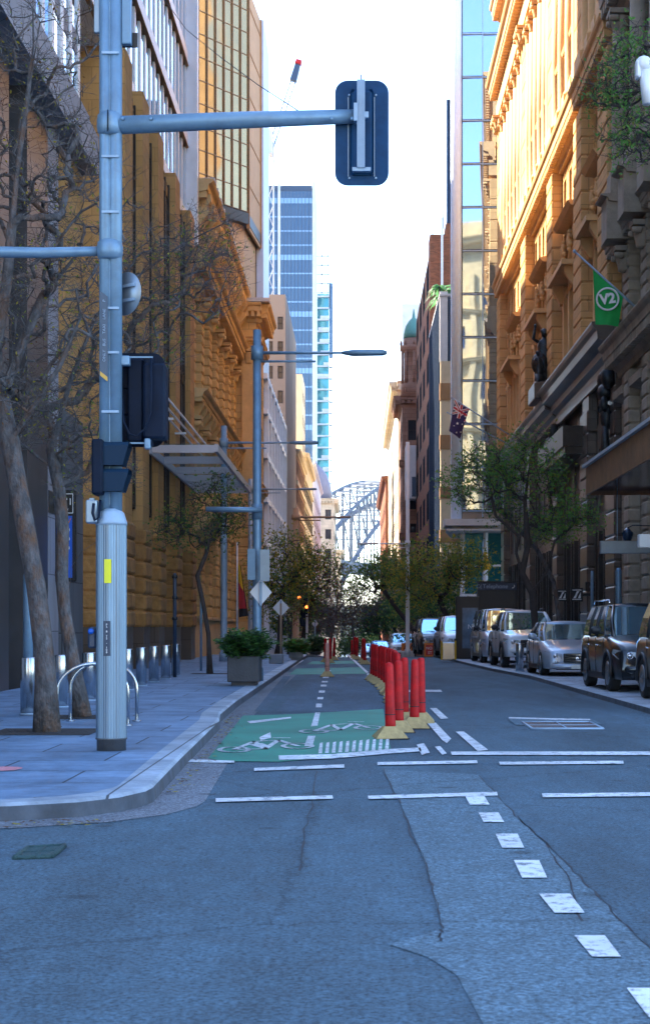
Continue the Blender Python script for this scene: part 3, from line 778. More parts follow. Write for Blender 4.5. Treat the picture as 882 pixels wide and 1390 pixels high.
for a, c in [(0,47)]:
    cs = cols_of(a, c, 18, 1.1); grid_wall(walls, cs, rows, a, c, 36.8, 40.8, .5, 0, -.1)
    for k in range(19): walls.box(a+47/18*k-.28*(0<k<18), a+47/18*k+.28*(0<k<18)+.01, -.1, .15, 37.2, 40.6, 2)
cornice(walls, -.2, 47.15, 41.9, .9, 1.2, 2, .6)
walls.build('wall', [MATS['soc_stone'], MATS['dark_bronze'], MATS['soc_plain']], r)
b = MB(); b.box(9.45,30,59.5,106,40.8,42.0); b.build('roof', MATS['grey_plain'], r)
b = MB(f.M); b.box(0,2.2,-8,-1.4,11.5,23.5); 

# ---------------- right: grey ornate building at the near edge ------------------
r = thing('grey_stone_building', 'grey brown ornate stone building with banded pilasters and stacked cornices at the right edge', 'building', (9.5, 30, 0))
f = RF(30); body(r, 10.6, 30, 30, 58.99, 33, 'grey_stone')
w = MB(f.M); orn = MB(f.M)
pil = [0.3+3.55*k for k in range(9)]
cs = [(pil[k]+1.35, pil[k+1]-.35) for k in range(8)]
rows = [(.4,4.9),(6.3,9.4),(12.0,14.2),(16.6,19.8),(20.9,23.0),(25.4,28.4),(29.2,31.6)]
grid_wall(w, cs, rows, 0, 28.98, 0, 33, .6, 0, -.1)
put_windows(r, f, cs, rows, .55, nv=2, nh=2, fm='frame_dark', gm='glass_navy')
for u in pil:
    if u > 28: continue
    course(w, u-.0, min(u+1.0,28.7), .3, .2, 10.2, .48, .06, 1)
    if u > 28: continue
    course(w, u-.0, min(u+1.0,28.7), .32, 11.6, 14.6, .42, .08, 1)
    if u < 28:
        carved(r, f, 'column', u+.5, .5, 16.9, 4.9, 'grey_plain'); carved(r, f, 'capital', u+.5, .5, 21.7, .28, 'grey_plain')
        w.box(u-.1, u+1.1, -.1, 1.05, 14.6, 16.0, 1); cornice(w, u-.2, u+1.2, 16.1, 1.25, .5, 1)
        carved(r, f, 'capital', u+.5, .35, 13.6, .26, 'grey_plain')
        w.box(u+.05, u+.95, -.1, .5, 24.2, 32, 1)
    for zz in (9.4, 14.2, 19.8, 28.4):
        pass
for a, c in cs:
    for zz in (9.45, 19.85, 28.45): w.extr([(-.1,zz),(.3,zz+.1),(.34,zz+.35),(-.1,zz+.5)], a-.2, c+.2, 1)
    carved(r, f, 'cartouche', (a+c)/2, -.02, 15.2, .6, 'grey_plain')
    w.box(a-.2, c+.2, -.1, .22, 11.75, 12.0, 1)
    for k in range(5): carved(r, f, 'baluster', a+.1+(c-a-.2)*k/4, .55, 16.1, 1, 'grey_plain')
    w.box(a-.4, c+.4, .45, .68, 16.8, 16.95, 1)
cornice(w, 0, 28.7, 11.5, .8, 1.1, 1, .35); cornice(w, 0, 28.7, 15.2, .7, .7, 1, .3); cornice(w, 0, 28.75, 24.4, .95, 1.4, 1, .45); cornice(w, 0, 28.75, 33.2, 1.1, 1.2, 1, .5)
w.build('wall', [MATS['grey_stone'], MATS['grey_plain']], r)
b = MB(); b.box(9.6,30,30.2,58.7,33,33.6); b.build('roof', MATS['lead'], r)
# awning with sandstone-coloured fascia
r = thing('street_awning', 'wide flat awning with rust coloured fascia and dark mirror soffit over the right footpath', 'awning', (6.2, 30, 5))
b = MB(); b.box(6.26,9.35,29.5,44,5.1,5.25); b.build('soffit', MATS['glass_navy'], r)
mat('awning_rust', (0.30,0.145,0.065), .55, var=.25, vscale=2, dirt=.5, dscale=1.5)
b = MB()
for k in range(10): b.box(6.2,6.255,29.5+k*1.455,29.5+(k+1)*1.455-.012,4.98,5.72)
b.box(6.2,9.35,44.0,44.06,4.98,5.72); b.build('fascia', MATS['awning_rust'], r)
b = MB(); b.box(6.1,9.35,29.5,44.15,5.72,5.80); b.build('roof', MATS['lead'], r)
b = MB()
for y in (31,35,39,43): b.tube([(9.3,y,8.2),(6.6,y,5.8)], .03, 6)
b.build('stay_rod', MATS['black_metal'], r)

# ---------------- right: glass bay building ------------------
r = thing('glass_building', 'slim glass office block with white edge column and large blue mirror panes', 'building', (8, 112, 0))
b = MB(); b.box(7.25, 16, 112.25, 121, 8.9, 58); b.build('wall', MATS['grey_plain'], r)
b = MB(); b.lathe([(.36,8.8),(.36,60)], (6.86,112.4,0), 20); b.box(6.52,7.24,112.5,113.6,8.85,60); b.build('edge_column', MATS['column_white'], r)
Z0 = 8.9; k = 0
z = 1.4 + (851-692)*112/2200.
zs = [z + 3.0*i for i in range(18)]
fr0 = Fr((7.25,112.2,0),(-0.012,-1))
for i, zz in enumerate(zs):
    for (x0, x1) in ((7.27,8.62),(8.68,10.4)):
        g = MB(); g.box(-(x1-x0)/2, (x1-x0)/2, -.03, 0, 0, 2.86)
        g.box(-(x1-x0)/2, (x1-x0)/2, 0.001, .03, -.0, .05, 1); 
        me = g.mesh('window', [MATS['glass_sky'], MATS['frame_dark']])
        link_mesh(me, 'window', r, ((x0+x1)/2-8, 112.19-112, zz), math.pi - .043 )
b = MB(); b.box(8.62,8.68,112.1,112.24,9,60); 
for zz in zs: b.box(7.25,10.4,112.08,112.22,zz-.11,zz-.02)
b.build('mullions', MATS['galv'], r)
b = MB(); b.prism([(6.1,111.0),(10,111.0),(10,121),(7.0,121),(6.1,113)], 8.0, 8.12); b.prism([(5.95,110.9),(10,110.9),(10,121),(6.9,121),(5.95,113)], 8.35, 8.8)
b.prism([(6.6,111.8),(10,111.8),(10,121),(7.3,121),(6.6,113)], 8.12, 8.35); b.build('base_ledge', MATS['white_conc'], r)
b = MB()
for x, y in ((7.3,112.8),(8.9,112.8)): b.lathe([(.16,0),(.16,8.1)], (x,y,0), 12)
b.box(7.1,10,112.9,113.0,3.5,3.7); b.box(7.1,10,112.9,113.0,5.6,5.75); b.build('column', MATS['white_metal'], r)
b = MB(); b.box(7.4,16,114,121,-1,8.0); b.build('lobby', MATS['glass_teal'], r)

# ---------------- generic street block -------------------
def block(name, label, x0, x1, y0, y1, z1, wm, side='R', bayw=3.2, st=3.6, ww=1.5, wh=2.0, sill=1.0, first=4.5, fm='frame_dark', gm='glass_dark', front=True, street=True,
          corn=0.6, cm=None, nv=2, nh=2, base=None, bands=0, cat='building', fins=0, dep=-.015, fbw=None, wmax=96):
    z0 = gz(y1)
    r = thing(name, label, cat, ((x0+x1)/2, y0, z0))
    fl = int((z1 - z0 - first) / st)
    rows = rows_of(z0+first, fl, st, sill, wh)
    ms = [MATS[wm], MATS[cm or wm]]
    body(r, x0+.5, x1-.5, y0+.5, y1-.02, z1-.3, wm, 'wall', z0-3)
    w = MB()
    if street:
        f = Fr((x0,y0,0),(-1,0)) if side == 'R' else Fr((x1,y1,0),(1,0))
        Lh = y1-y0; n = max(1, round(Lh/bayw)); cs = cols_of(0, Lh, n, ww)
        w.M = f.M; grid_wall(w, cs, rows, 0, Lh, z0-2, z1, .5)
        if fins:
            for u in np.arange(0, Lh, fins): w.box(u, u+.1, 0, .25, z0+first, z1, 1)
        if bands:
            for a, c in rows: w.box(0, Lh, 0, .18, c+.25, c+.25+bands, 1)
        if corn: cornice(w, 0, Lh, z1, corn, corn*1.2, 1, .6 if corn > .5 else 0)
        put_windows(r, f, cs, rows, dep, nv=nv, nh=nh, fm=fm, gm='far_glass', flat=True)
    if front:
        f = Fr((x1,y0,0),(0,-1)); Lh = x1-x0
        n = max(1, round(Lh/(fbw or bayw))); cs = cols_of(0, Lh, n, ww)
        w.M = f.M
        e = .5 if street else 0
        grid_wall(w, [(a,c) for a,c in cs if c < Lh-.55 and a > .1], rows, 0.0 if side=='R' or not street else .502, Lh-.502 if side=='R' and street else Lh, z0-2, z1, .498)
        if bands:
            for a, c in rows: w.box(0, Lh, 0, .18, c+.25, c+.25+bands, 1)
        if corn: cornice(w, -.2, Lh+.2, z1+.003, corn, corn*1.2, 1, .6 if corn > .5 else 0)
        cc = [(a,c) for a,c in cs if c < Lh-.55 and a > .1]
        px_edge = lambda u: VX + (x1-u)*FPX/y0
        if side == 'R': vis = [q for q in cc if px_edge(q[0]) < 760]
        else: vis = [q for q in cc if px_edge(q[1]) > 200]
        put_windows(r, f, vis, rows, .1, nv=nv, nh=nh, fm=fm, gm=gm)
    w.M = None
    w.box(x0+.3, x1-.3, y0+.3, y1, z1-.28, z1+.05, 1)
    w.build('facade', ms, r)
    return r

# beige and dark blue building behind the glass bay
r = thing('beige_office', 'beige rendered block with brown bands and a dark blue ribbed upper storey', 'building', (6.4, 125, 0))
b = MB()
b.box(6.4,20,125,143,-3,21.9,0)
for zz, h in ((20.2,1.3),(16.2,1.1),(12.2,.9),(8.9,1.0),(5.9,1.0),(2.7,1.0)): b.box(6.342,20,124.93,143.05,zz-h,zz,1)
b.build('wall', [MATS['cream'], MATS['brown_band']], r)
mat('navy_matt', (0.008,0.022,0.055), .8, spec=.1)
mat('navy_clad', (0.025,0.05,0.10), .45, metal=.2)
b = MB(); b.box(7.0,20,125.3,143,21.9,26.7)
for k in range(40): b.box(7.0+k*.3,7.08+k*.3,125.18,125.3,21.95,26.6)
b.build('upper_storey', MATS['navy_clad'], r)
b = MB(); b.box(6.339,6.399,125.6,142.8,2.5,26.9)
for k in range(14): b.box(6.30,6.339,125.7+k*1.3,126.2+k*1.3,2.5,26.9)
b.build('street_glazing', MATS['navy_matt'], r)
b = MB(); b.box(6.35,6.95,125.1,125.6,21.9,27.3); b.box(6.3,7.2,125.0,143.2,26.95,27.1); b.build('parapet', MATS['white_conc'], r)
# rooftop palms
for i, (x, y, s, lab) in enumerate(((7.0,127,1.0,'lower clump of rooftop palms spilling over the dark blue parapet'), (7.6,131,1.35,'taller rooftop palm clump against the red brick wall'))):
    t = thing('rooftop_palm', lab, 'plant', (x,y,26.9), 0, 'rooftop palms'); b = MB(); tr = MB(); rg = random.Random(i)
    for q in range(5):
        ox, oy = rg.uniform(-.9,.9), rg.uniform(-.8,.8); hh = rg.uniform(.5,1.4)*s
        tr.tube([(x+ox,y+oy,26.8),(x+ox*1.1,y+oy,26.9+hh)], [.12,.07], 6)
        for k in range(15):
            a = rg.uniform(0,6.28); L = rg.uniform(.7,1.2)*s; up = rg.uniform(.1,.9)
            pts = [Vector((x+ox*1.1,y+oy,26.9+hh)) + Vector((math.cos(a)*L*t_, math.sin(a)*L*t_, L*(up*t_-1.0*t_*t_))) for t_ in (0,.35,.7,1)]
            sd_ = Vector((-math.sin(a), math.cos(a), 0))
            for p0, p1, w0, w1 in zip(pts[:-1], pts[1:], (.05,.14,.1), (.14,.1,.01)):
                b.quad(p0-sd_*w0+Vector((0,0,-w0*.5)), p0, p1, p1-sd_*w1+Vector((0,0,-w1*.5))); b.quad(p0, p0+sd_*w0+Vector((0,0,-w0*.5)), p1+sd_*w1+Vector((0,0,-w1*.5)), p1)
    tr.build('trunk', MATS['bark'], t); b.build('fronds', MATS['leaf_palm'], t, fixn=False)
# red brick
r = block('brick_building', 'tall red brick building with recessed dark windows and a stepped blank top', 6.55, 22, 147, 181, 35.5, 'brick_red', 'R', 8.5, 4.2, 4.6, 2.7, 1.0, 4.0, corn=0, front=False)
b = MB(); b.box(8.0,22,146.98,150,-3,38.0); b.box(6.56,7.999,146.985,150,-3,37.0); b.build('gable_wall', MATS['brick_red'], r)
b = MB(); b.box(7.55,7.75,146.8,147.0,20,38.5); b.build('downpipe', MATS['white_metal'], r)
b = MB(); b.tube([(7.9,149,38),(7.9,149,43.5)], .05, 5); b.tube([(6.9,149,35.5),(6.9,149,39.2)], .04, 5); b.build('mast', MATS['galv'], r)
# ornate pink stone with corner turret
r = block('turret_building', 'pinkish ornate stone building with a columned corner turret and copper dome', 5.05, 18, 183, 196, 27.5, 'pink_stone', 'R', 3.2, 3.9, 1.3, 2.3, .9, 4.5, corn=1.0, fbw=2.6)
b = MB()
for zz in (12.0, 20.2): b.M = Fr((18,183,0),(0,-1)).M; cornice(b, -.2, 13.3, zz, .8, .8, 0, .5); b.M = None
b.build('string_course', MATS['pink_stone'], r)
b = MB(); cx, cyy = 6.4, 184.6
b.lathe([(1.45,27.5),(1.45,29),(1.25,29.1),(1.1,29.2),(1.1,32.6),(1.55,32.8),(1.6,33.3),(1.2,33.4),(1.15,34.2)], (cx,cyy,0), 16)
for k in range(8): b.lathe([(.16,29.1),(.14,32.7)], (cx+1.28*math.cos(k*.785), cyy+1.28*math.sin(k*.785), 0), 8)
for k in range(8): b.lathe([(.1,33.3),(.16,33.6),(.05,34.1)], (cx+1.45*math.cos(k*.785), cyy+1.45*math.sin(k*.785), 0), 6)
b.build('turret', MATS['pink_stone'], r)
b = MB(); b.lathe([(1.18,34.2),(1.15,34.8),(.95,35.6),(.6,36.2),(.2,36.6),(.05,37.6)], (cx,cyy,0), 16); b.build('dome', MATS['copper_green'], r)
# white box sign on it
r = thing('box_sign', 'big white blank box sign bracketed over the street on the pink stone building', 'sign', (5.8,180,18))
b = MB(); b.bev(5.3,6.5,179.3,181.9,15.6,21.5,.06); b.build('cabinet', MATS['white_conc'], r); b = MB(); b.box(6.0,6.45,179.2,179.29,15.8,18.0); b.build('louvre', MATS['navy_clad'], r)
b = MB(); b.box(5.4,5.7,179.5,181.7,14.5,15.6); b.build('bracket', MATS['navy_sign'], r)
block('sandstone_terrace', 'long cream sandstone building with sunlit cornices beside the bridge view', 5.0, 18, 197, 262, 31.2, 'cream_stone', 'R', 3.6, 3.9, 1.3, 2.3, .9, 4.5, corn=1.2, front=True, nv=1, nh=1)
block('brick_terrace', 'red brown brick building at the end of the right street wall', 4.6, 18, 264, 330, 26, 'brick_red', 'R', 3.8, 3.9, 1.3, 2.2, .9, 4.5, corn=.8, nv=1, nh=1)
block('pale_tower', 'pale grey glass tower just showing behind the copper dome', 8.7, 22, 318, 335, 64.8, 'white_conc', 'R', 3, 3.4, 2.4, 2.4, .5, 5, gm='glass_blue', corn=0, street=False, nv=1, nh=1, fbw=3)
block('dark_tower', 'dark blue slab tower behind the white edge column', 12.1, 30, 220, 224, 73, 'navy_matt', 'R', 3, 3.4, 2.0, 2.4, .5, 5, gm='glass_navy', corn=0, street=False, nv=1, nh=1)

# ================= LEFT SIDE =================
# dark stone podium building at the near left
r = thing('podium_building', 'dark office building at the left edge with tall columns and pale stone fascia', 'building', (-7, 41, 0))
f = LF(41.4); Lh = 28
w = MB(f.M); g = MB(f.M)
def ly(y): return 41.4 - y
w.box(0, Lh, -8, -1.6, 0, 13, 2)                         # recess back wall
g.box(0, Lh, -1.59, -1.5, .2, 12.9)                      # tall glazing
for k in range(24): w.box(k*1.17, k*1.17+.09, -1.5, -1.38, .2, 12.9, 2)
for zz in (4.3, 8.6): w.box(0, Lh, -1.5, -1.3, zz, zz+.5, 2)
for y0_, y1_, mm in ((31.0,32.6,2),(34.4,36.7,2),(36.75,38.0,1),(39.0,41.4,3),(26.5,28.5,2),(21.5,23.5,1),(16,18,2)):
    if mm == 3: w.box(ly(y1_), ly(y0_), -1.2, .0, 0, 6.6, 0); w.box(ly(y1_), ly(y0_), -1.2, -.01, 6.6, 12.9, 3); continue
    w.box(ly(y1_), ly(y0_), -1.2, .0, 0, 12.9, mm)
w.box(ly(38.95), ly(38.05), -1.6, -.35, 0, 12.9, 2)
for k in range(12): w.box(ly(27+k*1.17)-0, ly(27+k*1.17)+1.16, -1.5, .42, 12.9, 13.95, 1)
w.box(0, Lh, -1.6, .40, 12.92, 13.9, 1)
for k in range(10): w.box(ly(41.4), Lh, -1.4, -.1, 15.9+k*3.3, 16.45+k*3.3, 1)
for y0_ in (18,26,34): w.box(ly(y0_+1.1), ly(y0_), -1.3, .05, 13.95, 50, 1)
w.build('wall', [MATS['panel_grey'], MATS['panel_pink'], MATS['dark_col'], MATS['sand_ashlar']], r)
g.build('glazing', MATS['glass_dark'], r); g = MB(f.M); g.box(0, Lh, -1.2, -.12, 13.96, 50); g.build('curtain_glazing', MATS['glass_curtain'], r)
b = MB(f.M)
for k in range(24): b.box(k*1.17, k*1.17+.3, -.12, -.07, 13.97, 50)
b.build('fins', MATS['white_metal'], r)
b = MB(f.M); b.box(0, Lh, -20, -1.62, 0, 50); b.build('core', MATS['dark_col'], r)
# shop entrance
b = MB(f.M); b.box(ly(38.05), ly(36.75), .001, .02, 4.0, 4.5); b.build('letterbox', MATS['dark_bronze'], r)
# blade sign
r = thing('blade_sign', 'tall black and blue vertical blade sign on the grey panel wall', 'sign', (-6.6, 37.6, 4))
Xa, Xb, yy = (76-485)*37.6/2200., (98.5-485)*37.6/2200., 37.6
zt = 1.4+(851-665)*yy/2200; zm = 1.4+(851-698)*yy/2200; zb = 1.4+(851-786)*yy/2200
b = MB(); b.bev(Xa-.04, Xb+.08, yy, yy+.16, zb-.06, zt, .015); b.build('panel', MATS['black_metal'], r)
b = MB(); b.box(Xa+.02, Xb, yy-.012, yy-.001, zb+.03, zm-.04); b.build('blue_face', MATS['blue_panel'], r)
b = MB()
for q in ((Xa,Xb+.02,zt-.1,zt-.085),(Xa,Xb+.02,zm+.02,zm+.035)): b.box(q[0],q[1],yy-.014,yy-.001,q[2],q[3])
for q in ((Xa,Xa+.012),(Xb+.008,Xb+.02)): b.box(q[0],q[1],yy-.014,yy-.001,zm+.035,zt-.1)
b.build('border', MATS['letter_white'], r)
cxs = (Xa+Xb)/2
text('N°1', .22, MATS['letter_white'], r, (cxs+.02+6.6, -.02, zt-.28-4)); text('YORK ST', .055, MATS['letter_white'], r, (cxs+6.6, -.02, zt-.46-4))
for i, ch in enumerate('WOODS'):
    text(ch, .17, MATS['orange' if i == 0 else 'letter_white'], r, (cxs+.08+6.6, -.03, zm-.16-i*.21-4), name='lettering')

# pillar building with white curtain wall
r = thing('pillar_building', 'building with brown stone pillars below and a white finned curtain wall above on the left', 'building', (-7, 65.5, 0))
f = LF(65.9); Lh = 24.4
def ly(y): return 65.9 - y
w = MB(f.M); w.box(0, Lh, -14, -1.21, 0, 17.6, 0)
nrow = [(3.2,6.2),(7.4,10.2),(11.2,13.6),(14.6,17.0)]
ps = [45.2,49.0,52.8,57.8,63.0]
cs = sorted([(ly(b_)+.35, ly(a_+1.5)-.35) for a_, b_ in zip(ps[:-1], ps[1:])])
grid_wall(w, cs, nrow, 0, Lh, 0, 17.6, .5, 0, -.7)
put_windows(r, f, cs, nrow, 1.15, nv=2, nh=1, fm='dark_bronze', gm='glass_bronze')
for a, c in cs:
    m0 = (a+c)/2; w.box(m0-.18, m0+.18, -.7, -.35, 2.5, 17.6, 1)
w.build('wall', [MATS['sand_ashlar'], MATS['sand_plain']], r)
for y0_ in ps:
    b = MB(f.M); a, c = ly(y0_+1.5), ly(y0_)
    b.box(a, c, -.7, .55, 0, 1.4, 2)
    z = 1.4
    for k in range(6): b.bev(a-.06, c+.06, -.7, .62, z, z+.47, .07, 1); z += .5
    b.box(a, c, -.7, .52, 1.4, 17.6, 0)
    b.build('pillar', [MATS['sand_ashlar'], MATS['sand_rock'], MATS['dark_granite']], r)
for a_, b_ in zip(ps[:-1], ps[1:]):  # dark bays added for contrast, imitating shaded gaps between the pillars
    b = MB(f.M); u0_, u1_ = ly(b_)+.12, ly(a_+1.5)-.12
    b.box(u0_, u1_, -.3, .24, 4.9, 17.2, 0)
    for k in range(5): b.box(u0_, u1_, .24, .29, 5.0+k*2.9, 5.35+k*2.9, 1)
    for k in range(4): b.box(u0_+(u1_-u0_-.1)*k/3, u0_+(u1_-u0_-.1)*k/3+.1, .24, .33, 4.95, 17.1, 1)
    b.build('dark_gap_bay', [MATS['glass_navy'], MATS['dark_bronze']], r)
b = MB(f.M); zz = 17.6; k = 0
while zz < 52:
    b.box(0, Lh, -.6, .13, zz, zz+.5, 0); b.box(0, Lh, .0, .15, zz-.05, zz-.001, 1); zz += 3.32
b.build('spandrel', [MATS['white_metal'], MATS['brown_band']], r)
b = MB(f.M)
for k in range(20):
    u = k*1.24
    zz = 17.6
    while zz < 51: b.box(u, u+.3, .0, .04, zz+.5, zz+3.23, 0); zz += 3.32
b.build('fins', MATS['white_metal'], r)
b = MB(f.M); b.box(0.002, Lh, -14, .0, 17.61, 53); b.build('glazing', MATS['glass_curtain'], r)
b = MB(f.M); b.box(-.5, 0, -.3, .5, 17.0, 53); b.box(-.35, -.1, 0, .3, 1.0, 17.0); b.build('end_fin', MATS['white_metal'], r)
b = MB(f.M)
for nn, z_ in ((.7,8.3),(.8,8.5),(.9,8.7)): b.box(.2, 17, nn, nn+.05, z_, z_+.06)
for k in range(5): b.box(.5+k*4, .56+k*4, .55, .95, 8.22, 8.29)
b.build('ledge_rails', MATS['white_metal'], r)
# glass entrance canopy
r = thing('glass_canopy', 'flat glass and steel entrance canopy on the brown stone pillars', 'canopy', (-5.7, 58, 6.9))
b = MB()
for y in (50.6, 54, 57.5, 60.5, 63, 65.9): b.box(-6.41, -4.46, y, y+.12, 6.84, 7.08)
b.box(-4.45,-4.34,50.5,66.1,6.86,7.10); b.box(-6.5,-6.42,50.5,66.1,6.8,7.05)
b.build('beam', MATS['lilac_metal'], r)
m, nt_, p_ = _nodes('canopy_glass'); p_.inputs['Base Color'].default_value=(.5,.6,.65,1); p_.inputs['Roughness'].default_value=.1; tr_ = nt_.nodes.new('ShaderNodeBsdfTransparent'); tr_.inputs[0].default_value=(.8,.88,.9,1); mx_ = nt_.nodes.new('ShaderNodeMixShader'); mx_.inputs[0].default_value=.86; nt_.links.new(p_.outputs[0], mx_.inputs[1]); nt_.links.new(tr_.outputs[0], mx_.inputs[2]); nt_.links.new(mx_.outputs[0], nt_.nodes['Material Output'].inputs['Surface']); MATS['canopy_glass']=m
b = MB(); b.box(-6.42,-4.45,50.7,66.0,7.1,7.13); b.build('glass', MATS['canopy_glass'], r)

# unseen blocks added behind the left street wall to shade the right facades
r = thing('shade_block', 'unseen plain slabs added behind the left street wall to shade the right side', 'building', (-20, 90, 0))
b = MB(); b.box(-40,-12.4,66.5,82,0,56); b.box(-40,-12.4,82,113,0,44.5); b.box(-34,-13.2,160,204,-4,64); b.build('wall', MATS['concrete_tan'], r)

# ornate sandstone bank
r = thing('sandstone_building', 'ornate orange sandstone building with deep bracketed cornices and fluted windows on the left', 'building', (-7, 90, 0))
f = LF(90); Lh = 23.5
w = MB(f.M); orn = MB(f.M)
body(r, -22, -7.9, 66, 90, 19.2, 'sand_pale')
ps = [0.0+ (Lh-1.3)/6*k for k in range(7)]
cs = [(a+1.3+.5, b_-.5) for a, b_ in zip(ps[:-1], ps[1:])]
rows = [(2.4,5.6),(6.6,9.2),(11.7,15.2),(17.0,18.4)]
grid_wall(w, cs, rows, 0, Lh, 0, 19.2, .6, 0, -.15)
put_windows(r, f, cs, rows, .6, nv=2, nh=2, fm='frame_tan')
w.box(0, Lh, -.15, .35, 0, 1.7, 1); w.box(0, Lh, -.15, .45, 1.7, 1.85, 1)
for u in ps:
    course(w, u, u+1.3, .3, 1.85, 9.9, .5, .07, 0, -.15)
    course(w, u+.1, u+1.2, .28, 11.2, 15.2, .42, .06, 0, -.15)
    carved(r, f, 'capital', u+.65, .15, 9.3, .3, 'sand_pale_plain'); carved(r, f, 'capital', u+.65, .2, 14.9, .3, 'sand_pale_plain')
    carved(r, f, 'console', u+.65, 0, 18.7, 1, 'sand_pale_plain')
for a, c in cs:
    for k in range(5): w.box(a-.4+(c-a+.8)*k/5, a-.28+(c-a+.8)*k/5, -.15, .0, 11.5, 15.4, 1)
    carved(r, f, 'cartouche', (a+c)/2, -.1, 10.3, .7, 'sand_pale_plain'); carved(r, f, 'cartouche', (a+c)/2, -.1, 16.3, .7, 'sand_pale_plain')
    w.extr([(-.15,5.7),(.35,5.9),(.4,6.2),(-.15,6.5)], a-.4, c+.4, 1)
nb = 15
for k in range(nb):
    u = Lh*(k+.5)/nb
    carved(r, f, 'bracket', u, .1, 10.75, 1, 'sand_pale_plain'); carved(r, f, 'cartouche', u+.8, .05, 10.3, .35, 'sand_pale_plain')
    carved(r, f, 'console', u, .1, 19.3, .8, 'sand_pale_plain')
    w.box(u-.36, u+.36, .0, 1.12, 19.82, 19.95, 2)
cornice(w, -.1, Lh, 11.2, .85, .7, 1, .3); cornice(w, -.1, Lh, 16.9, 1.0, .95, 1, .35); cornice(w, -.1, Lh, 19.8, 1.1, 1.0, 1, .4)
w.build('wall', [MATS['sand_pale'], MATS['sand_pale_plain'], MATS['lead']], r)
# door hood
b = MB(f.M); b.box(14, 22, 0.0, 1.1, 5.95, 6.15); b.extr([(0,5.3),(.9,5.8),(.9,5.95),(0,5.95)], 14, 22); b.build('door_hood', MATS['sand_pale_plain'], r)
# corner pavilion facing the camera
r = thing('corner_pavilion', 'pale sandstone corner pavilion with pilasters, grooved base and a grey capped cornice', 'building', (-6.5, 90, 0))
body(r, -9.4, -5.95, 90.45, 96.6, 19.0, 'sand_pale'); body(r, -9.4, -7.0, 96.62, 114, 18.0, 'sand_pale', 'rear_wing'); w = MB(); orn = MB()
ff = Fr((-5.6,90.05,0),(0,-1)); w.M = ff.M; orn.M = ff.M       # u = -x -5.6
W_ = 3.8
course(w, 0, W_, .15, 1.7, 8.4, .52, .07, 0, -.4); w.box(-.1, W_, -.4, .3, 0, 1.7, 1)
cornice(w, -.05, W_, 9.4, .35, .5, 1); w.box(0, W_, -.4, .02, 8.4, 19, 0)
for u in (0.05, 1.9): w.box(u, u+.75, .02, .22, 9.8, 16.2, 1); w.box(u-.08, u+.83, .02, .32, 9.4, 9.9, 1); carved(r, ff, 'capital', u+.37, .02, 16.0, .34, 'sand_pale_plain')
w.box(1.15, 1.55, .02, .09, 10.2, 16, 1); cornice(w, -.15, W_, 13.4-.4, .2, .25, 1)
cornice(w, -.1, W_, 17.5, .4, .5, 1); cornice(w, -.3, W_, 19.3, .8, 1.0, 1, .3)
ff2 = LF(96.6, -5.6); w.M = ff2.M; L2_ = 6.5
cs = cols_of(0, L2_, 2, 1.3); rws = [(2.4,5.4),(6.2,8.2),(10.2,13.0),(14,16)]
grid_wall(w, cs, rws, 0, L2_, 0, 19, .35); put_windows(r, ff2, cs, rws, .3, fm='frame_tan')
cornice(w, 0, L2_+.1, 9.4, .35, .5, 1); cornice(w, 0, L2_+.1, 17.5, .4, .5, 1); cornice(w, 0, L2_+.25, 19.297, .8, 1.0, 1, .3)
w.build('wall', [MATS['sand_pale'], MATS['sand_pale_plain']], r)
b = MB(); b.box(-9.4,-4.85,89.3,96.6,19.34,19.55); b.build('roof', MATS['lead'], r)

# bronze glass tower
r = thing('bronze_tower', 'tall bronze mirror glass tower rising above the left sandstone roofs', 'tower', (-9, 120, 0))
A=(-11.3,115); B_=(-8.05,119.6); C_=(-7.55,126); D_=(-7.55,134)
b = MB(); b.prism([(-22,116),(-11.4,115.4),(-8.4,120),(-7.9,126),(-7.9,134),(-22,134)], 0, 48); b.build('core', MATS['tower_brown'], r)
mat('tower_line', (0.20,0.12,0.06), .5)
def slanted(p, q, z0, z1, nu, st, gm, mm, t=.07, nm='curtain_wall'):
    p = Vector((*p,0)); q = Vector((*q,0)); d = q-p; Lq = d.length
    fr_ = Fr((q.x,q.y,0), (d.y, -d.x)); Lx = Lq
    # make u run from q to p
    b = MB(fr_.M); s = 1 if (fr_.u.dot(p-q) > 0) else -1
    b.box(0, s*Lx, -.12, 0, z0, z1, 0)
    for k in range(nu+1): b.box(s*(Lx*k/nu)-t/2, s*(Lx*k/nu)+t/2, 0, .12, z0, z1, 1)
    z = z0
    while z <= z1: b.box(0, s*Lx, 0.0, .05, z-.025, z+.025, 1); z += st
    return b.build(nm, [MATS[gm], MATS[mm]], r)
slanted(A, B_, 32.0, 48.6, 6, 1.65, 'glass_bronze', 'tower_line', .05); slanted((-21,115.9), A, 20, 48.6, 14, 1.65, 'glass_teal', 'frame_white')
slanted(B_, C_, 30.8, 48.6, 1, 3.3, 'tower_brown', 'brown_band', .03, 'end_panel')
b = MB(); b.prism([(-7.84,126.0),(-7.3,126.0),(-7.3,134),(-7.84,134)], -1, 48.6); b.build('edge_column', MATS['lilac_metal'], r)
b = MB(); b.prism([(-11.4,114.9),(-8.0,119.5),(-7.5,126),(-7.6,133),(-11,133)], 31.1, 31.9); b.build('soffit', MATS['dark_bronze'], r)

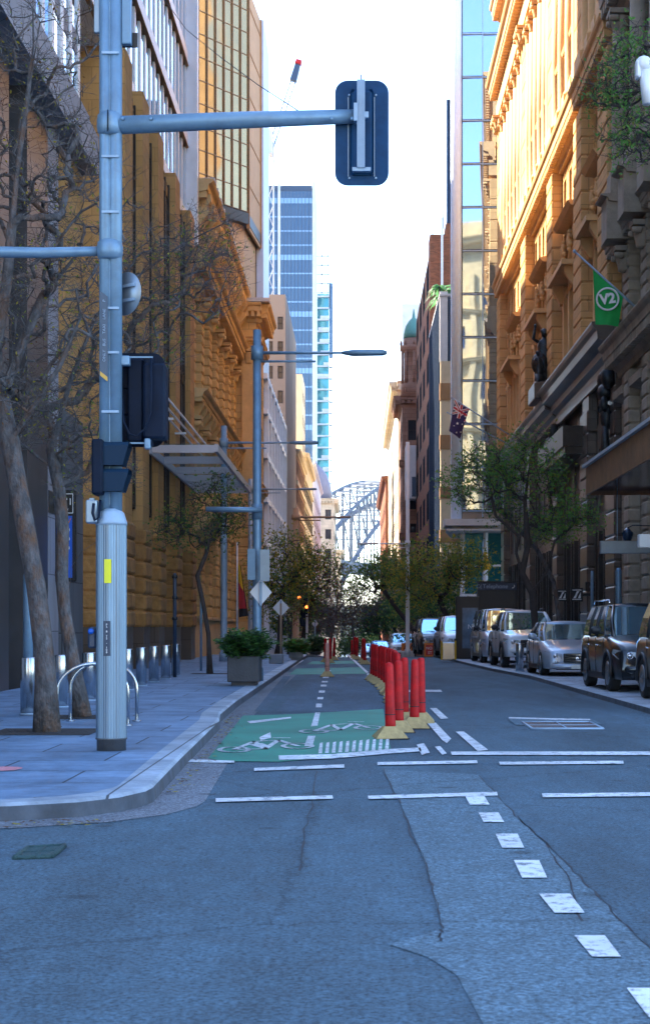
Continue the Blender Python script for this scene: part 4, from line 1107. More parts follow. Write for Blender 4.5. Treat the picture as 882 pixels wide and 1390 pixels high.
# low white glass shopfront building
r = thing('white_facade_building', 'low building with white metal and glass street facade beyond the sandstone pavilion', 'building', (-7, 120, 0))
body(r, -16, -7.3, 124.5, 157.5, 20.6, 'lilac_metal')
f = LF(157.5); b = MB(f.M)
for k in range(8):
    b.box(k*4.5, k*4.5+.4, -.25, .15, -2, 20.9, 0)
for z in (4.2, 7.6, 11, 14.4, 17.8, 20.5): b.box(0, 33, -.25, .1, z, z+.4, 0)
b.build('frame', MATS['white_metal'], r)
b = MB(f.M); b.box(0, 33, -.4, -.2, -2, 20.5); b.build('glazing', MATS['glass_blue'], r)
# beige concrete tower
r = block('beige_tower', 'plain beige concrete block with small square windows below the blue tower', -18, -7.0, 158, 185, 33.8, 'concrete_tan', 'L', 30, 2.4, .52, 1.25, .6, 8, corn=0, fbw=1.0, street=False, nv=1, nh=2)
b = MB(); b.box(-7.5,-7.0,158.5,185,-5,33.8); b.build('flank_wall', MATS['concrete_tan'], r)
block('narrow_building', 'narrow pinkish building with cream street face and stacked balconies', -16, -7.0, 186, 214, 21.8, 'pink_stone', 'L', 3.6, 3.4, 1.9, 1.9, .8, 4, corn=.5, bands=.5, cm='cream', nv=1, nh=1)
block('thin_tower', 'thin curved pale tower between the beige block and the blue tower', -9.6, -7.9, 232, 245, 37.6, 'cream', 'L', 3, 3.6, .9, 1.6, 1, 4, corn=0, fbw=1.2, nv=1, nh=1)
block('balcony_building', 'cream building with long dark balcony openings facing the street', -16, -7.0, 215, 252, 24.5, 'cream', 'L', 3.9, 3.5, 2.9, 1.7, .9, 4, corn=.6, bands=.6, nv=1, nh=1, gm='glass_navy')
block('white_building', 'plain white rendered building left of the dome', -16, -7.0, 253, 310, 27, 'white_conc', 'L', 5, 3.5, 1.2, 1.6, 1, 4, corn=.5, nv=1, nh=1, front=True)
r = block('dome_building', 'cream corner building with small dark windows and a grey dome', -14, -4.8, 330, 360, 27.5, 'cream_stone', 'L', 4, 4.0, 1.2, 2.0, 1, 4, corn=1.0, fbw=2.2, nv=1, nh=1)
b = MB(); b.lathe([(3.3,27.5),(3.3,28.6),(3.4,28.8),(3.1,30.6),(2.4,32.6),(1.3,34.1),(.4,34.8),(.1,35.6)], (-8.6,333.5,0), 24); b.build('dome', MATS['slate_dome'], r)
block('cream_terrace', 'cream building with a bracketed top at the end of the left street wall', -12, -3.9, 370, 400, 19, 'cream_stone', 'L', 4, 4.0, 1.2, 2.0, 1, 4, corn=.9, fbw=2.2, nv=1, nh=1)
# blue glass tower: curtain wall cells as parts of one face
r = thing('blue_glass_tower', 'tall blue glass tower with white pilasters standing behind the beige concrete block', 'tower', (-17, 400, gz(400)))
b = MB(); b.box(-24,-11.2,400.6,425,-8,110.5); b.build('core', MATS['navy_clad'], r)
xl, xr = -22.6, -11.1
b = MB(); b.box(xl,xr,400.3,400.6,-8,109); b.build('glazing', MATS['glass_blue'], r)
b = MB(); z = -6; k = 0
glassmat('glass_pale', (0.20,0.32,0.46), .15, .05, .6, .3)
while z < 108:
    b.box(xl,xr,400.2,400.3,z,z+(1.3 if k % 4 == 0 else .35),0); z += 3.5; k += 1
b.build('spandrel', MATS['glass_pale'], r)
b = MB()
for k in range(14): b.box(xl+k*.88, xl+k*.88+.12, 400.1, 400.2, -6, 109.5)
b.build('mullions', MATS['navy_clad'], r)
b = MB(); b.box(-19.6,-19.0,399.7,400.25,-6,111); b.box(-11.1,-10.5,399.7,425,-6,111.2); b.box(-22.9,-22.6,399.7,425,-6,111); b.build('pilaster', MATS['white_conc'], r)
# teal apartment tower with hoist
r = thing('teal_tower', 'thin teal glass apartment tower with stacked balconies and a hoist', 'tower', (-9.7, 460, gz(400)))
b = MB(); b.box(-12.0,-8.1,460.5,475,-8,96); b.build('core', MATS['glass_teal'], r)
b = MB(); z = -4; k = 0; rg = random.Random(3)
while z < 95:
    b.box(-12.1,-8.0,459.9,460.5,z,z+.45,0); 
    if rg.random() < .6: b.box(-12+rg.uniform(0,2.5),-8.2,459.8,460.45,z+.45,z+1.3,0)
    b.build('floor_band', MATS['white_conc'], r)
    if z > 10: b = MB(); b.box(-8.0,-7.1,460.2,463,z,z+.25,0); b.box(-7.25,-7.15,460.2,463,z+.25,z+1.2,1); b.build('balcony', [MATS['white_conc'], MATS['glass_teal']], r)
    b = MB(); z += 3.3
b = MB()
for x in (-12,-10.2,-8.4): b.box(x,x+.22,460,460.25,96,109)
for z in np.arange(96,109,2.6): b.box(-12,-8.2,460,460.2,z,z+.5)
b.box(-8.1,-7.8,460,460.3,92,116); b.build('frame', MATS['white_conc'], r)
b = MB(); b.box(-8.0,-7.0,460,462,78,99); 
b.build('hoist', MATS['glass_blue'], r)

block('end_building', 'low pinkish building closing the far end of the street under the bridge deck', -6, 9, 470, 490, 7.5, 'cream_stone', 'R', 3, 3.6, 1.2, 1.7, 1, 4, corn=.5, street=False, fbw=3.0, nv=1, nh=1)
# ---------------- arch bridge -----------------
r = thing('arch_bridge', 'grey steel arch bridge with lattice chords and hangers closing the end of the street', 'bridge', (32, 1300, 0))
b = MB()
def zt_(s): return 116.8 - 66*(s/250)**2
def zl_(s): return 98.8 - 105*(s/250)**2
dv = Vector((56,176,0)).normalized(); pv_ = Vector((dv.y,-dv.x,0))
def bp(s, off, z): q = Vector((50,1300,0)) + dv*s - pv_*off; return (q.x, q.y, z)
N_ = 28; ss = [-250+500*i/N_ for i in range(N_+1)]
for off in (0, 30):
    b.tube([bp(s,off,zt_(s)) for s in ss], 1.5, 4, 0, False); b.tube([bp(s,off,zl_(s)) for s in ss], 2.1, 4, 0, False)
    for i, s in enumerate(ss):
        b.tube([bp(s,off,zl_(s)), bp(s,off,zt_(s))], .9, 4, 0, False)
        if i < N_:
            s2 = ss[i+1]
            if s < 0: b.tube([bp(s,off,zt_(s)), bp(s2,off,zl_(s2))], .55, 4, 0, False)
            else: b.tube([bp(s,off,zl_(s)), bp(s2,off,zt_(s2))], .55, 4, 0, False)
for i, s in enumerate(ss[:-1]):
    s2 = ss[i+1]; b.tube([bp(s,0,zt_(s)), bp(s2,30,zt_(s2))], .35, 4, 0, False); b.tube([bp(s2,0,zt_(s2)), bp(s,30,zt_(s))], .35, 4, 0, False); b.tube([bp(s,0,zt_(s)), bp(s,30,zt_(s))], .45, 4, 0, False)
    b.tube([bp(s,0,zl_(s)), bp(s2,30,zl_(s2))], .35, 4, 0, False); b.tube([bp(s,0,zl_(s)), bp(s,30,zl_(s))], .5, 4, 0, False)
b.build('arch', MATS['bridge_steel'], r)
b = MB()
for off in (0, 30):
    for s in ss:
        if zl_(s) > 47:
            b = MB(); b.tube([bp(s,off,zl_(s)), bp(s,off,44)], .5, 4, 0, False); b.build('hanger', MATS['bridge_steel'], r)
b = MB()
for off0, off1, z0, z1 in ((-6,36,42,44),(-6.3,-5.7,44,46.5),(35.7,36.3,44,46.5)):
    pts = [bp(-420,off0,z0), bp(420,off0,z0), bp(420,off1,z0), bp(-420,off1,z0)]
    b.loft([[(x,y,z0) for x,y,_ in pts], [(x,y,z1) for x,y,_ in pts]])
b.build('deck', MATS['bridge_steel'], r)
mat('pylon_stone', (0.40,0.34,0.27), .8)
for s in (-262, 262):
    for off in (-8, 38):
        b = MB(); 
        def ring(z, h): return [bp(s-h,off-h*.6,z), bp(s+h,off-h*.6,z), bp(s+h,off+h*.6,z), bp(s-h,off+h*.6,z)]
        b.loft([ring(-8,9), ring(44,8), ring(44.1,7), ring(76,6), ring(76.1,6.6), ring(80,6.4)]); b.build('pylon', MATS['pylon_stone'], r)
# crane on a far roof
r = thing('tower_crane', 'red tipped crane jib poking up over the street beyond the bronze tower', 'crane', (-12, 205, 60))
b = MB()
tp = Vector(P(406,82,205)); mid = Vector(P(398,110,205)); base = Vector(P(366,205,205)); 
def lattice(p, q, w, n, m=0):
    d = (q-p); t = d.normalized(); s = t.cross(Vector((0,1,0))).normalized()*w; e = Vector((0,w,0))
    co_ = [s+e, s-e, -s-e, -s+e]
    for c in co_: b.tube([p+c, q+c], w*.13, 4, m, False)
    for i in range(n):
        a0, a1 = p+d*(i/n), p+d*((i+1)/n)
        for k in range(4): b.tube([a0+co_[k], a1+co_[(k+1)%4]], w*.08, 4, m, False)
b.bev(-.2,.2,-.2,.2,0,.01) if False else None
d_ = (tp-mid); s_ = d_.normalized().cross(Vector((0,1,0))).normalized()
def slab(p, q, w, m):
    b.loft([[tuple(p+s_*w+Vector((0,-w,0))), tuple(p-s_*w+Vector((0,-w,0))), tuple(p-s_*w+Vector((0,w,0))), tuple(p+s_*w+Vector((0,w,0)))],
            [tuple(q+s_*w*.8+Vector((0,-w,0))), tuple(q-s_*w*.8+Vector((0,-w,0))), tuple(q-s_*w*.8+Vector((0,w,0))), tuple(q+s_*w*.8+Vector((0,w,0)))]], m)
slab(mid, mid.lerp(tp,.75), .42, 1); slab(mid.lerp(tp,.8), tp, .42, 2)
lattice(base, mid, .30, 14, 1)
lattice(Vector((base.x,205,20)), Vector((base.x,205,base.z+1)), .5, 16, 0)
b.build('jib', [MATS['white_conc'], MATS['navy_clad'], MATS['red_plastic'], MATS['galv']], r)
b = MB(); q = P(364,195,205); b.bev(q[0]-.5,q[0]+.6,204,206,q[2]-1.5,q[2]+1.6,.1); b.build('cab', MATS['white_metal'], r)
# pale building behind the camera, mirrored in the glass bay
r = thing('classical_building', 'pale classical building across the junction, seen only mirrored in the blue panes', 'building', (0, -40, 0))
f = Fr((-8,-40,0),(0,1)); b = MB(f.M)
cs = cols_of(0, 28, 4, 3.4); rws = rows_of(2, 9, 7.1, 1.4, 4.4)
grid_wall(b, cs, rws, 0, 28, 0, 66, 1.2); b.box(0,28,-20,-1.21,0,66,1)
for k in range(5): b.box(28/4*k-.5,28/4*k+.5,0,.6,1,60)
for z in (14,24,34,44,54,64): cornice(b, 0, 28, z, 1.2, 1.2, 0)
stone('tan_classical', (0.56,0.40,0.19), 1.4, .6, .7, .15)
b.build('wall', [MATS['tan_classical'], MATS['glass_navy']], r)
# ================================================================ street furniture
def gp(px, py, kerb=True):
    """ground point under pixel on the raised footpath"""
    h = KH if kerb else 0.0
    d = (EYE-h)*FPX/(py-VY); return ((px-VX)*d/FPX, d, h)
mat('hood_black', (0.004,0.022,0.05), .55, spec=.2)
# ---- big signal pole -----
PD = 16.7; PX_ = (151.5-VX)*PD/FPX
def pz(py, d=PD): return EYE - (py-VY)*d/FPX
def pxx(px, d=PD): return (px-VX)*d/FPX
r = thing('signal_pole', 'tall grey traffic signal pole with ribbed metal base and two mast arms', 'traffic pole', (PX_, PD, KH))
b = MB(); n = 72; rr = .158; ring = lambda z: [((PX_+(rr-(.005 if k % 2 else 0))*math.cos(2*math.pi*k/n)), PD+(rr-(.005 if k % 2 else 0))*math.sin(2*math.pi*k/n), z) for k in range(n)]
b.loft([ring(.25), ring(pz(712))], 0, False); b.build('ribbed_shaft', MATS['alu_ribbed'], r)
b = MB(); b.lathe([(.15,KH),(.15,.24),(.163,.245),(.163,.26)], (PX_,PD,0), 32); b.build('base', MATS['planter_dark'], r)
b = MB(); z = pz(712); b.lathe([(.162,z-.01),(.162,z+.02),(.13,z+.12),(.085,z+.16)], (PX_,PD,0), 32); b.build('collar', MATS['galv'], r)
ux = pxx(157); zt = 9.4
b = MB(); b.lathe([(.07,z+.1),(.07,zt)], (ux+.0,PD,0), 20); b.lathe([(.062,z+.1),(.062,zt)], (pxx(143.5),PD-.01,0), 16)
b.box(pxx(147),pxx(151),PD-.05,PD+.05,z+.2,zt)
b.build('mast', MATS['pole_paint'], r)
for py in (700, 655, 620, 560, 480, 420, 290, 215, 75):
    b = MB(); b.box(pxx(140),pxx(163),PD-.085,PD+.02,pz(py)-.012,pz(py)+.012); b.build('clamp', MATS['galv'], r)
# arms
za = pz(169)
b = MB(); cx = pxx(149.5)
b.lathe([(.10,za-.115),(.125,za-.09),(.135,za-.03),(.135,za+.03),(.125,za+.09),(.10,za+.115)], (cx,PD,0), 20); 
for s in (-1,1): b.box(cx-.004,cx+.004,PD-.15,PD-.13,za-.11,za+.11)
b.build('arm_collar', MATS['pole_paint'], r)
b = MB(); b.tube([(cx+.1,PD,pz(170)),(pxx(330),PD,pz(163)),(pxx(482),PD,pz(158))], [.092,.085,.072], 16)
for q in (168,206,450,478): b.lathe([(.02,-.012),(.02,.0)], (pxx(q),PD-.088,pz(165)), 8, axis='y')
b.build('mast_arm', MATS['pole_paint'], r)
zb = pz(340)
b = MB(); b.lathe([(.10,zb-.10),(.125,zb-.08),(.135,zb-.02),(.135,zb+.03),(.125,zb+.08),(.10,zb+.10)], (cx,PD,0), 20); b.build('arm_collar', MATS['pole_paint'], r)
b = MB(); b.tube([(cx-.1,PD,pz(341)),(pxx(60),PD,pz(343)),(pxx(-160),PD,pz(340))], [.05,.055,.07], 12); b.build('mast_arm', MATS['pole_paint'], r)
# stickers, tag plate
b = MB(); b.lathe([(rr+.004,pz(792)),(rr+.004,pz(760))], (PX_,PD,0), 72); 
def arcpatch(px0, px1, py0, py1, m, name, off=.004):
    b = MB(); x0, x1 = pxx(px0)-PX_, pxx(px1)-PX_
    a0, a1 = math.acos(max(-1,min(1,x1/rr))), math.acos(max(-1,min(1,x0/rr)))
    r0 = [(PX_+(rr+off)*math.cos(a0+(a1-a0)*i/6), PD-(rr+off)*math.sin(a0+(a1-a0)*i/6)) for i in range(7)]
    b.loft([[(x,y,pz(py1)) for x,y in r0],[(x,y,pz(py0)) for x,y in r0]], 0, True, False, False); return b.build(name, MATS[m], r, fixn=False)
arcpatch(145,154.5,760,792,'yellow_sticker','sticker'); arcpatch(144,153,843,890,'navy_sign','number_plate')
for i, ch in enumerate('PS 8 75 - 108'):
    if ch != ' ': text(ch, .03, MATS['letter_white'], r, rel(r,(pxx(148.5), PD-rr-.008, pz(848+i*3.1))), (R(90),R(-90) if False else 0,0), ext=.001)
# street name blade seen edge-on
r2 = thing('vertical_sign', 'narrow dark vertical sign with pale lettering and yellow foot strapped to the signal pole', 'sign', (pxx(145),PD-.12,pz(450)))
b = MB(); x0, x1 = pxx(139.5), pxx(148.5)
b.loft([[(x0,PD-.16,pz(513)),(x1,PD-.10,pz(520)),(x1,PD-.09,pz(520)),(x0,PD-.15,pz(513))],[(x0,PD-.16,pz(399)),(x1,PD-.10,pz(405)),(x1,PD-.09,pz(405)),(x0,PD-.15,pz(399))]]); b.build('panel', MATS['navy_sign'], r2)
b = MB(); b.quad((x0,PD-.165,pz(513)),(x1,PD-.105,pz(520)),(x1,PD-.105,pz(514)),(x0,PD-.165,pz(507))); b.build('yellow_foot', MATS['amber_foot'], r2)
for i, (t_, py) in enumerate((('P',412),('LANE',430),('TAXI',450),('BUS',468),('ONLY',486))):
    text(t_, .045, MATS['letter_dim'], r2, rel(r2,(pxx(144.5), PD-.138, pz(py))), (R(90),R(-90),R(35)), ext=.001)
# round sign back
r2 = thing('round_sign', 'grey back of a round traffic sign on the right of the signal pole', 'sign', (pxx(170),PD+.15,pz(395)))
b = MB(); b.M = Matrix.Translation((pxx(168),PD+.14,pz(395))) @ Matrix.Rotation(R(-38),4,'Z'); b.lathe([(.225,0),(.225,.006)], (0,0,0), 32, axis='y'); b.build('disc', MATS['sign_back'], r2)
b = MB(); b.M = Matrix.Translation((pxx(168),PD+.14,pz(395))) @ Matrix.Rotation(R(-38),4,'Z'); b.box(-.15,.15,-.03,-.001,.06,.09); b.box(-.15,.15,-.03,-.001,-.09,-.06); b.build('rail', MATS['galv'], r2)
# panel signs at the top of the pole
r2 = thing('direction_sign', 'blue grey box sign near the top of the signal pole', 'sign', (pxx(172),PD,pz(30)))
b = MB(); b.bev(pxx(166),pxx(179),PD-.04,PD+.05,pz(61),pz(-40),.01); b.build('panel', MATS['pole_paint'], r2)
b = MB(); b.box(pxx(165.5),pxx(186),PD+.051,PD+.06,pz(62),pz(42)); b.build('shade', MATS['black_metal'], r2)
r2 = thing('direction_sign', 'pale blue narrow panel left of the signal pole top', 'sign', (pxx(132),PD,pz(20)))
b = MB(); b.bev(pxx(128),pxx(136),PD-.02,PD+.03,pz(45),pz(-40),.008); b.build('panel', MATS['sign_back'], r2)
# overhead signal head seen from behind
r2 = thing('traffic_light', 'overhead traffic light at the end of the mast arm seen from behind', 'traffic light', (pxx(491),PD,pz(178)))
def rrect(cx, cz, w, h, rad, n=7):
    pts = []
    for qx, qz, a0 in ((w-rad,h-rad,0),(-(w-rad),h-rad,90),(-(w-rad),-(h-rad),180),(w-rad,-(h-rad),270)):
        for k in range(n): a = R(a0+90*k/(n-1)); pts.append((cx+qx+rad*math.cos(a), cz+qz+rad*math.sin(a)))
    return pts
def plate(b, cx, cz, w, h, rad, y0, y1, m=0):
    p_ = rrect(cx, cz, w, h, rad); b.loft([[(x,y0,z) for x,z in p_],[(x,y1,z) for x,z in p_]], m)
w_, h_ = pxx(527.5)-pxx(454.5), pz(107)-pz(250); cx2, cz2 = pxx(491), pz(178.5)
b = MB(); plate(b, cx2, cz2, w_/2, h_/2, .13, PD+.05, PD+.062); b.build('target_board', MATS['signal_back'], r2)
b = MB()
b.bev(cx2-.12,cx2+.12,PD+.015,PD+.049,cz2-.44,cz2+.44,.03)
b.build('housing', MATS['signal_back'], r2)
b = MB()
for k in (-1,0,1):
    for i in range(9):
        a = R(10+i*20); a1 = R(30+i*20) if i < 8 else a
        x_, z_ = cx2+.135*math.cos(a), cz2+k*.3+.135*math.sin(a)
        b.tube([(x_,PD+.063,z_),(x_,PD+.28-.05*abs(i-4)/4,z_)], .022, 5)
b.build('visor', MATS['black_plastic'], r2)
b = MB(); xb0, xb1 = pxx(484.5), pxx(495)
b.box(xb0,xb1,PD-.075,PD-.045,pz(230),pz(111)); b.box(xb0,xb0+.008,PD-.10,PD-.0751,pz(230),pz(111)); b.box(xb1-.008,xb1,PD-.10,PD-.0751,pz(230),pz(111))
b.box(pxx(480),pxx(485),PD-.11,PD+.02,pz(168),pz(144)); b.box(pxx(495),pxx(500),PD-.09,PD-.02,pz(163),pz(155)); b.box(pxx(478),pxx(503),PD-.06,PD-.001,pz(234),pz(229))
b.tube([(pxx(490),PD-.06,pz(112)),(pxx(490),PD-.06,pz(104))], .01, 6); b.build('bracket', MATS['galv'], r2)
b = MB()
for qx in (474,510):
    for qy in (127,240): b.lathe([(.012,0),(.012,.006)], (pxx(qx),PD+.043,pz(qy)), 8, axis='y')
for qx in (472.5,508): b.box(pxx(qx)-.004,pxx(qx)+.004,PD+.040,PD+.0495,pz(238),pz(130))
b.build('bolt', MATS['galv'], r2)
# signal heads on the pole
r2 = thing('traffic_light', 'pair of black traffic light boxes with a hanging cable behind the signal pole', 'traffic light', (pxx(190),PD+.2,pz(540)))
b = MB(); plate(b, pxx(175), pz(537), (pxx(215)-pxx(126))/2*.98, (pz(472)-pz(602))/2, .12, PD+.33, PD+.342); b.build('target_board', MATS['black_plastic'], r2)
b = MB(); b.bev(pxx(171),pxx(193),PD+.10,PD+.32,pz(598),pz(484),.02); b.bev(pxx(194),pxx(224.5),PD+.02,PD+.30,pz(595),pz(492),.025); b.bev(pxx(196),pxx(206),PD+.05,PD+.2,pz(604),pz(483),.01)
for k in range(3): b.box(pxx(165),pxx(171),PD+.15,PD+.3,pz(595-k*36),pz(566-k*36))
b.build('housing', MATS['black_plastic'], r2)
b = MB(); b.box(pxx(160),pxx(207),PD+.03,PD+.05,pz(485),pz(483)); b.box(pxx(160),pxx(200),PD+.03,PD+.05,pz(602),pz(600)); b.bev(pxx(163),pxx(176),PD-.02,PD+.1,pz(496),pz(483),.01); b.bev(pxx(196),pxx(204),PD-.0,PD+.1,pz(609),pz(595),.01); b.build('bracket', MATS['pole_paint'], r2)
b = MB(); b.tube([(pxx(205),PD-.0,pz(486)),(pxx(206),PD-.02,pz(520)),(pxx(205),PD-.03,pz(560)),(pxx(198),PD-.03,pz(582)),(pxx(186),PD-.02,pz(593)),(pxx(176),PD-.01,pz(589)),(pxx(168),PD,pz(572)),(pxx(166),PD+.03,pz(540))], .011, 8); b.build('cable', MATS['black_plastic'], r2)
r2 = thing('pedestrian_light', 'two lens pedestrian light with deep hoods on the signal pole below the boxes', 'pedestrian light', (pxx(150),PD-.1,pz(636)))
b = MB(); b.bev(pxx(129),pxx(144),PD-.22,PD+.12,pz(673),pz(599),.02); b.build('housing', MATS['black_plastic'], r2)
for q0, q1 in ((602,636),(638,671)):
    b = MB()
    def hood(x, s, cy=PD-.05): return [(x,cy-.13*s,pz(q1)+.02),(x,cy-.14*s,pz(q0)-.04),(x,cy-.1*s,pz(q0)-.0),(x,cy+.1*s,pz(q0)-.0),(x,cy+.14*s,pz(q0)-.04),(x,cy+.13*s,pz(q1)+.02)]
    top = hood(pxx(144),1.0); end = [(pxx(178 if i in (1,2,3,4) else 170), y, z) for i,(x,y,z) in enumerate(hood(0,1.0))]
    b.loft([top, end], 0, False, False); b.build('hood', MATS['hood_black'], r2)
    b = MB(); b.box(pxx(144),pxx(145),PD-.17,PD+.08,pz(q1)+.03,pz(q0)-.02); b.build('lens', MATS['glass_navy'], r2)
r2 = thing('detector_box', 'small white detector box with black cable on the signal pole', 'box', (pxx(128),PD-.05,pz(695)))
b = MB(); b.bev(pxx(120),pxx(135),PD-.16,PD+.02,pz(711),pz(680),.012); b.box(pxx(124),pxx(130),PD-.1,PD-.04,pz(680),pz(677)); b.build('case', MATS['sign_back'], r2)
b = MB(); b.tube([(pxx(131),PD-.17,pz(685)),(pxx(130),PD-.19,pz(698)),(pxx(133),PD-.19,pz(708)),(pxx(138),PD-.17,pz(704)),(pxx(139),PD-.12,pz(680))], .014, 8); b.build('cable', MATS['black_plastic'], r2)
r2 = thing('push_button', 'dark blue pedestrian push button unit on the left of the ribbed pole base', 'push button', (pxx(126),PD,pz(865)))
b = MB(); b.bev(pxx(120.5),pxx(132),PD-.06,PD+.06,pz(880),pz(851),.02); b.build('case', MATS['navy_sign'], r2); b = MB(); b.lathe([(.03,0),(.03,.02)], (pxx(125.5),PD-.082,pz(857)), 12, axis='y'); b.build('button', MATS['blue_panel'], r2)
# overhead wire
r2 = thing('overhead_wire', 'thin black wire sagging from the upper left facade down to the mast arm', 'wire', P(253,40,24))
b = MB(); pts = [P(180,-60,34), P(253,40,30), P(300,78,26), P(350,115,22), P(395,144,18), (pxx(412),PD,pz(155)), (pxx(417),PD,pz(150))]; b.tube(pts, .006, 5); b.build('strand', MATS['black_plastic'], r2)

# ---- street lamps -----
def lamp(name, label, px, d, ytop, yarm, xend, w, m='pole_paint', head=True, z0=None, lowarm=True, pole_r=None):
    z0 = (KH if z0 is None else z0) + gz(d)
    x = pxx(px, d); r = thing(name, label, 'street lamp', (x, d, z0), 0, 'street lamps along the footpath')
    s = d/FPX; rad = w*s/2
    b = MB(); b.lathe([(rad*1.6,z0),(rad*1.6,z0+.3),(rad*1.15,z0+.35),(rad*1.1,z0+3),(rad,pz(ytop,d))], (x,d,0), 14); b.lathe([(rad*1.5,pz(yarm,d)-.16),(rad*1.5,pz(yarm,d)+.16)], (x,d,0), 14); b.build('pole', MATS[m], r)
    zA = pz(yarm,d); x2 = pxx(xend,d)
    b = MB(); b.tube([(x,d,zA),(x2-(.6 if head else 0),d,zA-.0)], [rad*.42,rad*.28], 8)
    if lowarm: b.tube([(x,d,zA-.20),(x+(x2-x)*.45,d,zA-.2)], [rad*.3,rad*.25], 6)
    b.build('arm', MATS[m], r)
    if head:
        b = MB(); b.loft([[(x2-1.05,d-.05,zA-.03),(x2-1.05,d+.05,zA-.03),(x2-1.05,d+.05,zA+.03),(x2-1.05,d-.05,zA+.03)],
                          [(x2-.8,d-.14,zA-.06),(x2-.8,d+.14,zA-.06),(x2-.8,d+.1,zA+.06),(x2-.8,d-.1,zA+.06)],
                          [(x2-.1,d-.13,zA-.05),(x2-.1,d+.13,zA-.05),(x2-.1,d+.1,zA+.06),(x2-.1,d-.1,zA+.06)],
                          [(x2,d-.05,zA-.03),(x2,d+.05,zA-.03),(x2,d+.05,zA+.03),(x2,d-.05,zA+.03)]], 0, True); b.build('lantern', MATS[m], r)
    return r
lamp('street_lamp', 'tall blue grey lamp post behind the dark planter with its arm over the bike lane', 349, 38, 448, 479, 525, 11)
lamp('street_lamp', 'lamp post in front of the orange sandstone building with a low twin arm', 304, 60, 578, 601, 432, 8, m='galv')
lamp('street_lamp', 'thin lamp post beyond the sandstone corner pavilion', 340, 88, 650, 664, 430, 6, m='galv')
lamp('street_lamp', 'brownish lamp post with an orange tag beside the diamond sign', 401.5, 102, 690, 702, 476, 8, m='concrete_tan')
lamp('street_lamp', 'white lamp post on the right between the dark conifers and the parked cars', 553, 84, 600, 738, 513, 5, m='white_metal', z0=.1)
# signs hung on the first lamp post
D_ = 37.6
def plain_sign(name, label, cat, px0, px1, py0, py1, d, m, grp=None, diamond=False, post=None, y_th=.03, extra=None):
    cx_, cz_ = pxx((px0+px1)/2,d), pz((py0+py1)/2,d); base = gz(d)+KH
    r = thing(name, label, cat, (cx_,d,base if post else cz_), 0, grp)
    w2, h2 = (pxx(px1,d)-pxx(px0,d))/2, (pz(py0,d)-pz(py1,d))/2
    b = MB()
    if diamond: p_ = [(cx_-w2,cz_),(cx_,cz_-h2),(cx_+w2,cz_),(cx_,cz_+h2)]
    else: p_ = rrect(cx_, cz_, w2, h2, min(w2,h2)*.12, 4)
    b.loft([[(x,d-.01,z) for x,z in p_],[(x,d+.01,z) for x,z in p_]]); b.build('panel', MATS[m], r)
    if diamond:
        b = MB(); b.box(cx_-.03,cx_+.03,d-.05,d-.011,cz_-h2*1.0,cz_+h2*.8); b.build('rail', MATS['galv'], r)
    if post:
        b = MB(); b.lathe([(.035,base),(.035,cz_+h2*.5)], (cx_,d+.06 if not diamond else d-.03,0), 8); b.build('post', MATS[post], r)
    return r
plain_sign('parking_sign', 'blue grey rectangular sign back on the first lamp post, left of the shaft', 'sign', 336, 346.5, 745, 787, D_, 'pole_paint')
plain_sign('parking_sign', 'paler rectangular sign panel on the first lamp post, right of the shaft', 'sign', 353, 366, 746, 789, D_, 'sign_back')
plain_sign('warning_sign', 'large pale diamond sign on the first lamp post below the rectangular panels', 'sign', 339, 369, 786, 822, D_+.3, 'white_paint_sign', diamond=True)
plain_sign('warning_sign', 'white diamond sign on its own post behind the dark planter', 'sign', 370, 392.5, 813, 837, 58, 'white_paint_sign', 'diamond signs on posts', True, 'concrete_tan')
plain_sign('warning_sign', 'small far white diamond sign on a post past the red posts', 'sign', 423, 432, 841, 852, 100, 'white_paint_sign', 'diamond signs on posts', True, 'galv')
# low ribbed arm & box on first lamp
r2 = thing('sign_bracket_bar', 'short ribbed horizontal bar across the first lamp post at mid height', 'bar', (pxx(330,38),37.8,pz(693,38)))
b = MB(); b.tube([(pxx(281,38),37.8,pz(692,38)),(pxx(356,38),37.8,pz(693,38))], .06, 8); b.lathe([(.13,pz(705,38)),(.13,pz(684,38))], (pxx(349,38),38,0), 12); b.build('tube', MATS['pole_paint'], r2)

# ---- bollards -----
proto = None
specs = [(23.5,39,'steel bollard nearest the camera, behind the leaning tree'),(25.6,82,'second steel bollard from the camera, right of the tree trunk'),(27.9,121,'third steel bollard from the camera, just left of the ribbed pole'),
 (30.4,150,'fourth steel bollard from the camera, hidden mostly by the ribbed pole'),(32.6,173,'steel bollard touching the right side of the ribbed pole'),(34.9,192,'steel bollard one gap right of the ribbed pole'),(37.2,209,'third steel bollard right of the ribbed pole'),
 (39.3,225,'fourth steel bollard right of the ribbed pole'),(42.0,238.5,'farthest steel bollard, beside the dark thin post')]
for d, px, lab in specs:
    if proto is None:
        proto = thing('bollard', lab, 'bollard', (0,0,0), 0, 'steel bollards along the left footpath')
        b = MB(); b.lathe([(.115,0),(.115,.815),(.11,.825),(.07,.83),(.001,.832)], n=24); b.build('post', MATS['steel'], proto)
        b = MB(); b.lathe([(.135,0),(.135,.02),(.12,.025)], n=24); b.build('base_ring', MATS['galv'], proto)
        o = proto
    else: o = copy_tree(proto)
    o['label'] = lab; o.location = (pxx(px,d), d, KH)
for px, py_, d, lab in ((708,905,54,'single steel bollard on the right bay in front of the white ute'),):
    o = copy_tree(proto); o['label'] = lab; o['group'] = 'steel bollards on the right'; del o['group']; o.location = (4.75, 47.5, BH)
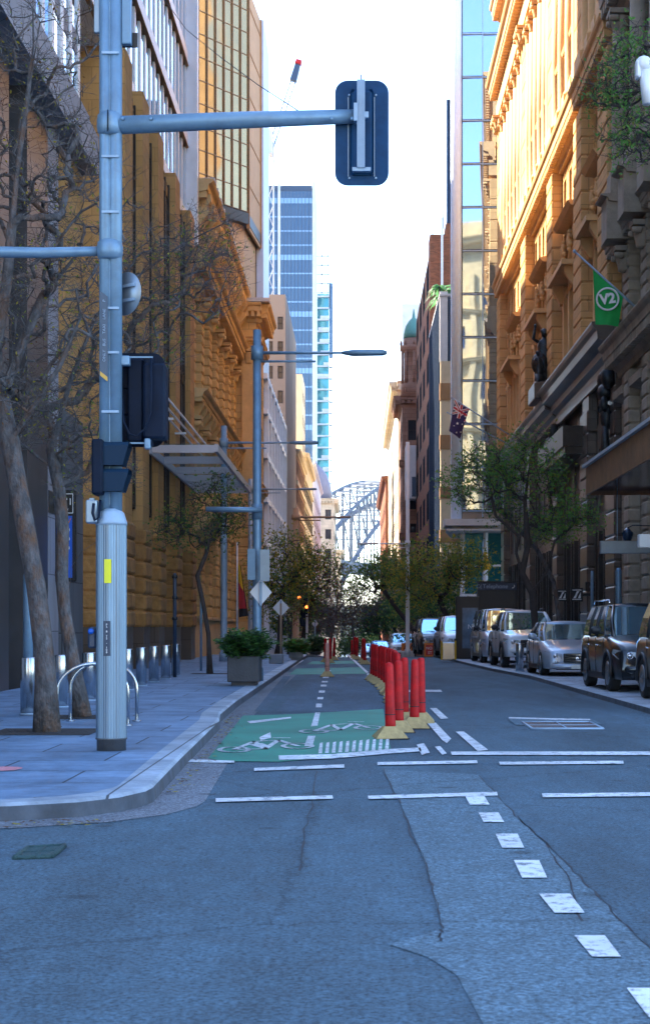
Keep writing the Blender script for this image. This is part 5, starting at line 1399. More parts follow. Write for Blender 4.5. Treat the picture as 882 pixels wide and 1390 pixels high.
# ---- dark thin post and slim poles
def slim(label, px, d, ytop, rad, m, cat='post', name='thin_post', rings=0, h0=KH):
    x = pxx(px,d); r = thing(name, label, cat, (x,d,h0)); b = MB(); b.lathe([(rad,h0),(rad,pz(ytop,d)-rad),(rad*.6,pz(ytop,d))], (x,d,0), 10); b.build('shaft', MATS[m], r)
    for k in range(rings):
        b = MB(); z_ = h0+(pz(ytop,d)-h0)*(.55+.4*k/max(1,rings-1)); b.lathe([(rad*1.5,z_),(rad*1.5,z_+.08)], (x,d,0), 10); b.build('collar', MATS['black_metal'], r)
    return r
slim('dark blue thin post between the far bollards and the sandstone pillars', 237.5, 41, 778, .05, 'navy_sign', rings=3)
slim('blue grey post behind the leaning tree trunk', 38.5, 24.2, 775, .075, 'pole_paint')
slim('thin blue post beside the small leafy tree', 273, 47, 797, .035, 'pole_paint')
slim('blue sign post on the right footpath under the light box signs', 839, 46, 771, .09, 'pole_paint', h0=BH)
slim('thin blue post on the right footpath between the silver cars', 803, 60, 775, .06, 'pole_paint', h0=BH)
# ---- bike racks -----
def hoop(px0, px1, py0, py1, ytop, lab, grp='bike racks'):
    a = gp(px0, py0); c = gp(px1, py1); r = thing('bike_rack', lab, 'bike rack', ((a[0]+c[0])/2,(a[1]+c[1])/2,KH), 0, grp)
    H = .80; b = MB(); pts = [(a[0],a[1],KH)]
    A, C_ = Vector((a[0],a[1],0)), Vector((c[0],c[1],0))
    for k in range(17):
        t = math.pi*k/16; q = A.lerp(C_, .5-.5*math.cos(t)); pts.append((q.x,q.y,KH+H*.55+H*.45*math.sin(t)))
    pts.append((c[0],c[1],KH)); b.tube(pts, .024, 10); b.build('hoop', MATS['steel'], r)
    for q in (a, c):
        b = MB(); b.lathe([(.06,0),(.06,.012)], q, 14); b.build('foot_plate', MATS['steel'], r)
hoop(78, 174, 987, 985, 897, 'nearest steel bike hoop wrapped behind the ribbed pole')
hoop(96, 186, 979, 979, 893, 'farther steel bike hoop behind the nearest one')

# ---- planters -----
def planter(label, px0, px1, ytop, ybot, d, m, leaf, hs, seed, lmats, h0=None, dep=None, spread=.25, n=2600, ls=.055, feet=True):
    h0 = gz(d)+KH if h0 is None else h0
    x0, x1 = pxx(px0,d), pxx(px1,d); w = x1-x0; dp = dep or w; zt_ = pz(ytop,d)
    r = thing('planter', label, 'planter', ((x0+x1)/2,d+dp/2,h0))
    b = MB(); b.bev(x0,x1,d,d+dp,h0+.08,zt_,.02); b.box(x0+.08,x1-.08,d+.08,d+dp-.08,h0,h0+.08)
    b.build('box', MATS[m], r)
    rg = np.random.default_rng(seed); c = np.array([(x0+x1)/2,d+dp/2,zt_+hs*.35])
    b2 = MB()
    for i in range(n):
        v = rg.normal(0,1,3); v /= np.linalg.norm(v); q = c + v*np.array([w*.5+spread, dp*.5+spread, hs*.62])*rg.uniform(.45,1)*(1+.15*math.sin(v[0]*7+v[2]*5))
        if q[2] < zt_-.06: q[2] = zt_ + rg.uniform(0,.2)
        a, t = rg.uniform(0,6.28), rg.uniform(-.6,.9); u = np.array([math.cos(a),math.sin(a),t*.6]); s = np.array([-math.sin(a),math.cos(a),rg.uniform(-.5,.5)]); l_ = ls*rg.uniform(.7,1.5)
        b2.add([tuple(q), tuple(q+u*l_+s*l_*.45), tuple(q+u*l_*2), tuple(q+u*l_-s*l_*.45)], [(0,1,2,3)], int(rg.integers(0,len(lmats))))
    b2.build('foliage', [MATS[k] for k in lmats], r, fixn=False)
    b = MB()
    for i in range(26):
        a = rg.uniform(0,6.28); b.tube([(c[0]+rg.uniform(-.3,.3)*w,c[1]+rg.uniform(-.3,.3)*dp,zt_-.05),(c[0]+math.cos(a)*w*.45,c[1]+math.sin(a)*dp*.45,zt_+hs*rg.uniform(.4,.9))], .008, 4)
    b.build('stems', MATS['bark'], r)
    return r
planter('dark square planter with a bushy deep green shrub beside the lamp post', 308.5, 352, 891, 932, 34.9, 'planter_dark', None, .62, 1, ['leaf_deep','leaf_green','leaf_deep','leaf_bright'], dep=1.0, n=4200)
planter('small grey planter with a spiky green plant farther up the footpath', 392, 411, 885, 899, 62, 'planter_grey', None, .55, 2, ['leaf_green','leaf_bright','leaf_olive'], n=1300, ls=.08)
r2 = thing('utility_box', 'low grey blue concrete block at the kerb behind the planter', 'box', (pxx(374,56),56,KH)); b = MB(); b.bev(pxx(365,56),pxx(384,56),56,56.7,KH,pz(888,56),.02); b.build('block', MATS['planter_grey'], r2)
planter('far low planter with dark shrubs near the diamond sign', 418, 437, 884, 890, 84, 'planter_dark', None, .9, 4, ['leaf_deep','leaf_green'], n=1200, ls=.1)

# ---- red lane posts -----
rp = None
def red_post(px, py, lab, h=None, wide=.062):
    global rp
    d = EYE*FPX/(py-VY)
    if d > 75:
        for _ in range(8): d = (EYE-gz(d))*FPX/(py-VY)
    x = pxx(px,d)
    if rp is None:
        o = rp = thing('lane_post', lab, 'lane post', (0,0,0), 0, 'red posts along the bike lane')
        b = MB(); b.lathe([(.068,.10),(.066,.2),(.060,.62),(.054,.90),(.050,.93),(.035,.952),(.001,.958)], n=16); b.build('post', MATS['red_plastic'], rp)
        b = MB()
        for z_ in (.30,): b.lathe([(.0655,z_),(.0655,z_+.012)], n=16)
        b.build('seam', MATS['black_cloth'], rp)
        b = MB()
        b.loft([[(-.20,-.17,.0),(.20,-.17,.0),(.20,.37,.0),(-.20,.37,.0)],[(-.19,-.16,.03),(.19,-.16,.03),(.19,.36,.03),(-.19,.36,.03)],[(-.085,-.08,.16),(.085,-.08,.16),(.085,.12,.16),(-.085,.12,.16)]]); b.build('base', MATS['yellow_rubber'], rp)
        b = MB(); b.box(-.215,.215,-.185,.385,.001,.012); b.build('mat', MATS['rubber'], rp)
    else: o = copy_tree(rp)
    o['label'] = lab; o.location = (x, d, gz(d)); rq = random.Random(px*7+py); o.rotation_euler = (rq.uniform(-.025,.025),rq.uniform(-.03,.03),rq.uniform(-.12,.12)); return o
names = [(530,1003,'front red lane post on its own yellow base at the head of the row'),(541,994,'red lane post directly behind the front post'),(549,981,'third red lane post behind the front pair'),
 (562,989,'red lane post right of the front pair with clear gap'),(571,982,'rightmost red lane post of the front cluster')]
for px, py, lab in names: red_post(px, py, lab)
row = [(541,962),(537,955),(534,949),(531,944),(527,940),(523.5,936),(519.5,932.5),(515.5,929.5),(512,927),(508,925),(505,923)]
ords = ['first','second','third','fourth','fifth','sixth','seventh','eighth','ninth','tenth','last']
for (px, py), o_ in zip(row, ords): red_post(px, py, '%s red post counted from the near end of the long middle row' % o_)
for (px, py), lab in zip(((495,902),(492,899.5),(484,895.5),(481.5,893.5),(477.5,891.5)), ('near post of the small red group beyond the long row','rear post of the small red group beyond the long row','near post of the far red group left of the small group','middle post of the far red group by the kerb','farthest red post on the right side of the bike lane')): red_post(px, py, lab)
for (px, py), lab in zip(((441.5,899),(447.5,900),(453,896)), ('left red post in the middle of the bike lane','front red post in the middle of the bike lane','right red post in the middle of the bike lane')): red_post(px, py, lab)
o = red_post(444, 919, 'faded pinkish orange post standing nearest in the middle of the bike lane'); del o['group']
mat('pink_plastic', (0.62,0.30,0.24), .5, var=.3, vscale=6)
for ch in [x for x in COL.objects if x.parent == o]:
    if ch.name.startswith('post'): ch.data = ch.data.copy(); ch.data.materials[0] = MATS['pink_plastic']

# ---- far signal with lit lamps
r2 = thing('traffic_light', 'far traffic light with lit orange lamps beside the brown lamp post', 'traffic light', (pxx(412,95),95,KH+gz(95)))
b = MB(); b.lathe([(.07,gz(95)),(.07,pz(812,95))], (pxx(416.5,95),95,0), 8); b.build('pole', MATS['white_metal'], r2)
b = MB(); b.bev(pxx(408,95),pxx(415,95),94.7,94.95,pz(850,95),pz(828,95),.03); b.bev(pxx(411,95),pxx(418,95),94.5,94.69,pz(834,95),pz(812,95),.03); b.build('housing', MATS['black_plastic'], r2)
mat('lamp_orange', (.9,.25,.05), .4, emit=((1.0,.22,.04),1.0))
b = MB()
for q in ((406.5,811.5),(416.5,824)): b.lathe([(.09,0),(.09,.03)], (pxx(q[0],95),94.4,pz(q[1],95)), 12, axis='y')
b.build('lens', MATS['lamp_orange'], r2)

# ---- flags -----
def flagpole(p0, p1, rad, root): b = MB(); b.tube([p0, p1], [rad, rad*.7], 8); b.ell(p1, (rad*1.3,)*3, 8, 6); return b.build('pole', MATS['galv'], root)
# green flag hanging from a slanting pole
r2 = thing('flag', 'bright green flag with a white ringed V2 hanging from a slanting pole', 'flag', (9.3, 54, 11.9))
flagpole(P(872,426,54), P(779,341,54), .045, r2)
tl, tr = P(804,364,54), P(845,402,54); bl, br_ = P(808,440,54), P(839,443,54)
def flag_mesh(tl, tr, br_, bl, nx, ny, wave, m, name, root, freq=2.0, yoff=0):
    b = MB(); vs = []; tl, tr, br_, bl = map(Vector, (tl,tr,br_,bl))
    for j in range(ny+1):
        for i in range(nx+1):
            s, t = i/nx, j/ny; q = (tl.lerp(tr,s)).lerp(bl.lerp(br_,s), t); q.y += yoff + wave*math.sin(s*6.28*freq*.5+t*1.5)*(.3+.7*t); vs.append(tuple(q))
    b.add(vs, [(j*(nx+1)+i, j*(nx+1)+i+1, (j+1)*(nx+1)+i+1, (j+1)*(nx+1)+i) for j in range(ny) for i in range(nx)], 0, True)
    return b.build(name, MATS[m], root, fixn=False)
flag_mesh(tl, tr, br_, bl, 14, 14, .07, 'green_flag', 'cloth', r2)
cc = P(824,406,53.85); b = MB(); b.ring(cc, .36, .035, 'y', 32, 6); b.build('ring', MATS['white_cloth'], r2)
text('V2', .46, MATS['white_cloth'], r2, rel(r2,(cc[0],cc[1]-.01,cc[2])), (R(90),R(-8),0), bold=.02)
# national flag
r2 = thing('flag', 'dark blue national flag with red and white cross corner on a slanting pole', 'flag', (9.4, 101, 13.5))
flagpole(P(692,591,101), P(613,540,101), .05, r2)
def fp(s, t, off=-.05):     # s along fly, t along hoist; flag droops down from the pole
    tl, tr, bl, br_ = map(Vector, (P(617,544,101), P(636,556,101), P(609,585,101), P(624,596,101)))
    q = (tl.lerp(tr,s)).lerp(bl.lerp(br_,s), t); q.y += off + .08*math.sin(s*5+t*2); return q
b = MB(); n = 12; vs = [tuple(fp(i/n,j/n)) for j in range(n+1) for i in range(n+1)]
b.add(vs, [(j*(n+1)+i,j*(n+1)+i+1,(j+1)*(n+1)+i+1,(j+1)*(n+1)+i) for j in range(n) for i in range(n)], 0, True); b.build('cloth', MATS['navy_cloth'], r2, fixn=False)
b = MB()
def band(s0, t0, s1, t1, w, m, off):
    a, c = fp(s0,t0,off), fp(s1,t1,off); d_ = (c-a).normalized(); nn = d_.cross(Vector((0,1,0)))*w/2; b.quad(a-nn, c-nn, c+nn, a+nn, m)
band(0,0,1,.42,.16,0,-.075); band(1,0,0,.42,.16,0,-.075); band(.5,0,.5,.45,.24,0,-.08); band(0,.22,1,.22,.24,0,-.08); band(.5,0,.5,.45,.12,1,-.09); band(0,.22,1,.22,.12,1,-.09); band(0,0,1,.42,.06,1,-.085); band(1,0,0,.42,.06,1,-.085)
b.build('cross_corner', [MATS['white_cloth'], MATS['red_cloth']], r2)
for s_, t_, w_ in ((.5,.62,.10),(.85,.55,.06),(.6,.9,.06),(.3,.75,.05),(.9,.8,.06)):
    q = fp(s_,t_,-.09); b = MB(); b.poly([(q.x+w_*(1 if k%2==0 else .45)*math.sin(k*math.pi/5), q.y, q.z+w_*(1 if k%2==0 else .45)*math.cos(k*math.pi/5)) for k in range(10)]); b.build('star', MATS['white_cloth'], r2)
r2 = thing('flag_pole', 'bare slanting pole beside the national flag', 'flag pole', (9.4,103,13)); flagpole(P(686,601,103), P(607,560,103), .045, r2)
# left flag
r2 = thing('flag', 'yellow, red and black draped flag on an upright pole by the sandstone pavilion', 'flag', (pxx(322,76),76,KH))
b = MB(); b.lathe([(.05,KH),(.035,pz(735,76))], (pxx(322,76),76,0), 8); b.build('pole', MATS['white_metal'], r2)
x_ = 76; flag_mesh(P(323,766,x_),P(327,768,x_),P(337,836,x_),P(324,838,x_),6,12,.08,'black_cloth','cloth',r2); flag_mesh(P(323,764,75.9),P(326,768,75.9),P(331,805,75.9),P(324,790,75.9),6,8,.06,'yellow_cloth','yellow_part',r2); flag_mesh(P(324,790,75.88),P(331,803,75.88),P(334,826,75.88),P(324,826,75.88),6,8,.06,'red_cloth','red_part',r2)
r2 = thing('flag', 'small yellow flag hanging near the glass bay entrance on the right', 'flag', (pxx(656,108),108,BH))
b = MB(); b.lathe([(.05,gz(108)),(.035,pz(735,108))], (pxx(655,108),108,0), 8); b.build('pole', MATS['galv'], r2)
flag_mesh(P(656,748,108),P(659,750,108),P(667,772,108),P(656,775,108),6,8,.08,'yellow_cloth','cloth',r2)

# ---- phone booth & advertising panel -----
r2 = thing('phone_booth', 'black public phone booth with a lettered header panel behind the parked vans', 'phone booth', (pxx(675,72),72,BH))
d = 71.5; x0, x1 = pxx(648.5,d), pxx(701,d); zt_, zb_ = pz(790.5,d), pz(826,d)
b = MB(); b.bev(x0,x1,d,d+.35,zt_-.34,zt_,.02); b.build('header', MATS['navy_sign'], r2)
b = MB(); b.box(x0+.05,x1-.05,d+.05,d+.3,BH,zt_-.34); b.box(x0,x0+.09,d,d+.9,BH,zt_-.34); b.box(x1-.09,x1,d,d+.9,BH,zt_-.34); b.build('cabinet', MATS['black_metal'], r2)
b = MB(); b.box(x0-.05,x1+.05,d-.06,d+1.0,zt_,zt_+.05); b.build('roof', MATS['black_metal'], r2)
ox = rel(r2,((x0+x1)/2-.1,d-.012,zt_-.18)); text('Telephone', .26, MATS['letter_dim'], r2, ox)
text('C(', .24, MATS['letter_dim'], r2, (ox[0]-.72,ox[1],ox[2])); 
b = MB(); q = (x1-.16,d-.02,zt_-.18); b.tube([(q[0]-.05,q[1],q[2]-.07),(q[0]+.02,q[1],q[2]-.05),(q[0]+.05,q[1],q[2]+.0),(q[0]+.04,q[1],q[2]+.06)], .018, 6); b.build('handset_symbol', MATS['letter_white'], r2)
r2 = thing('advertising_panel', 'tall black advertising panel with a pale framed poster beside the white four wheel drive', 'advertising panel', (pxx(634,66),66,BH))
d = 66; x0, x1 = pxx(618.5,d), pxx(651,d); b = MB(); b.bev(x0,x1,d,d+.3,BH,pz(809.5,d),.03); b.build('frame', MATS['black_metal'], r2)
mat('poster', (0.10,0.16,0.24), .2, var=.5, vscale=1.5)
b = MB(); b.box(pxx(627,d),x1-.08,d-.02,d-.001,pz(880,d),pz(825,d)); b.build('poster', MATS['poster'], r2)
text('NSE', .27, MATS['letter_white'], r2, rel(r2,(pxx(642,d),d-.03,pz(851,d))))
# bollard box (grey, yellow edge), red sign, orange barrier
r2 = thing('litter_bin', 'grey steel bin enclosure with yellow edges in front of the white four wheel drive', 'bin', (pxx(606,66),64.5,BH))
d = 64; b = MB(); b.bev(pxx(600,d),pxx(617,d),d,d+.7,BH,pz(872,d),.02); b.build('body', MATS['steel'], r2)
for q in ((598,600),(617,619)):
    b = MB(); b.box(pxx(q[0],d)+.001,pxx(q[1],d)-.001,d-.02,d+.1,BH,pz(870,d)); b.build('edge_strip', MATS['yellow_cloth'], r2)
r2 = thing('red_sign', 'small red sign board with pale capitals and orange edge among the far cars', 'sign', (pxx(581,68),68,BH))
d = 68; b = MB(); b.bev(pxx(575.5,d),pxx(587.5,d),d,d+.05,BH+.05,pz(873,d),.01); b.build('board', MATS['orange'], r2); b = MB(); b.box(pxx(577.5,d),pxx(587,d),d-.015,d-.001,BH+.12,pz(875.5,d)); b.build('face', MATS['red_sign'], r2)
text('NO', .16, MATS['letter_white'], r2, rel(r2,(pxx(582,d),d-.02,pz(880,d)))); text('ST', .16, MATS['letter_white'], r2, rel(r2,(pxx(583,d),d-.02,pz(886,d))))
r2 = thing('works_barrier', 'low orange and black works barrier in the road beside the far cars', 'barrier', (pxx(552,90),90,gz(90)))
d = 90; b = MB(); b.box(pxx(544.5,d),pxx(559,d),d,d+.05,pz(883.5,d),pz(873,d)); b.build('board', MATS['orange'], r2); b = MB()
for k in range(3): b.poly([(pxx(547+k*4,d),d-.01,pz(882,d)),(pxx(550+k*4,d),d-.01,pz(875,d)),(pxx(551.5+k*4,d),d-.01,pz(875,d)),(pxx(548.5+k*4,d),d-.01,pz(882,d))])
b.build('stripes', MATS['black_cloth'], r2); b = MB(); b.bev(pxx(544,d),pxx(562,d),d-.1,d+.3,gz(d),pz(883.5,d)-.002,.05); b.build('foot', MATS['white_conc'], r2)
# square signs with white slash
for px0, px1, py0, py1, d, lab in ((774,790.5,798,816.5,65,'square black sign with white rising stroke emblem, right one of the pair'),(755,769.5,800,816,68,'square black sign with white rising stroke emblem, left one behind the tree stem')):
    r2 = thing('logo_sign', lab, 'sign', (pxx((px0+px1)/2,d),d,pz((py0+py1)/2,d)), 0, 'square emblem signs')
    X0, X1, Z0_, Z1_ = pxx(px0,d), pxx(px1,d), pz(py1,d), pz(py0,d); w_, h_ = X1-X0, Z1_-Z0_
    b = MB(); b.bev(X0,X1,d,d+.12,Z0_,Z1_,.01); b.box(X1,9.5,d+.04,d+.08,Z0_+h_*.4,Z0_+h_*.6); b.build('panel', MATS['black_metal'], r2)
    b = MB(); y_ = d-.01; i = .13
    for q in ((i,1-i,i,i+.06),(i,1-i,1-i-.06,1-i)): b.quad((X0+w_*q[0],y_,Z0_+h_*q[2]),(X0+w_*q[1],y_,Z0_+h_*q[2]),(X0+w_*q[1],y_,Z0_+h_*q[3]),(X0+w_*q[0],y_,Z0_+h_*q[3]))
    b.poly([(X0+w_*s,y_-.002,Z0_+h_*t) for s, t in ((.2,.24),(.42,.24),(.55,.55),(.72,.76),(.5,.76),(.38,.5))]); b.poly([(X0+w_*s,y_-.002,Z0_+h_*t) for s, t in ((.58,.24),(.82,.24),(.82,.70))])
    b.build('emblem', MATS['letter_white'], r2)
r2 = thing('wall_sign', 'dim brown hanging sign board with small faint capitals right of the square signs', 'sign', (pxx(806,66),66,3.2))
d=66; b = MB(); b.bev(pxx(794,d),pxx(820,d),d,d+.1,pz(803,d),pz(790,d),.01); b.box(pxx(820,d),9.5,d+.03,d+.06,pz(797,d),pz(795,d)); b.build('panel', MATS['dark_bronze'], r2); text('THE BAG', .12, MATS['letter_dim'], r2, rel(r2,(pxx(807,d),d-.01,pz(797,d))))
# light boxes under the awning
for X0, X1, y_, Z0_, Z1_, m_, lab in ((pxx(815,43),9.45,43,pz(751,43),pz(734,43),'sign_back','wide blue grey blank light box hanging under the rust awning'),(pxx(867,36),9.45,36,pz(743,36),pz(725,36),'white_paint_sign','paler blank light box at the right edge under the rust awning')):
    r2 = thing('light_box', lab, 'sign', ((X0+X1)/2,y_,Z0_)); b = MB(); b.bev(X0,X1,y_,y_+.25,Z0_,Z1_,.01); b.build('face', MATS[m_], r2)
    b = MB()
    for q in (.15,.85): b.tube([(X0+(X1-X0)*q,y_+.12,Z1_),(X0+(X1-X0)*q,y_+.12,5.1)], .015, 6)
    b.build('hanger', MATS['galv'], r2)
# wall lantern
r2 = thing('wall_lantern', 'small black lantern on an iron bracket above the light box', 'lantern', (pxx(849,47),47,3.8))
q = P(851,728,47); b = MB(); b.lathe([(.1,-.16),(.16,.02),(.17,.1),(.08,.2),(.01,.26)], q, 8); b.build('glass', MATS['glass_navy'], r2); b = MB(); b.tube([(q[0],q[1],q[2]+.24),(q[0]+.15,q[1],q[2]+.32),(9.5,q[1],q[2]+.28)], .02, 6); b.build('bracket', MATS['black_metal'], r2)
# CCTV
r2 = thing('security_camera', 'white dome security camera on a pole at the right edge', 'camera', (4.98,26,BH))
q = P(873,88,25.8); b = MB(); b.lathe([(.07,BH),(.06,q[2]+.6)], (5.0,26,0), 12); b.build('pole', MATS['white_metal'], r2)
b = MB(); b.ell(q, (.14,.14,.14), 16, 10); b.tube([(q[0]+.02,q[1],q[2]-.1),(q[0]+.08,q[1],q[2]-.62)], .10, 14); b.bev(q[0]-.13,q[0]-.06,q[1]-.1,q[1]+.1,q[2]-.22,q[2]+.05,.02); b.tube([(q[0]+.08,q[1],q[2]-.6),(5.0,26,q[2]-.5)], .04, 8); b.build('housing', MATS['white_metal'], r2)
b = MB(); b.lathe([(.07,-.135),(.08,-.10)], (q[0]+.01,q[1]+.02,q[2]), 16, axis='y'); b.build('lens', MATS['glass_dark'], r2)
# small cone
r2 = thing('traffic_cone', 'small orange cone just inside the dark entrance on the left', 'cone', (pxx(75.5,34),34,KH)); b = MB(); q=(pxx(75.5,34),34,0)
b.lathe([(.12,KH),(.12,KH+.02),(.085,KH+.03),(.02,KH+.45)], q, 14); b.build('body', MATS['orange'], r2)
# statue on the dark cornice
def figure(root, name, base, H, lean=0, arm=0, m='bronze_statue', robe=True, turn=0):
    b = MB(); s = H/1.75; M = Matrix.Translation(base) @ Matrix.Rotation(turn,4,'Z') @ Matrix.Diagonal((s,s,s,1)); b.M = M
    pr = [(.30,0),(.33,.08),(.27,.5),(.22,.9),(.17,1.05),(.21,1.25),(.19,1.42),(.07,1.5),(.06,1.56)]
    n = 14; rings = []
    for r_, h in pr: rings.append([(r_*(1+.12*math.cos(3*a+h*4))*math.cos(a)+lean*h*.2, r_*.75*(1+.12*math.cos(5*a))*math.sin(a), h) for a in [2*math.pi*k/n for k in range(n)]])
    b.loft(rings, 0, True); b.ell((lean*.34,0,1.66), (.10,.12,.14), 12, 8); b.ell((lean*.34,.03,1.72), (.12,.13,.11), 10, 6)
    for sd, up in ((-1,arm),(1,-.2)):
        b.tube([(sd*.19+lean*.28,0,1.40),(sd*.34+lean*.3,-.05,1.2+up*.35),(sd*.30+lean*.3,-.2,1.05+up*1.0)], [.065,.052,.035], 8)
        b.ell((sd*.30+lean*.3,-.22,1.03+up*1.03), (.045,.05,.06), 8, 6)
    return b.build(name, MATS[m], root)
r2 = thing('statue_group', 'weathered bronze figure group standing on the dark granite cornice', 'statue', (9.0, 78, 12.3))
b = MB(); b.bev(8.35,9.5,76.6,79.4,12.2,13.0,.05); b.build('plinth', MATS['dark_granite'], r2)
figure(r2, 'standing_figure', (8.95,78.2,13.0), 2.7, .1, .8); figure(r2, 'leaning_figure', (8.75,77.3,12.95), 1.55, -.6, .1, turn=.5); figure(r2, 'leaning_figure', (8.85,79.0,12.95), 1.45, .5, .0, turn=-.6)
b = MB(); b.ell((8.75,77.9,14.05), (.42,.3,.55), 12, 8); b.tube([(8.9,78,13.6),(8.6,77.2,13.3),(8.5,76.9,12.9)], [.28,.2,.12], 10); b.build('shield', MATS['bronze_statue'], r2)
# ================================================================ vehicles
def paint(name, col, metal=.5, rough=.28):
    return mat(name, col, rough, metal, coat=1.0)
paint('paint_black', (0.012,0.012,0.014)); paint('paint_silver', (0.40,0.47,0.58), .25); paint('paint_white', (0.70,0.80,0.94), .0); paint('paint_grey', (0.20,0.21,0.24), .6)
paint('paint_bronze', (0.12,0.085,0.07), .6); paint('paint_blue', (0.03,0.10,0.28)); paint('paint_dark', (0.04,0.045,0.05), .5)
mat('chrome', (0.75,0.75,0.78), .08, metal=1.0); mat('lamp_glass', (0.55,0.6,0.65), .06, metal=.4, coat=1.0); mat('tyre', (0.014,0.014,0.015), .8); mat('rim', (0.42,0.43,0.45), .3, metal=.9)
mat('trim_black', (0.015,0.016,0.02), .5); mat('plate_white', (0.7,0.7,0.66), .5); mat('tail_red', (.4,.01,.01), .2, coat=1)

SPEC = {  # L, W, profile top of the body (y,z), cabin: (cowl y, roof front y, roof rear y, rear bottom y), belt z, roof z, wheel r, axle ys, front taper
 'suv':  dict(L=4.75,W=1.92,top=[(0,.62),(.06,.86),(.25,.98),(1.25,1.12),(1.5,1.14),(4.5,1.16),(4.68,1.1),(4.75,.8)],cab=(1.25,2.05,4.45,4.66),roof=1.80,r=.37,ax=(.92,3.75),tap=.86,zl=.26),
 'hatch':dict(L=4.3,W=1.78,top=[(0,.48),(.08,.66),(.35,.76),(1.1,.93),(1.4,.96),(3.9,1.0),(4.2,.95),(4.3,.7)],cab=(1.15,2.05,3.5,4.1),roof=1.46,r=.32,ax=(.85,3.5),tap=.80,zl=.2),
 'ute':  dict(L=5.3,W=1.86,top=[(0,.66),(.05,.95),(.25,1.06),(1.35,1.18),(1.6,1.2),(5.15,1.2),(5.25,1.15),(5.3,.8)],cab=(1.38,2.1,3.5,3.85),roof=1.84,r=.39,ax=(.92,4.12),tap=.88,zl=.36),
 'van':  dict(L=5.0,W=1.92,top=[(0,.60),(.06,.88),(.2,1.0),(.75,1.16),(1.0,1.18),(4.85,1.2),(4.95,1.15),(5.0,.8)],cab=(.72,1.55,4.8,4.97),roof=1.98,r=.34,ax=(.95,4.0),tap=.88,zl=.24),
 'sedan':dict(L=4.6,W=1.8,top=[(0,.5),(.08,.66),(.35,.78),(1.2,.92),(1.5,.96),(3.9,1.0),(4.5,.98),(4.6,.7)],cab=(1.2,2.05,3.2,3.95),roof=1.44,r=.32,ax=(.9,3.65),tap=.82,zl=.2),
}
def lerp_pts(pts, y):
    for (a,va),(b_,vb) in zip(pts[:-1], pts[1:]):
        if y <= b_: return va + (vb-va)*max(0,(y-a))/(b_-a)
    return pts[-1][1]
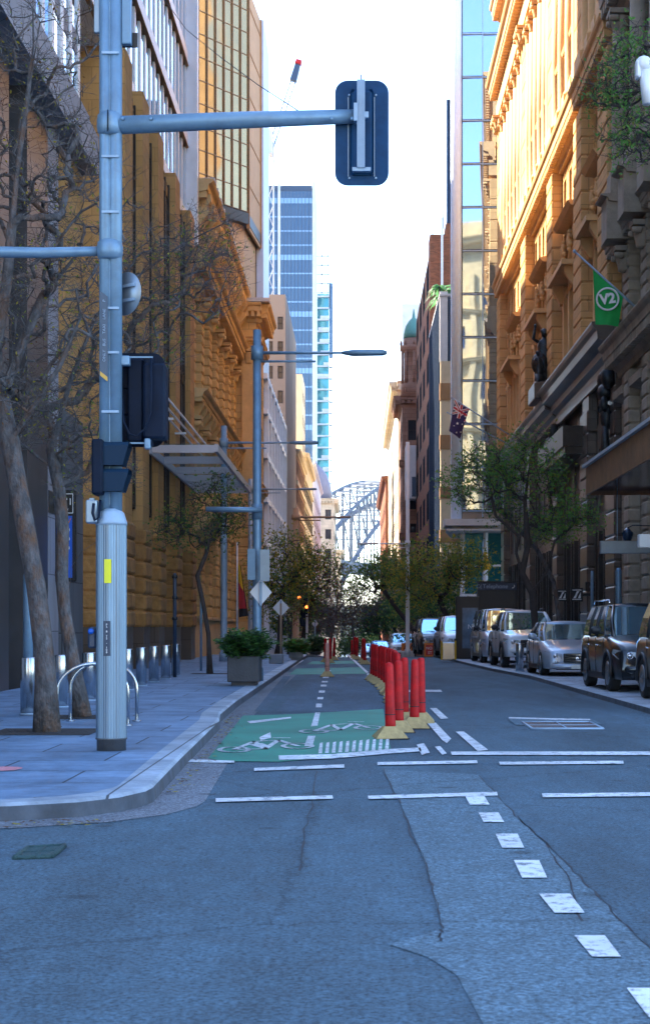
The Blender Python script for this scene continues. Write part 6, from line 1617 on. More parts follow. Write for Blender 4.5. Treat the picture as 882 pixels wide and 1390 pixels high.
def build_car(kind, name, label, col, lab_extra=None, group=None, rails=False, box=False, plate_text='', detail=True):
    S = SPEC[kind]; L, W, r_ = S['L'], S['W'], S['r']; hw = W/2
    root = thing(name, label, 'car' if kind in ('hatch','sedan') else {'suv':'four wheel drive','ute':'ute','van':'van'}[kind], (0,0,0), 0, group)
    P_ = MATS[col]
    ys = sorted(set([0,.03,.08,.16,.3,.5] + [L-.5,L-.25,L-.1,L-.03,L] + [a+r_*1.16*math.sin(t) for a in S['ax'] for t in np.linspace(-math.pi/2,math.pi/2,11)] + list(np.linspace(1.4,S['ax'][1]-.6,6))))
    def wid(y):
        f = 1 - (1-S['tap'])*max(0,1-y/.75)**2.2; g = 1 - .10*max(0,1-(L-y)/.6)**2.2; return hw*f*g
    def arch(y):
        z = S['zl']
        for a in S['ax']:
            d = abs(y-a); R_ = r_*1.16
            if d < R_: z = max(z, r_ + math.sqrt(max(R_*R_-d*d,0))*.98)
        return z
    rings = []
    for y in ys:
        w = wid(y); zt = lerp_pts(S['top'], y); zl = min(arch(y), zt-.12)
        sh = zt-.04
        pts = [(0,zt+.035),(w*.45,zt+.025),(w*.78,zt),(w*.93,zt-.05),(w*.985,zt-.16)]
        zz = zt-.16
        for t, ww in ((.3,1.0),(.6,.995),(.85,.985),(1,.97)): pts.append((w*ww, zz+(zl-zz)*t if zz > zl else zl))
        low = [(w*.6, zl), (0, zl)]
        half = pts + low
        rings.append([(x,y,z) for x,z in half] + [(-x,y,z) for x,z in reversed(half[1:-1])])
    b = MB(); b.loft(rings, 0, True); body_ = b.build('body', P_, root)
    # cabin
    y1,y2,y3,y4 = S['cab']; zb = lambda y: lerp_pts(S['top'], y)-.03; zr = S['roof']
    wb, wt = hw*.93, hw*.74
    bot = [(-wb*.86,y1),(-wb,y1+.35),(-wb,y4-.25),(-wb*.88,y4),(wb*.88,y4),(wb,y4-.25),(wb,y1+.35),(wb*.86,y1)]
    top = [(-wt*.88,y2),(-wt,y2+.22),(-wt,y3-.1),(-wt*.9,y3),(wt*.9,y3),(wt,y3-.1),(wt,y2+.22),(wt*.88,y2)]
    B3 = [Vector((x,y,zb(y))) for x,y in bot]; T3 = [Vector((x,y,zr-.06)) for x,y in top]
    b = MB(); b.loft([[tuple(p) for p in B3], [tuple(p.lerp(q,.55)+Vector((.03*(1 if p.x>0 else -1),0,.0))) for p,q in zip(B3,T3)], [tuple(p) for p in T3]]); b.build('windows', MATS['glass_car'], root)
    b = MB()
    for i in (0,7,3,4,1,6):
        mid = B3[i].lerp(T3[i],.55)+Vector((.035*(1 if B3[i].x>0 else -1),0,.0)); b.tube([B3[i]-Vector((0,0,.02)), mid, T3[i]], .042 if i in (0,7,3,4) else .022, 6)
    n_p = 3 if kind in ('suv','van') else 2
    for k in range(1, n_p):
        t = k/n_p
        for s in (-1,1):
            pb = Vector((s*wb*1.0, y1+.55+(y4-y1-.8)*t, zb(2))); pt = Vector((s*wt, y2+.1+(y3-y2-.15)*t, zr-.06)); b.tube([pb, pb.lerp(pt,.55)+Vector((s*.035,0,0)), pt], .035, 6, 1)
    # roof skin
    rr = []
    for t in (0,.12,.5,.88,1):
        y = y2-.02+(y3-y2+.04)*t; e = .05*(1-(2*t-1)**4)
        rr.append([(x*wt*(1 if .05<t<.95 else .93), y, zr-.07+e*(.3)+.07*(1-abs(x)**3)*(1 if .05<t<.95 else .5)) for x in (-1.02,-.8,-.4,0,.4,.8,1.02)]+[(x*wt*.98,y,zr-.09) for x in (1,0,-1)])
    b.loft(rr, 0, True); b.build('roof', [P_, MATS['trim_black']], root)
    if rails:
        for s in (-1,1):
            b = MB(); b.tube([(s*wt*.93,y2+.3,zr),(s*wt*.93,y2+.35,zr+.07),(s*wt*.93,y3-.2,zr+.07),(s*wt*.93,y3-.15,zr)], .018, 6); b.build('roof_rail', MATS['trim_black' if col!='paint_black' else 'chrome'], root)
    # wheels
    for a in S['ax']:
        for s in (-1,1):
            wr = MB(); x = s*(hw-.03)
            wr.lathe([(r_*.66,-.11),(r_*.93,-.115),(r_,-.08),(r_,.08),(r_*.93,.115),(r_*.66,.11)], (x-s*.09,a,r_), 28, axis='x'); wo = wr.build('wheel', MATS['tyre'], root)
            rm = MB(); rm.lathe([(r_*.66,0),(r_*.66,.02),(r_*.6,.03),(r_*.58,0)], (x+s*.012 if s>0 else x-.03,a,r_), 28, axis='x')
            for k in range(5 if kind!='ute' else 6):
                t = 2*math.pi*k/(5 if kind!='ute' else 6)+.3; c_, sn = math.cos(t), math.sin(t)
                p0 = Vector((x+s*.012,a+c_*r_*.08,r_+sn*r_*.08)); p1 = Vector((x+s*.0,a+c_*r_*.62,r_+sn*r_*.62)); rm.tube([p0,p1],[.05,.032],6)
            rm.lathe([(.001,-.03),(.06,-.03),(.06,.03),(.001,.035)], (x,a,r_), 14, axis='x'); rm.build('rim', MATS['rim'], wo)
    for a in S['ax']:     # dark wheel wells + arch lips
        b = MB(); b.box(-hw*.93,hw*.93,a-r_*1.14,a+r_*1.14,S['zl']+.02,r_*1.9); b.build('wheel_well', MATS['trim_black'], root)
        if kind in ('suv','ute'):
            for s in (-1,1):
                b = MB(); b.tube([(s*(wid(a)+.0),a+r_*1.19*math.cos(t),r_+r_*1.19*math.sin(t)) for t in np.linspace(-.15,math.pi+.15,15)], .035, 6); b.build('arch_lip', MATS['trim_black'], root)
    b = MB()
    for s in (-1,1): b.box(s*(hw-.0),s*(hw-.06),S['ax'][0]+r_*1.2,S['ax'][1]-r_*1.2,S['zl']-.03,S['zl']+.09)
    b.box(-hw*.8,hw*.8,.3,L-.3,S['zl']-.02,S['zl']+.03); b.build('sill', MATS['trim_black'], root)
    # front
    zf = S['top'][1][1]; w0 = wid(.02)
    b = MB(); gz0, gz1 = zf-.36, zf-.06
    b.bev(-w0*.52,w0*.52,-.035,.05,gz0+.06,gz1,.02)
    b.bev(-w0*.78,w0*.78,-.03,.08,S['zl']+.04,gz0-.10,.03); b.build('grille', MATS['trim_black'], root)
    b = MB()
    for k in range(3 if kind!='ute' else 2): b.box(-w0*.49,w0*.49,-.05,-.036,gz0+.10+k*.075,gz0+.125+k*.075)
    b.ell((0,-.05,(gz0+gz1)/2+.02),(.07,.015,.05),12,6); b.build('badge_bar', MATS['chrome'], root)
    b = MB(); b.tube([(-w0*1.0,.16,gz0-.02),(-w0*.8,-.03,gz0-.04),(0,-.07,gz0-.04),(w0*.8,-.03,gz0-.04),(w0*1.0,.16,gz0-.02)], .07, 8); b.build('bumper', P_, root)
    for s in (-1,1):
        b = MB(); pts = [(s*w0*.56,-.02,zf-.22),(s*w0*.58,-.015,zf-.07),(s*w0*1.0,.13,zf-.03),(s*w0*1.13,.36,zf+.0),(s*w0*1.15,.36,zf-.10),(s*w0*1.04,.12,zf-.20)]
        b.loft([pts, [(x*.93,y+.12,z) for x,y,z in pts]], 0, False); hl = b.build('headlight', MATS['lamp_glass'], root)
        b = MB(); b.lathe([(.055,-.02),(.05,.02)], (s*w0*.8,.03,zf-.13), 14, axis='y'); b.ring((s*w0*.8,.0,zf-.13),.06,.010,'y',18,5); b.build('reflector', MATS['chrome'], hl)
        b = MB(); b.lathe([(.05,-.03),(.045,.0)], (s*w0*.78,-.01,S['zl']+.17), 12, axis='y'); b.build('fog_light', MATS['lamp_glass'], root)
        b = MB(); my = y1+.42; mx = s*(hw+.11); b.ell((mx,my,zb(my)+.12),(.12,.07,.085),10,8); b.tube([(s*(hw*.92),my+.05,zb(my)+.06),(mx-s*.05,my,zb(my)+.08)],.03,6); b.build('mirror', MATS['trim_black' if kind!='hatch' else col], root)
        b = MB(); b.tube([(s*wid(L-.1)*.92,L-.06,zf+.08),(s*wid(L-.1)*.94,L-.05,zf-.2)],.05,6); b.build('tail_light', MATS['tail_red'], root)
        for dy in ((S['ax'][0]+S['ax'][1])/2-.35,(S['ax'][0]+S['ax'][1])/2+.75):
            b = MB(); b.tube([(s*(hw+.005),dy,.92),(s*(hw+.03),dy+.02,.925),(s*(hw+.03),dy+.18,.93),(s*(hw+.005),dy+.2,.93)],.013,6); b.build('door_handle', MATS['chrome' if kind=='suv' else 'trim_black'] if col!='paint_silver' else P_, root)
    for s in (-1,1):
        b = MB()
        for dy in (S['ax'][0]+r_*1.35,(S['ax'][0]+S['ax'][1])/2+.02,S['ax'][1]-r_*1.2): b.box(s*(hw-.01),s*(hw+.002),dy,dy+.012,S['zl']+.1,zb(2)-.03)
        b.box(s*(hw-.01),s*(hw+.0015),S['ax'][0]+r_*1.35+.012,S['ax'][1]-r_*1.2,S['zl']+.1,S['zl']+.11); b.build('door_seam', MATS['trim_black'], root)
    b = MB(); b.box(-.19,.19,-.16,-.148,gz0-.10,gz0+.0); pl = b.build('number_plate', MATS['plate_white'], root)
    b = MB(); b.tube([(-.5,y1+.02,zb(y1)+.05),(-.1,y1-.03,zb(y1)+.07)],.012,5); b.tube([(.1,y1-.03,zb(y1)+.07),(.55,y1+.03,zb(y1)+.06)],.012,5); b.build('wiper', MATS['trim_black'], root)
    if kind == 'ute':
        b = MB(); b.box(-hw*.84,hw*.84,y4+.1,L-.08,1.2,1.26); b.build('tray_cover', MATS['trim_black'], root)
        b = MB(); b.tube([(-wt*.9,y4+.15,1.2),(-wt*.85,y4+.0,1.6),(wt*.85,y4+.0,1.6),(wt*.9,y4+.15,1.2)],.03,8); b.build('sports_bar', MATS['trim_black'], root)
    return root
def park(o, x, y, z, rz=0): o.location = (x,y,z); o.rotation_euler = (0,0,rz)
c = build_car('suv','parked_car','dark bronze people carrier parked nearest at the right edge','paint_bronze'); park(c, 6.2, 25.8, BH, R(1))
c = build_car('suv','parked_car','glossy black four wheel drive with chrome roof rails parked second from the right edge','paint_black', rails=True); park(c, 6.02, 31.9, BH, R(1))
c = build_car('hatch','parked_car','silver hatchback with sloping bonnet parked behind the black four wheel drive','paint_silver'); park(c, 5.78, 42.6, BH, R(1))
c = build_car('ute','parked_car','white double cab ute with black grille between the silver van and the hatchback','paint_white', rails=True); park(c, 5.55, 51.0, BH, R(1.5))
c = build_car('van','parked_car','silver passenger van parked behind the white ute','paint_silver'); park(c, 5.45, 58.0, BH, R(2))
c = build_car('suv','parked_car','white four wheel drive with dark roof rails beside the advertising panel','paint_white', rails=True); park(c, 4.6, 70.0, BH, R(2))
c = build_car('suv','parked_car','dark four wheel drive with roof bars behind the red sign','paint_dark', rails=True); park(c, 3.9, 78, 0.1+gz(78), R(2))
c = build_car('van','parked_car','pale van partly hidden between the two four wheel drives','paint_white'); park(c, 5.2, 84, .1+gz(84), 0)
c = build_car('suv','parked_car','white four wheel drive standing in the roadway beyond the works barrier','paint_white'); park(c, 3.3, 118, gz(118), 0)
for x, y, col, lab in ((1.9,135,'paint_blue','blue car in the far traffic left of the white four wheel drive'),(2.6,148,'paint_blue','second blue car behind in the far traffic'),(1.2,160,'paint_white','white car farthest away at the end of the red posts')):
    c = build_car('sedan','parked_car',lab,col); park(c, x, y, gz(y), 0)
# roof pod on the nearest car
r2 = thing('roof_box', 'glossy black roof box carried on the nearest car at the right edge', 'roof box', (7.2, 27.5, 1.95))
b = MB(); rings = []
for y, w_, h_ in ((27.1,.08,.05),(27.2,.3,.14),(27.6,.42,.2),(28.4,.44,.21),(29.2,.40,.19),(29.45,.2,.1)):
    rings.append([(5.95+w_*math.cos(t), y, 2.19+h_*math.sin(t)) for t in np.linspace(0,2*math.pi,17)[:-1]])
b.loft(rings, 0, True); b.build('shell', MATS['paint_black'], r2); b = MB(); b.box(5.5,6.9,27.9,27.95,1.93,2.0); b.box(5.5,6.9,28.8,28.85,1.93,2.0); b.build('cross_bar', MATS['chrome'], r2)
# ================================================================ trees
def tree(name, label, cat, trunk, blobs, n, r0, m='bark', leaf=0, lsize=.06, lmats=('leaf_olive',), seed=0, group=None, twigs=2, tw=.35, minr=.004, extra_trunks=(), power=.50, lspread=.22, start=.45, sub=3, jit=.12, lshape=.45, rmax=None):
    rg = np.random.default_rng(seed)
    base = trunk[0]; r = thing(name, label, cat, base, 0, group)
    nodes = []; par = []
    def add(p, q): nodes.append(np.array(p, float)); par.append(q); return len(nodes)-1
    starts = []
    for tp in (trunk,)+tuple(extra_trunks):
        prev = -1
        if tp is not trunk:
            d_ = [np.linalg.norm(np.array(tp[0])-q) for q in nodes]; prev = int(np.argmin(d_))
        tot = sum((Vector(b_)-Vector(a)).length for a, b_ in zip(tp[:-1], tp[1:])); acc = 0
        for a, b_ in zip(tp[:-1], tp[1:]):
            seg = (Vector(b_)-Vector(a)).length; k = max(2, int(seg/.3))
            for i in range(k):
                q = Vector(a).lerp(Vector(b_), (i+(0 if len(nodes)==0 else 1))/k); prev = add(q, prev); acc += seg/k
                if acc/tot > (start if tp is trunk else .15): starts.append(prev)
    # targets
    T = []
    wsum = sum(b_[6] for b_ in blobs)
    for bx in blobs:
        cnt = int(n*bx[6]/wsum)
        for _ in range(cnt):
            v = rg.normal(0,1,3); v /= np.linalg.norm(v)
            T.append(np.array(bx[:3]) + v*np.array(bx[3:6])*rg.uniform(.15,1)**(.5))
    tip = np.array(trunk[-1]); T.sort(key=lambda t: np.linalg.norm(t-tip)+rg.uniform(0,.4))
    cap_ = len(nodes)+n*(sub+1)+10
    A = np.full((cap_,3), 1e9); 
    for i in starts: A[i] = nodes[i]
    tips = []
    for t in T:
        d_ = np.linalg.norm(A[:len(nodes)]-t, axis=1) + .35*np.maximum(0, A[:len(nodes),2]-t[2])
        j = int(np.argmin(d_)); p0 = nodes[j]; L_ = np.linalg.norm(t-p0)
        k = max(2, min(sub+2, int(L_/.25)+1)); prev = j
        bend = rg.normal(0,1,3)*L_*jit; bend[2] += L_*.05
        for i in range(1, k+1):
            s = i/k; q = p0+(t-p0)*s+bend*math.sin(math.pi*s)+rg.normal(0,.01,3)
            if len(nodes) >= cap_-1: break
            prev = add(q, prev); A[prev] = q
        tips.append(prev)
    N = len(nodes); cnt = np.zeros(N)
    for t in tips: cnt[t] += 1
    for i in range(N-1, 0, -1):
        if par[i] >= 0: cnt[par[i]] += cnt[i]
    rad = np.maximum(minr, r0*(np.maximum(cnt,.5)/max(cnt.max(),1))**power)
    if rmax: rad = np.minimum(rad, rmax)
    b = MB()
    ntr = sum(1 for _ in nodes)
    V = []; F = []
    kids = {}
    for i in range(N): kids.setdefault(par[i], []).append(i)
    def cyl(p, q, ra, rb, sides):
        d_ = q-p; L_ = np.linalg.norm(d_)
        if L_ < 1e-5: return
        t = d_/L_; a = np.array([0,0,1.]) if abs(t[2])<.9 else np.array([1.,0,0]); u = np.cross(t,a); u/=np.linalg.norm(u); w = np.cross(t,u)
        base_i = len(V)
        for c, rr in ((p,ra),(q,rb)):
            for k in range(sides):
                an = 2*math.pi*k/sides; V.append(tuple(c+(u*math.cos(an)+w*math.sin(an))*rr))
        for k in range(sides): F.append((base_i+k, base_i+(k+1)%sides, base_i+sides+(k+1)%sides, base_i+sides+k))
    # thick trunk chain as a continuous tube with flare
    chain = [0]; 
    while kids.get(chain[-1]):
        nx = max(kids[chain[-1]], key=lambda i: cnt[i]); chain.append(nx)
        if rad[nx] < r0*.25 or len(chain) > 60: break
    z0 = nodes[0][2]
    rr = [rad[i]*(1+.55*math.exp(-max(0,nodes[i][2]-z0)/.16))*(1+rg.uniform(-.05,.05)) for i in chain]
    trb = MB(); trb.tube([nodes[i] for i in chain], rr, 14, 0, True)
    trb.build('trunk', MATS[m], r)
    inch = set(chain)
    for i in range(1, N):
        p = par[i]
        if p < 0 or (i in inch and p in inch): continue
        ra = min(rad[p], rad[i]*1.35); sides = 7 if rad[i] > .03 else (5 if rad[i] > .012 else 3)
        cyl(nodes[p], nodes[i], ra, rad[i], sides)
    tipset = tips
    for t in tipset:
        for _ in range(twigs):
            d_ = rg.normal(0,1,3); d_[2] = abs(d_[2])*.6; d_ /= np.linalg.norm(d_); q = nodes[t]+d_*tw*rg.uniform(.4,1); cyl(nodes[t], q, minr, minr*.5, 3)
            q2 = (nodes[t]+q)/2; e_ = d_+rg.normal(0,.7,3); cyl(q2, q2+e_/np.linalg.norm(e_)*tw*.4, minr*.7, minr*.4, 3)
    me = bpy.data.meshes.new('branches'); o_ = np.array(base); me.from_pydata([(v[0]-o_[0],v[1]-o_[1],v[2]-o_[2]) for v in V], [], F); me.materials.append(MATS[m]); me.polygons.foreach_set('use_smooth',[True]*len(F)); link_mesh(me, 'branches', r)
    if leaf:
        idx = rg.integers(0, len(tips), leaf); c = np.array([nodes[tips[i]] for i in idx]) + rg.normal(0, lspread, (leaf,3))
        # clumps: thin out leaves by a coarse noise so gaps open
        ph = rg.uniform(0,6,3); g_ = np.sin(c[:,0]*3.1/ (lspread*5)+ph[0])+np.sin(c[:,2]*2.7/(lspread*5)+ph[1])+np.sin(c[:,1]*2.9/(lspread*5)+ph[2])
        c = c[g_ > -1.1]; M_ = len(c)
        a = rg.normal(0,1,(M_,3)); a /= np.linalg.norm(a,axis=1)[:,None]; e_ = rg.normal(0,1,(M_,3)); s_ = np.cross(a,e_); s_ /= np.linalg.norm(s_,axis=1)[:,None]
        l_ = (lsize*rg.uniform(.6,1.4,M_))[:,None]
        v = np.stack([c, c+a*l_+s_*l_*lshape, c+a*l_*2, c+a*l_-s_*l_*lshape], 1).reshape(-1,3) - o_
        me = bpy.data.meshes.new('leaves'); me.from_pydata(v.tolist(), [], np.arange(M_*4).reshape(-1,4).tolist())
        for k in lmats: me.materials.append(MATS[k])
        mi = rg.integers(0, len(lmats), M_); me.polygons.foreach_set('material_index', mi.tolist()); link_mesh(me, 'leaves', r)
    return r
def TP(px, py, d): return P(px, py, d)
GB = 'nearly bare street trees at the left'
# near left leaning tree
D1 = 19.6
t1 = [(pxx(64,D1),D1,KH), TP(62,900,D1), TP(50,800,D1), TP(32,700,D1), TP(14,600,D1), TP(2,540,D1)]
ex = ([TP(2,540,D1),TP(-4,470,D1-.3),TP(10,380,D1-.5),TP(24,230,D1-.5),TP(38,130,D1-.6),TP(46,60,D1-.6),TP(44,-60,D1-.6)], [TP(14,600,D1),TP(40,560,D1-.2),TP(80,500,D1-.4),TP(110,430,D1-.6)], [TP(2,540,D1),TP(30,470,D1+.3),TP(60,400,D1+.5),TP(110,340,D1+.6)],
      [TP(38,130,D1-.6),TP(55,30+0,D1-.7),TP(95,22,D1-.9),TP(140,5,D1-1)])
tree('street_tree', 'leaning bare tree with mottled trunk nearest at the left edge', 'tree', t1, [(*TP(60,420,D1),.95,1.2,1.0,4),(*TP(40,200,D1),.8,1.1,1.2,3),(*TP(120,300,D1),.75,1.1,1.3,2.4),(*TP(20,560,D1),.7,1,.5,1.5),(*TP(60,60,D1),.9,1,.7,2)], 900, .115, 'bark',
     leaf=1700, lsize=.022, lmats=('leaf_olive','leaf_yellow','leaf_brown'), seed=11, group=GB, extra_trunks=ex, twigs=3, tw=.3, minr=.0032, lspread=.06, start=.8, jit=.07)
D2 = 22.8
t2 = [(pxx(112,D2),D2,KH), TP(100,900,D2), TP(88,830,D2), TP(84,780,D2), TP(86,720,D2), TP(80,660,D2), TP(70,610,D2)]
ex2 = ([TP(94,820,D2),TP(97,770,D2),TP(112,748,D2),TP(132,735,D2),TP(160,722,D2+.2)],[TP(80,660,D2),TP(120,640,D2),TP(150,560,D2-.3),TP(190,500,D2-.5),TP(240,440,D2-.7),TP(330,370,D2-.8)],[TP(70,610,D2),TP(95,520,D2-.2),TP(130,430,D2-.4),TP(180,380,D2-.6),TP(250,330,D2-.6),TP(330,290,D2-.8)],[TP(76,640,D2),TP(40,610,D2),TP(10,590,D2)])
tree('street_tree', 'bare forked tree second from the left, twigs reaching over the lamp post', 'tree', t2, [(*TP(220,380,D2),1.15,1.1,.75,4),(*TP(170,480,D2),.9,1.1,.6,2.5),(*TP(90,560,D2),.9,1,.7,2.5),(*TP(280,330,D2),.6,.9,.55,1.3),(*TP(130,640,D2),.7,.8,.45,1)], 1000, .092, 'bark',
     leaf=1700, lsize=.026, lmats=('leaf_olive','leaf_yellow','leaf_green'), seed=12, group=GB, extra_trunks=ex2, twigs=3, tw=.32, minr=.0032, lspread=.10, start=.8, jit=.07)
# small leafy tree by the bollards
D3 = 44
tree('street_tree', 'small leafy tree with a kinked thin trunk in front of the sandstone pillars', 'tree', [(pxx(285,D3),D3,KH),TP(283,860,D3),TP(276,820,D3),TP(268,782,D3),TP(280,752,D3),TP(283,735,D3)], [(*TP(275,705,D3),1.05,1.1,.95,3),(*TP(318,700,D3),.5,.8,.6,1),(*TP(235,720,D3),.6,.8,.6,1),(*TP(300,660,D3),.4,.6,.4,.6)], 300, .06, 'bark_dark',
     leaf=2300, lsize=.045, lmats=('leaf_deep','leaf_green','leaf_olive'), seed=13, extra_trunks=(), start=.8, lspread=.20, minr=.006)
# far left row
GL = 'trees along the far left footpath'
def far_tree(label, px, py, d, rx, rz, lm, nleaf, ls, seed, group=None, m='bark_dark', n=170, h0=None, side=None, trunkpx=None, r0=.14, name='street_tree', spread=.4, twigs=2):
    z0 = gz(d)+(KH if h0 is None else h0); tx = pxx(trunkpx if trunkpx else px, d); c = P(px, py, d)
    h = c[2]-z0
    tr = [(tx,d,z0),(tx+.1,d,z0+h*.3),(tx+(c[0]-tx)*.5,d,z0+h*.55),(c[0],d,z0+h*.8)]
    return tree(name, label, 'tree', tr, [(c[0],d,c[2],rx,rx*1.1,rz,3),(c[0]-rx*.5,d+.5,c[2]-rz*.4,rx*.6,rx*.7,rz*.6,1),(c[0]+rx*.5,d-.4,c[2]+rz*.2,rx*.6,rx*.7,rz*.6,1)], n, r0, m, leaf=nleaf, lsize=ls, lmats=lm, seed=seed, group=group, lspread=spread, minr=.012, tw=.6, twigs=twigs, start=.5)
far_tree('olive green tree behind the first lamp post and diamond sign', 385, 775, 80, 1.75, 2.3, ('leaf_olive','leaf_green','leaf_yellow'), 5200, .075, 21, GL, trunkpx=378)
far_tree('green brown tree around the brownish lamp post', 425, 790, 96, 1.8, 2.6, ('leaf_olive','leaf_brown','leaf_green'), 4300, .085, 22, GL, trunkpx=410)
far_tree('purplish bare tree arching over the far bike lane', 455, 820, 118, 2.3, 2.5, ('leaf_mauve','leaf_brown'), 2600, .075, 23, GL, 'bark_grey', n=330, trunkpx=447, twigs=3)
far_tree('second purplish bare tree closing the street behind the red posts', 478, 828, 140, 2.6, 2.4, ('leaf_mauve','leaf_brown','leaf_olive'), 3200, .09, 24, GL, 'bark_grey', n=300, trunkpx=480, twigs=3)
far_tree('dark low tree at the far left shopfronts', 395, 835, 130, 2.2, 1.8, ('leaf_deep','leaf_olive'), 3000, .12, 25, GL, trunkpx=392)
far_tree('dark tree between the lamp post and the purplish trees', 430, 845, 150, 2.4, 2.2, ('leaf_deep','leaf_green','leaf_mauve'), 3200, .13, 26, GL, trunkpx=428)
# right row
GR = 'trees along the right side of the road'
far_tree('broad olive tree overhanging the parked white four wheel drive', 590, 775, 84, 2.6, 1.7, ('leaf_olive','leaf_green','leaf_yellow'), 7600, .08, 31, GR, trunkpx=612, h0=.1)
far_tree('broad green tree left of the white lamp post on the right', 520, 778, 100, 1.9, 1.5, ('leaf_olive','leaf_green','leaf_green'), 5200, .09, 32, GR, trunkpx=560, h0=.1)
far_tree('dark conifer like tree behind the white lamp post', 530, 832, 150, 2.6, 2.2, ('leaf_deep','leaf_deep','leaf_green'), 5200, .13, 33, GR, trunkpx=545, h0=.1)
far_tree('second dark dense tree at the far end of the right row', 512, 838, 175, 2.3, 2.3, ('leaf_deep','leaf_deep'), 4200, .15, 34, GR, trunkpx=517, h0=.1)
far_tree('dark green tree behind the far parked cars', 585, 822, 118, 3.0, 2.0, ('leaf_deep','leaf_green','leaf_olive'), 5200, .12, 35, GR, trunkpx=585, h0=.1)
far_tree('bright green bushy tree glimpsed at the very end of the street', 503, 872, 330, 3.2, 2.0, ('leaf_bright','leaf_green','leaf_yellow'), 3000, .25, 36, None, trunkpx=503, h0=0, spread=.7)
far_tree('dark round tree left of the street end', 478, 872, 300, 3.0, 2.4, ('leaf_green','leaf_deep'), 3000, .22, 37, None, trunkpx=478, h0=0, spread=.7)
# big tree right, multi stem
D4 = 50
t4 = [(pxx(727,D4),D4,BH),TP(726,850,D4),TP(722,805,D4),TP(708,778,D4),TP(700,750,D4),TP(704,728,D4)]
tree('street_tree', 'large tree with two slanting stems and green crown growing among the parked cars', 'tree', t4,
  [(*TP(640,655,D4),1.1,1.2,.75,3),(*TP(715,640,D4),1.3,1.3,.95,4),(*TP(760,700,D4),1.1,1.2,.8,3),(*TP(660,620,D4),.8,1,.5,1.5),(*TP(795,700,D4),.5,.8,.5,1),(*TP(720,600,D4),.8,1,.4,1.2)], 620, .11, 'bark_dark', leaf=7400, lsize=.05, lmats=('leaf_green','leaf_bright','leaf_olive','leaf_bright'), seed=41, group=GR,
  extra_trunks=([TP(704,728,D4),TP(672,700,D4),TP(664,660,D4),TP(640,640,D4),TP(610,630,D4)],[TP(722,805,D4),TP(742,775,D4),TP(752,735,D4),TP(775,715,D4)],[TP(708,778,D4),TP(716,740,D4),TP(712,680,D4),TP(720,620,D4)]), lspread=.17, minr=.006, start=.7)
D5 = 52.5
tree('street_tree', 'thin grey stem tree leaning left in front of the square emblem signs', 'tree', [(pxx(760,D5),D5,BH),TP(757,830,D5),TP(751,790,D5),TP(728,745,D5),TP(700,715,D5),TP(680,690,D5)], [(*TP(690,690,D5),.9,1,.6,3),(*TP(740,720,D5),.8,.9,.5,2)], 150, .07, 'bark', leaf=1500, lsize=.05, lmats=('leaf_green','leaf_deep','leaf_olive'), seed=42, group=GR, lspread=.18, minr=.006, start=.8)
# overhanging branches top right: tree stands just outside the frame
D6 = 27.5
tree('street_tree', 'leafy branches reaching in at the upper right from a tree at the kerb', 'tree', [(5.45,D6,BH),(5.5,D6,3),(5.6,D6,6),TP(950,330,D6),TP(940,220,D6),TP(935,120,D6)], [(*TP(850,100,D6),.75,.9,.55,3),(*TP(862,185,D6),.6,.8,.5,3),(*TP(820,70+60,D6),.35,.6,.35,1),(*TP(860,60,D6),.5,.8,.4,1.2),(*TP(950,120,D6),1.0,1.1,1.2,3)], 420, .10, 'bark_dark', leaf=3200, lsize=.038, lmats=('leaf_green','leaf_bright','leaf_bright','leaf_olive'), seed=51, group=GR, lspread=.11, minr=.005, start=.6)
HAZE = 0.00007
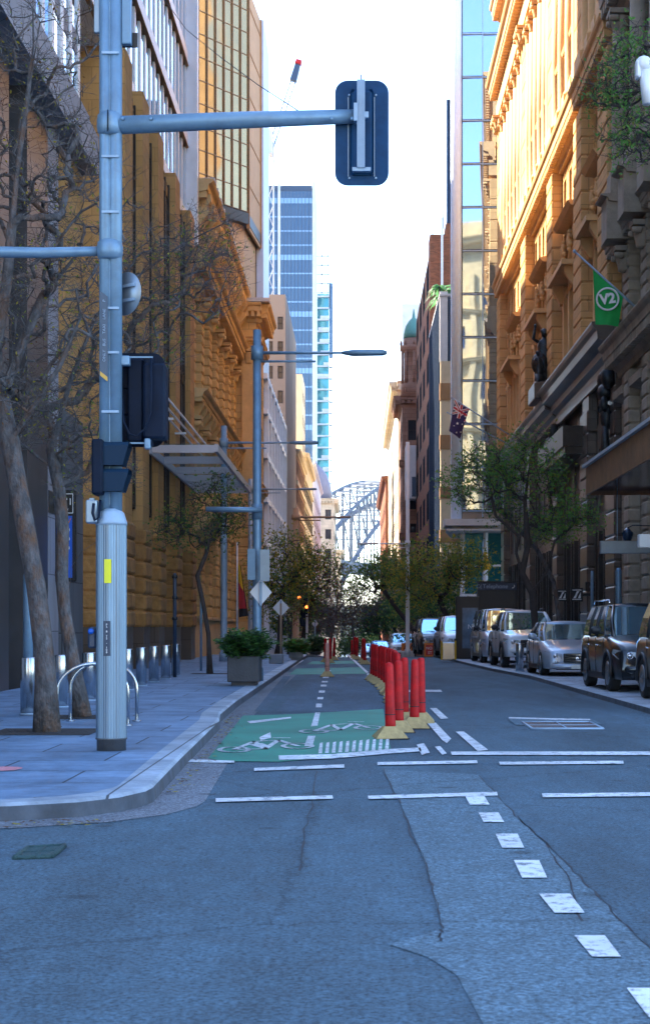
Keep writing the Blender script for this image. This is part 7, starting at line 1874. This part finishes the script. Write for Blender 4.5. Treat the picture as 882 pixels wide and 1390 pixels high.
# ---------------------------------------------------------------- haze, light, sky, camera
b = MB(); b.box(-2700, 2700, -120, 5200, -80, 135)
hz = b.build('haze', []) if False else None
hm = bpy.data.materials.new('haze'); hm.use_nodes = True; hn = hm.node_tree; hn.nodes.remove(hn.nodes['Principled BSDF'])
pv = hn.nodes.new('ShaderNodeVolumePrincipled'); pv.inputs['Color'].default_value = (.75,.85,1,1); pv.inputs['Density'].default_value = HAZE
hn.links.new(pv.outputs[0], hn.nodes['Material Output'].inputs['Volume'])
ho = b.build('haze', hm); ho['kind'] = 'stuff'

SUN_AZ = (-0.83, 0.56); SUN_EL = 43.0
w = bpy.data.worlds.new("World"); scene.world = w; w.use_nodes = True
nt = w.node_tree; bg = nt.nodes['Background']
sky = nt.nodes.new('ShaderNodeTexSky'); sky.sky_type = 'NISHITA'; sky.sun_disc = False
sky.sun_elevation = R(SUN_EL); sky.sun_rotation = math.atan2(SUN_AZ[0], SUN_AZ[1])
sky.air_density = 1.0; sky.dust_density = 0.6; sky.ozone_density = 3.0; sky.altitude = 20
nt.links.new(sky.outputs[0], bg.inputs[0]); bg.inputs[1].default_value = 0.15
l = bpy.data.lights.new('sun', 'SUN'); l.energy = 5.0; l.angle = R(0.5); l.color = (1.0, 0.88, 0.70)
lo = bpy.data.objects.new('sun', l); COL.objects.link(lo)
sd = Vector((SUN_AZ[0]*math.cos(R(SUN_EL)), SUN_AZ[1]*math.cos(R(SUN_EL)), math.sin(R(SUN_EL))))
lo.rotation_euler = sd.to_track_quat('Z', 'Y').to_euler(); lo.location = (-30, 20, 80)
cam = bpy.data.cameras.new('camera'); co = bpy.data.objects.new('camera', cam); COL.objects.link(co)
co.location = (0, 0, EYE); co.rotation_euler = (R(90), 0, 0)
cam.sensor_fit = 'VERTICAL'; cam.sensor_height = 36; cam.sensor_width = 36*882/1390; cam.lens = 36*FPX/1390
cam.shift_x = -(VX-441)/1390; cam.shift_y = (VY-695)/1390
cam.clip_start = 0.1; cam.clip_end = 8000
cam.dof.use_dof = True; cam.dof.focus_distance = 19.0; cam.dof.aperture_fstop = 7.0
scene.camera = co
v = scene.view_settings; v.view_transform = 'Standard'; v.look = 'None'; v.exposure = 2.5; v.gamma = 1
scene.render.engine = 'CYCLES'
cy = scene.cycles; cy.use_denoising = True; cy.max_bounces = 7; cy.diffuse_bounces = 4; cy.glossy_bounces = 4; cy.transmission_bounces = 4; cy.transparent_max_bounces = 6
cy.caustics_reflective = False; cy.caustics_refractive = False; cy.sample_clamp_indirect = 8
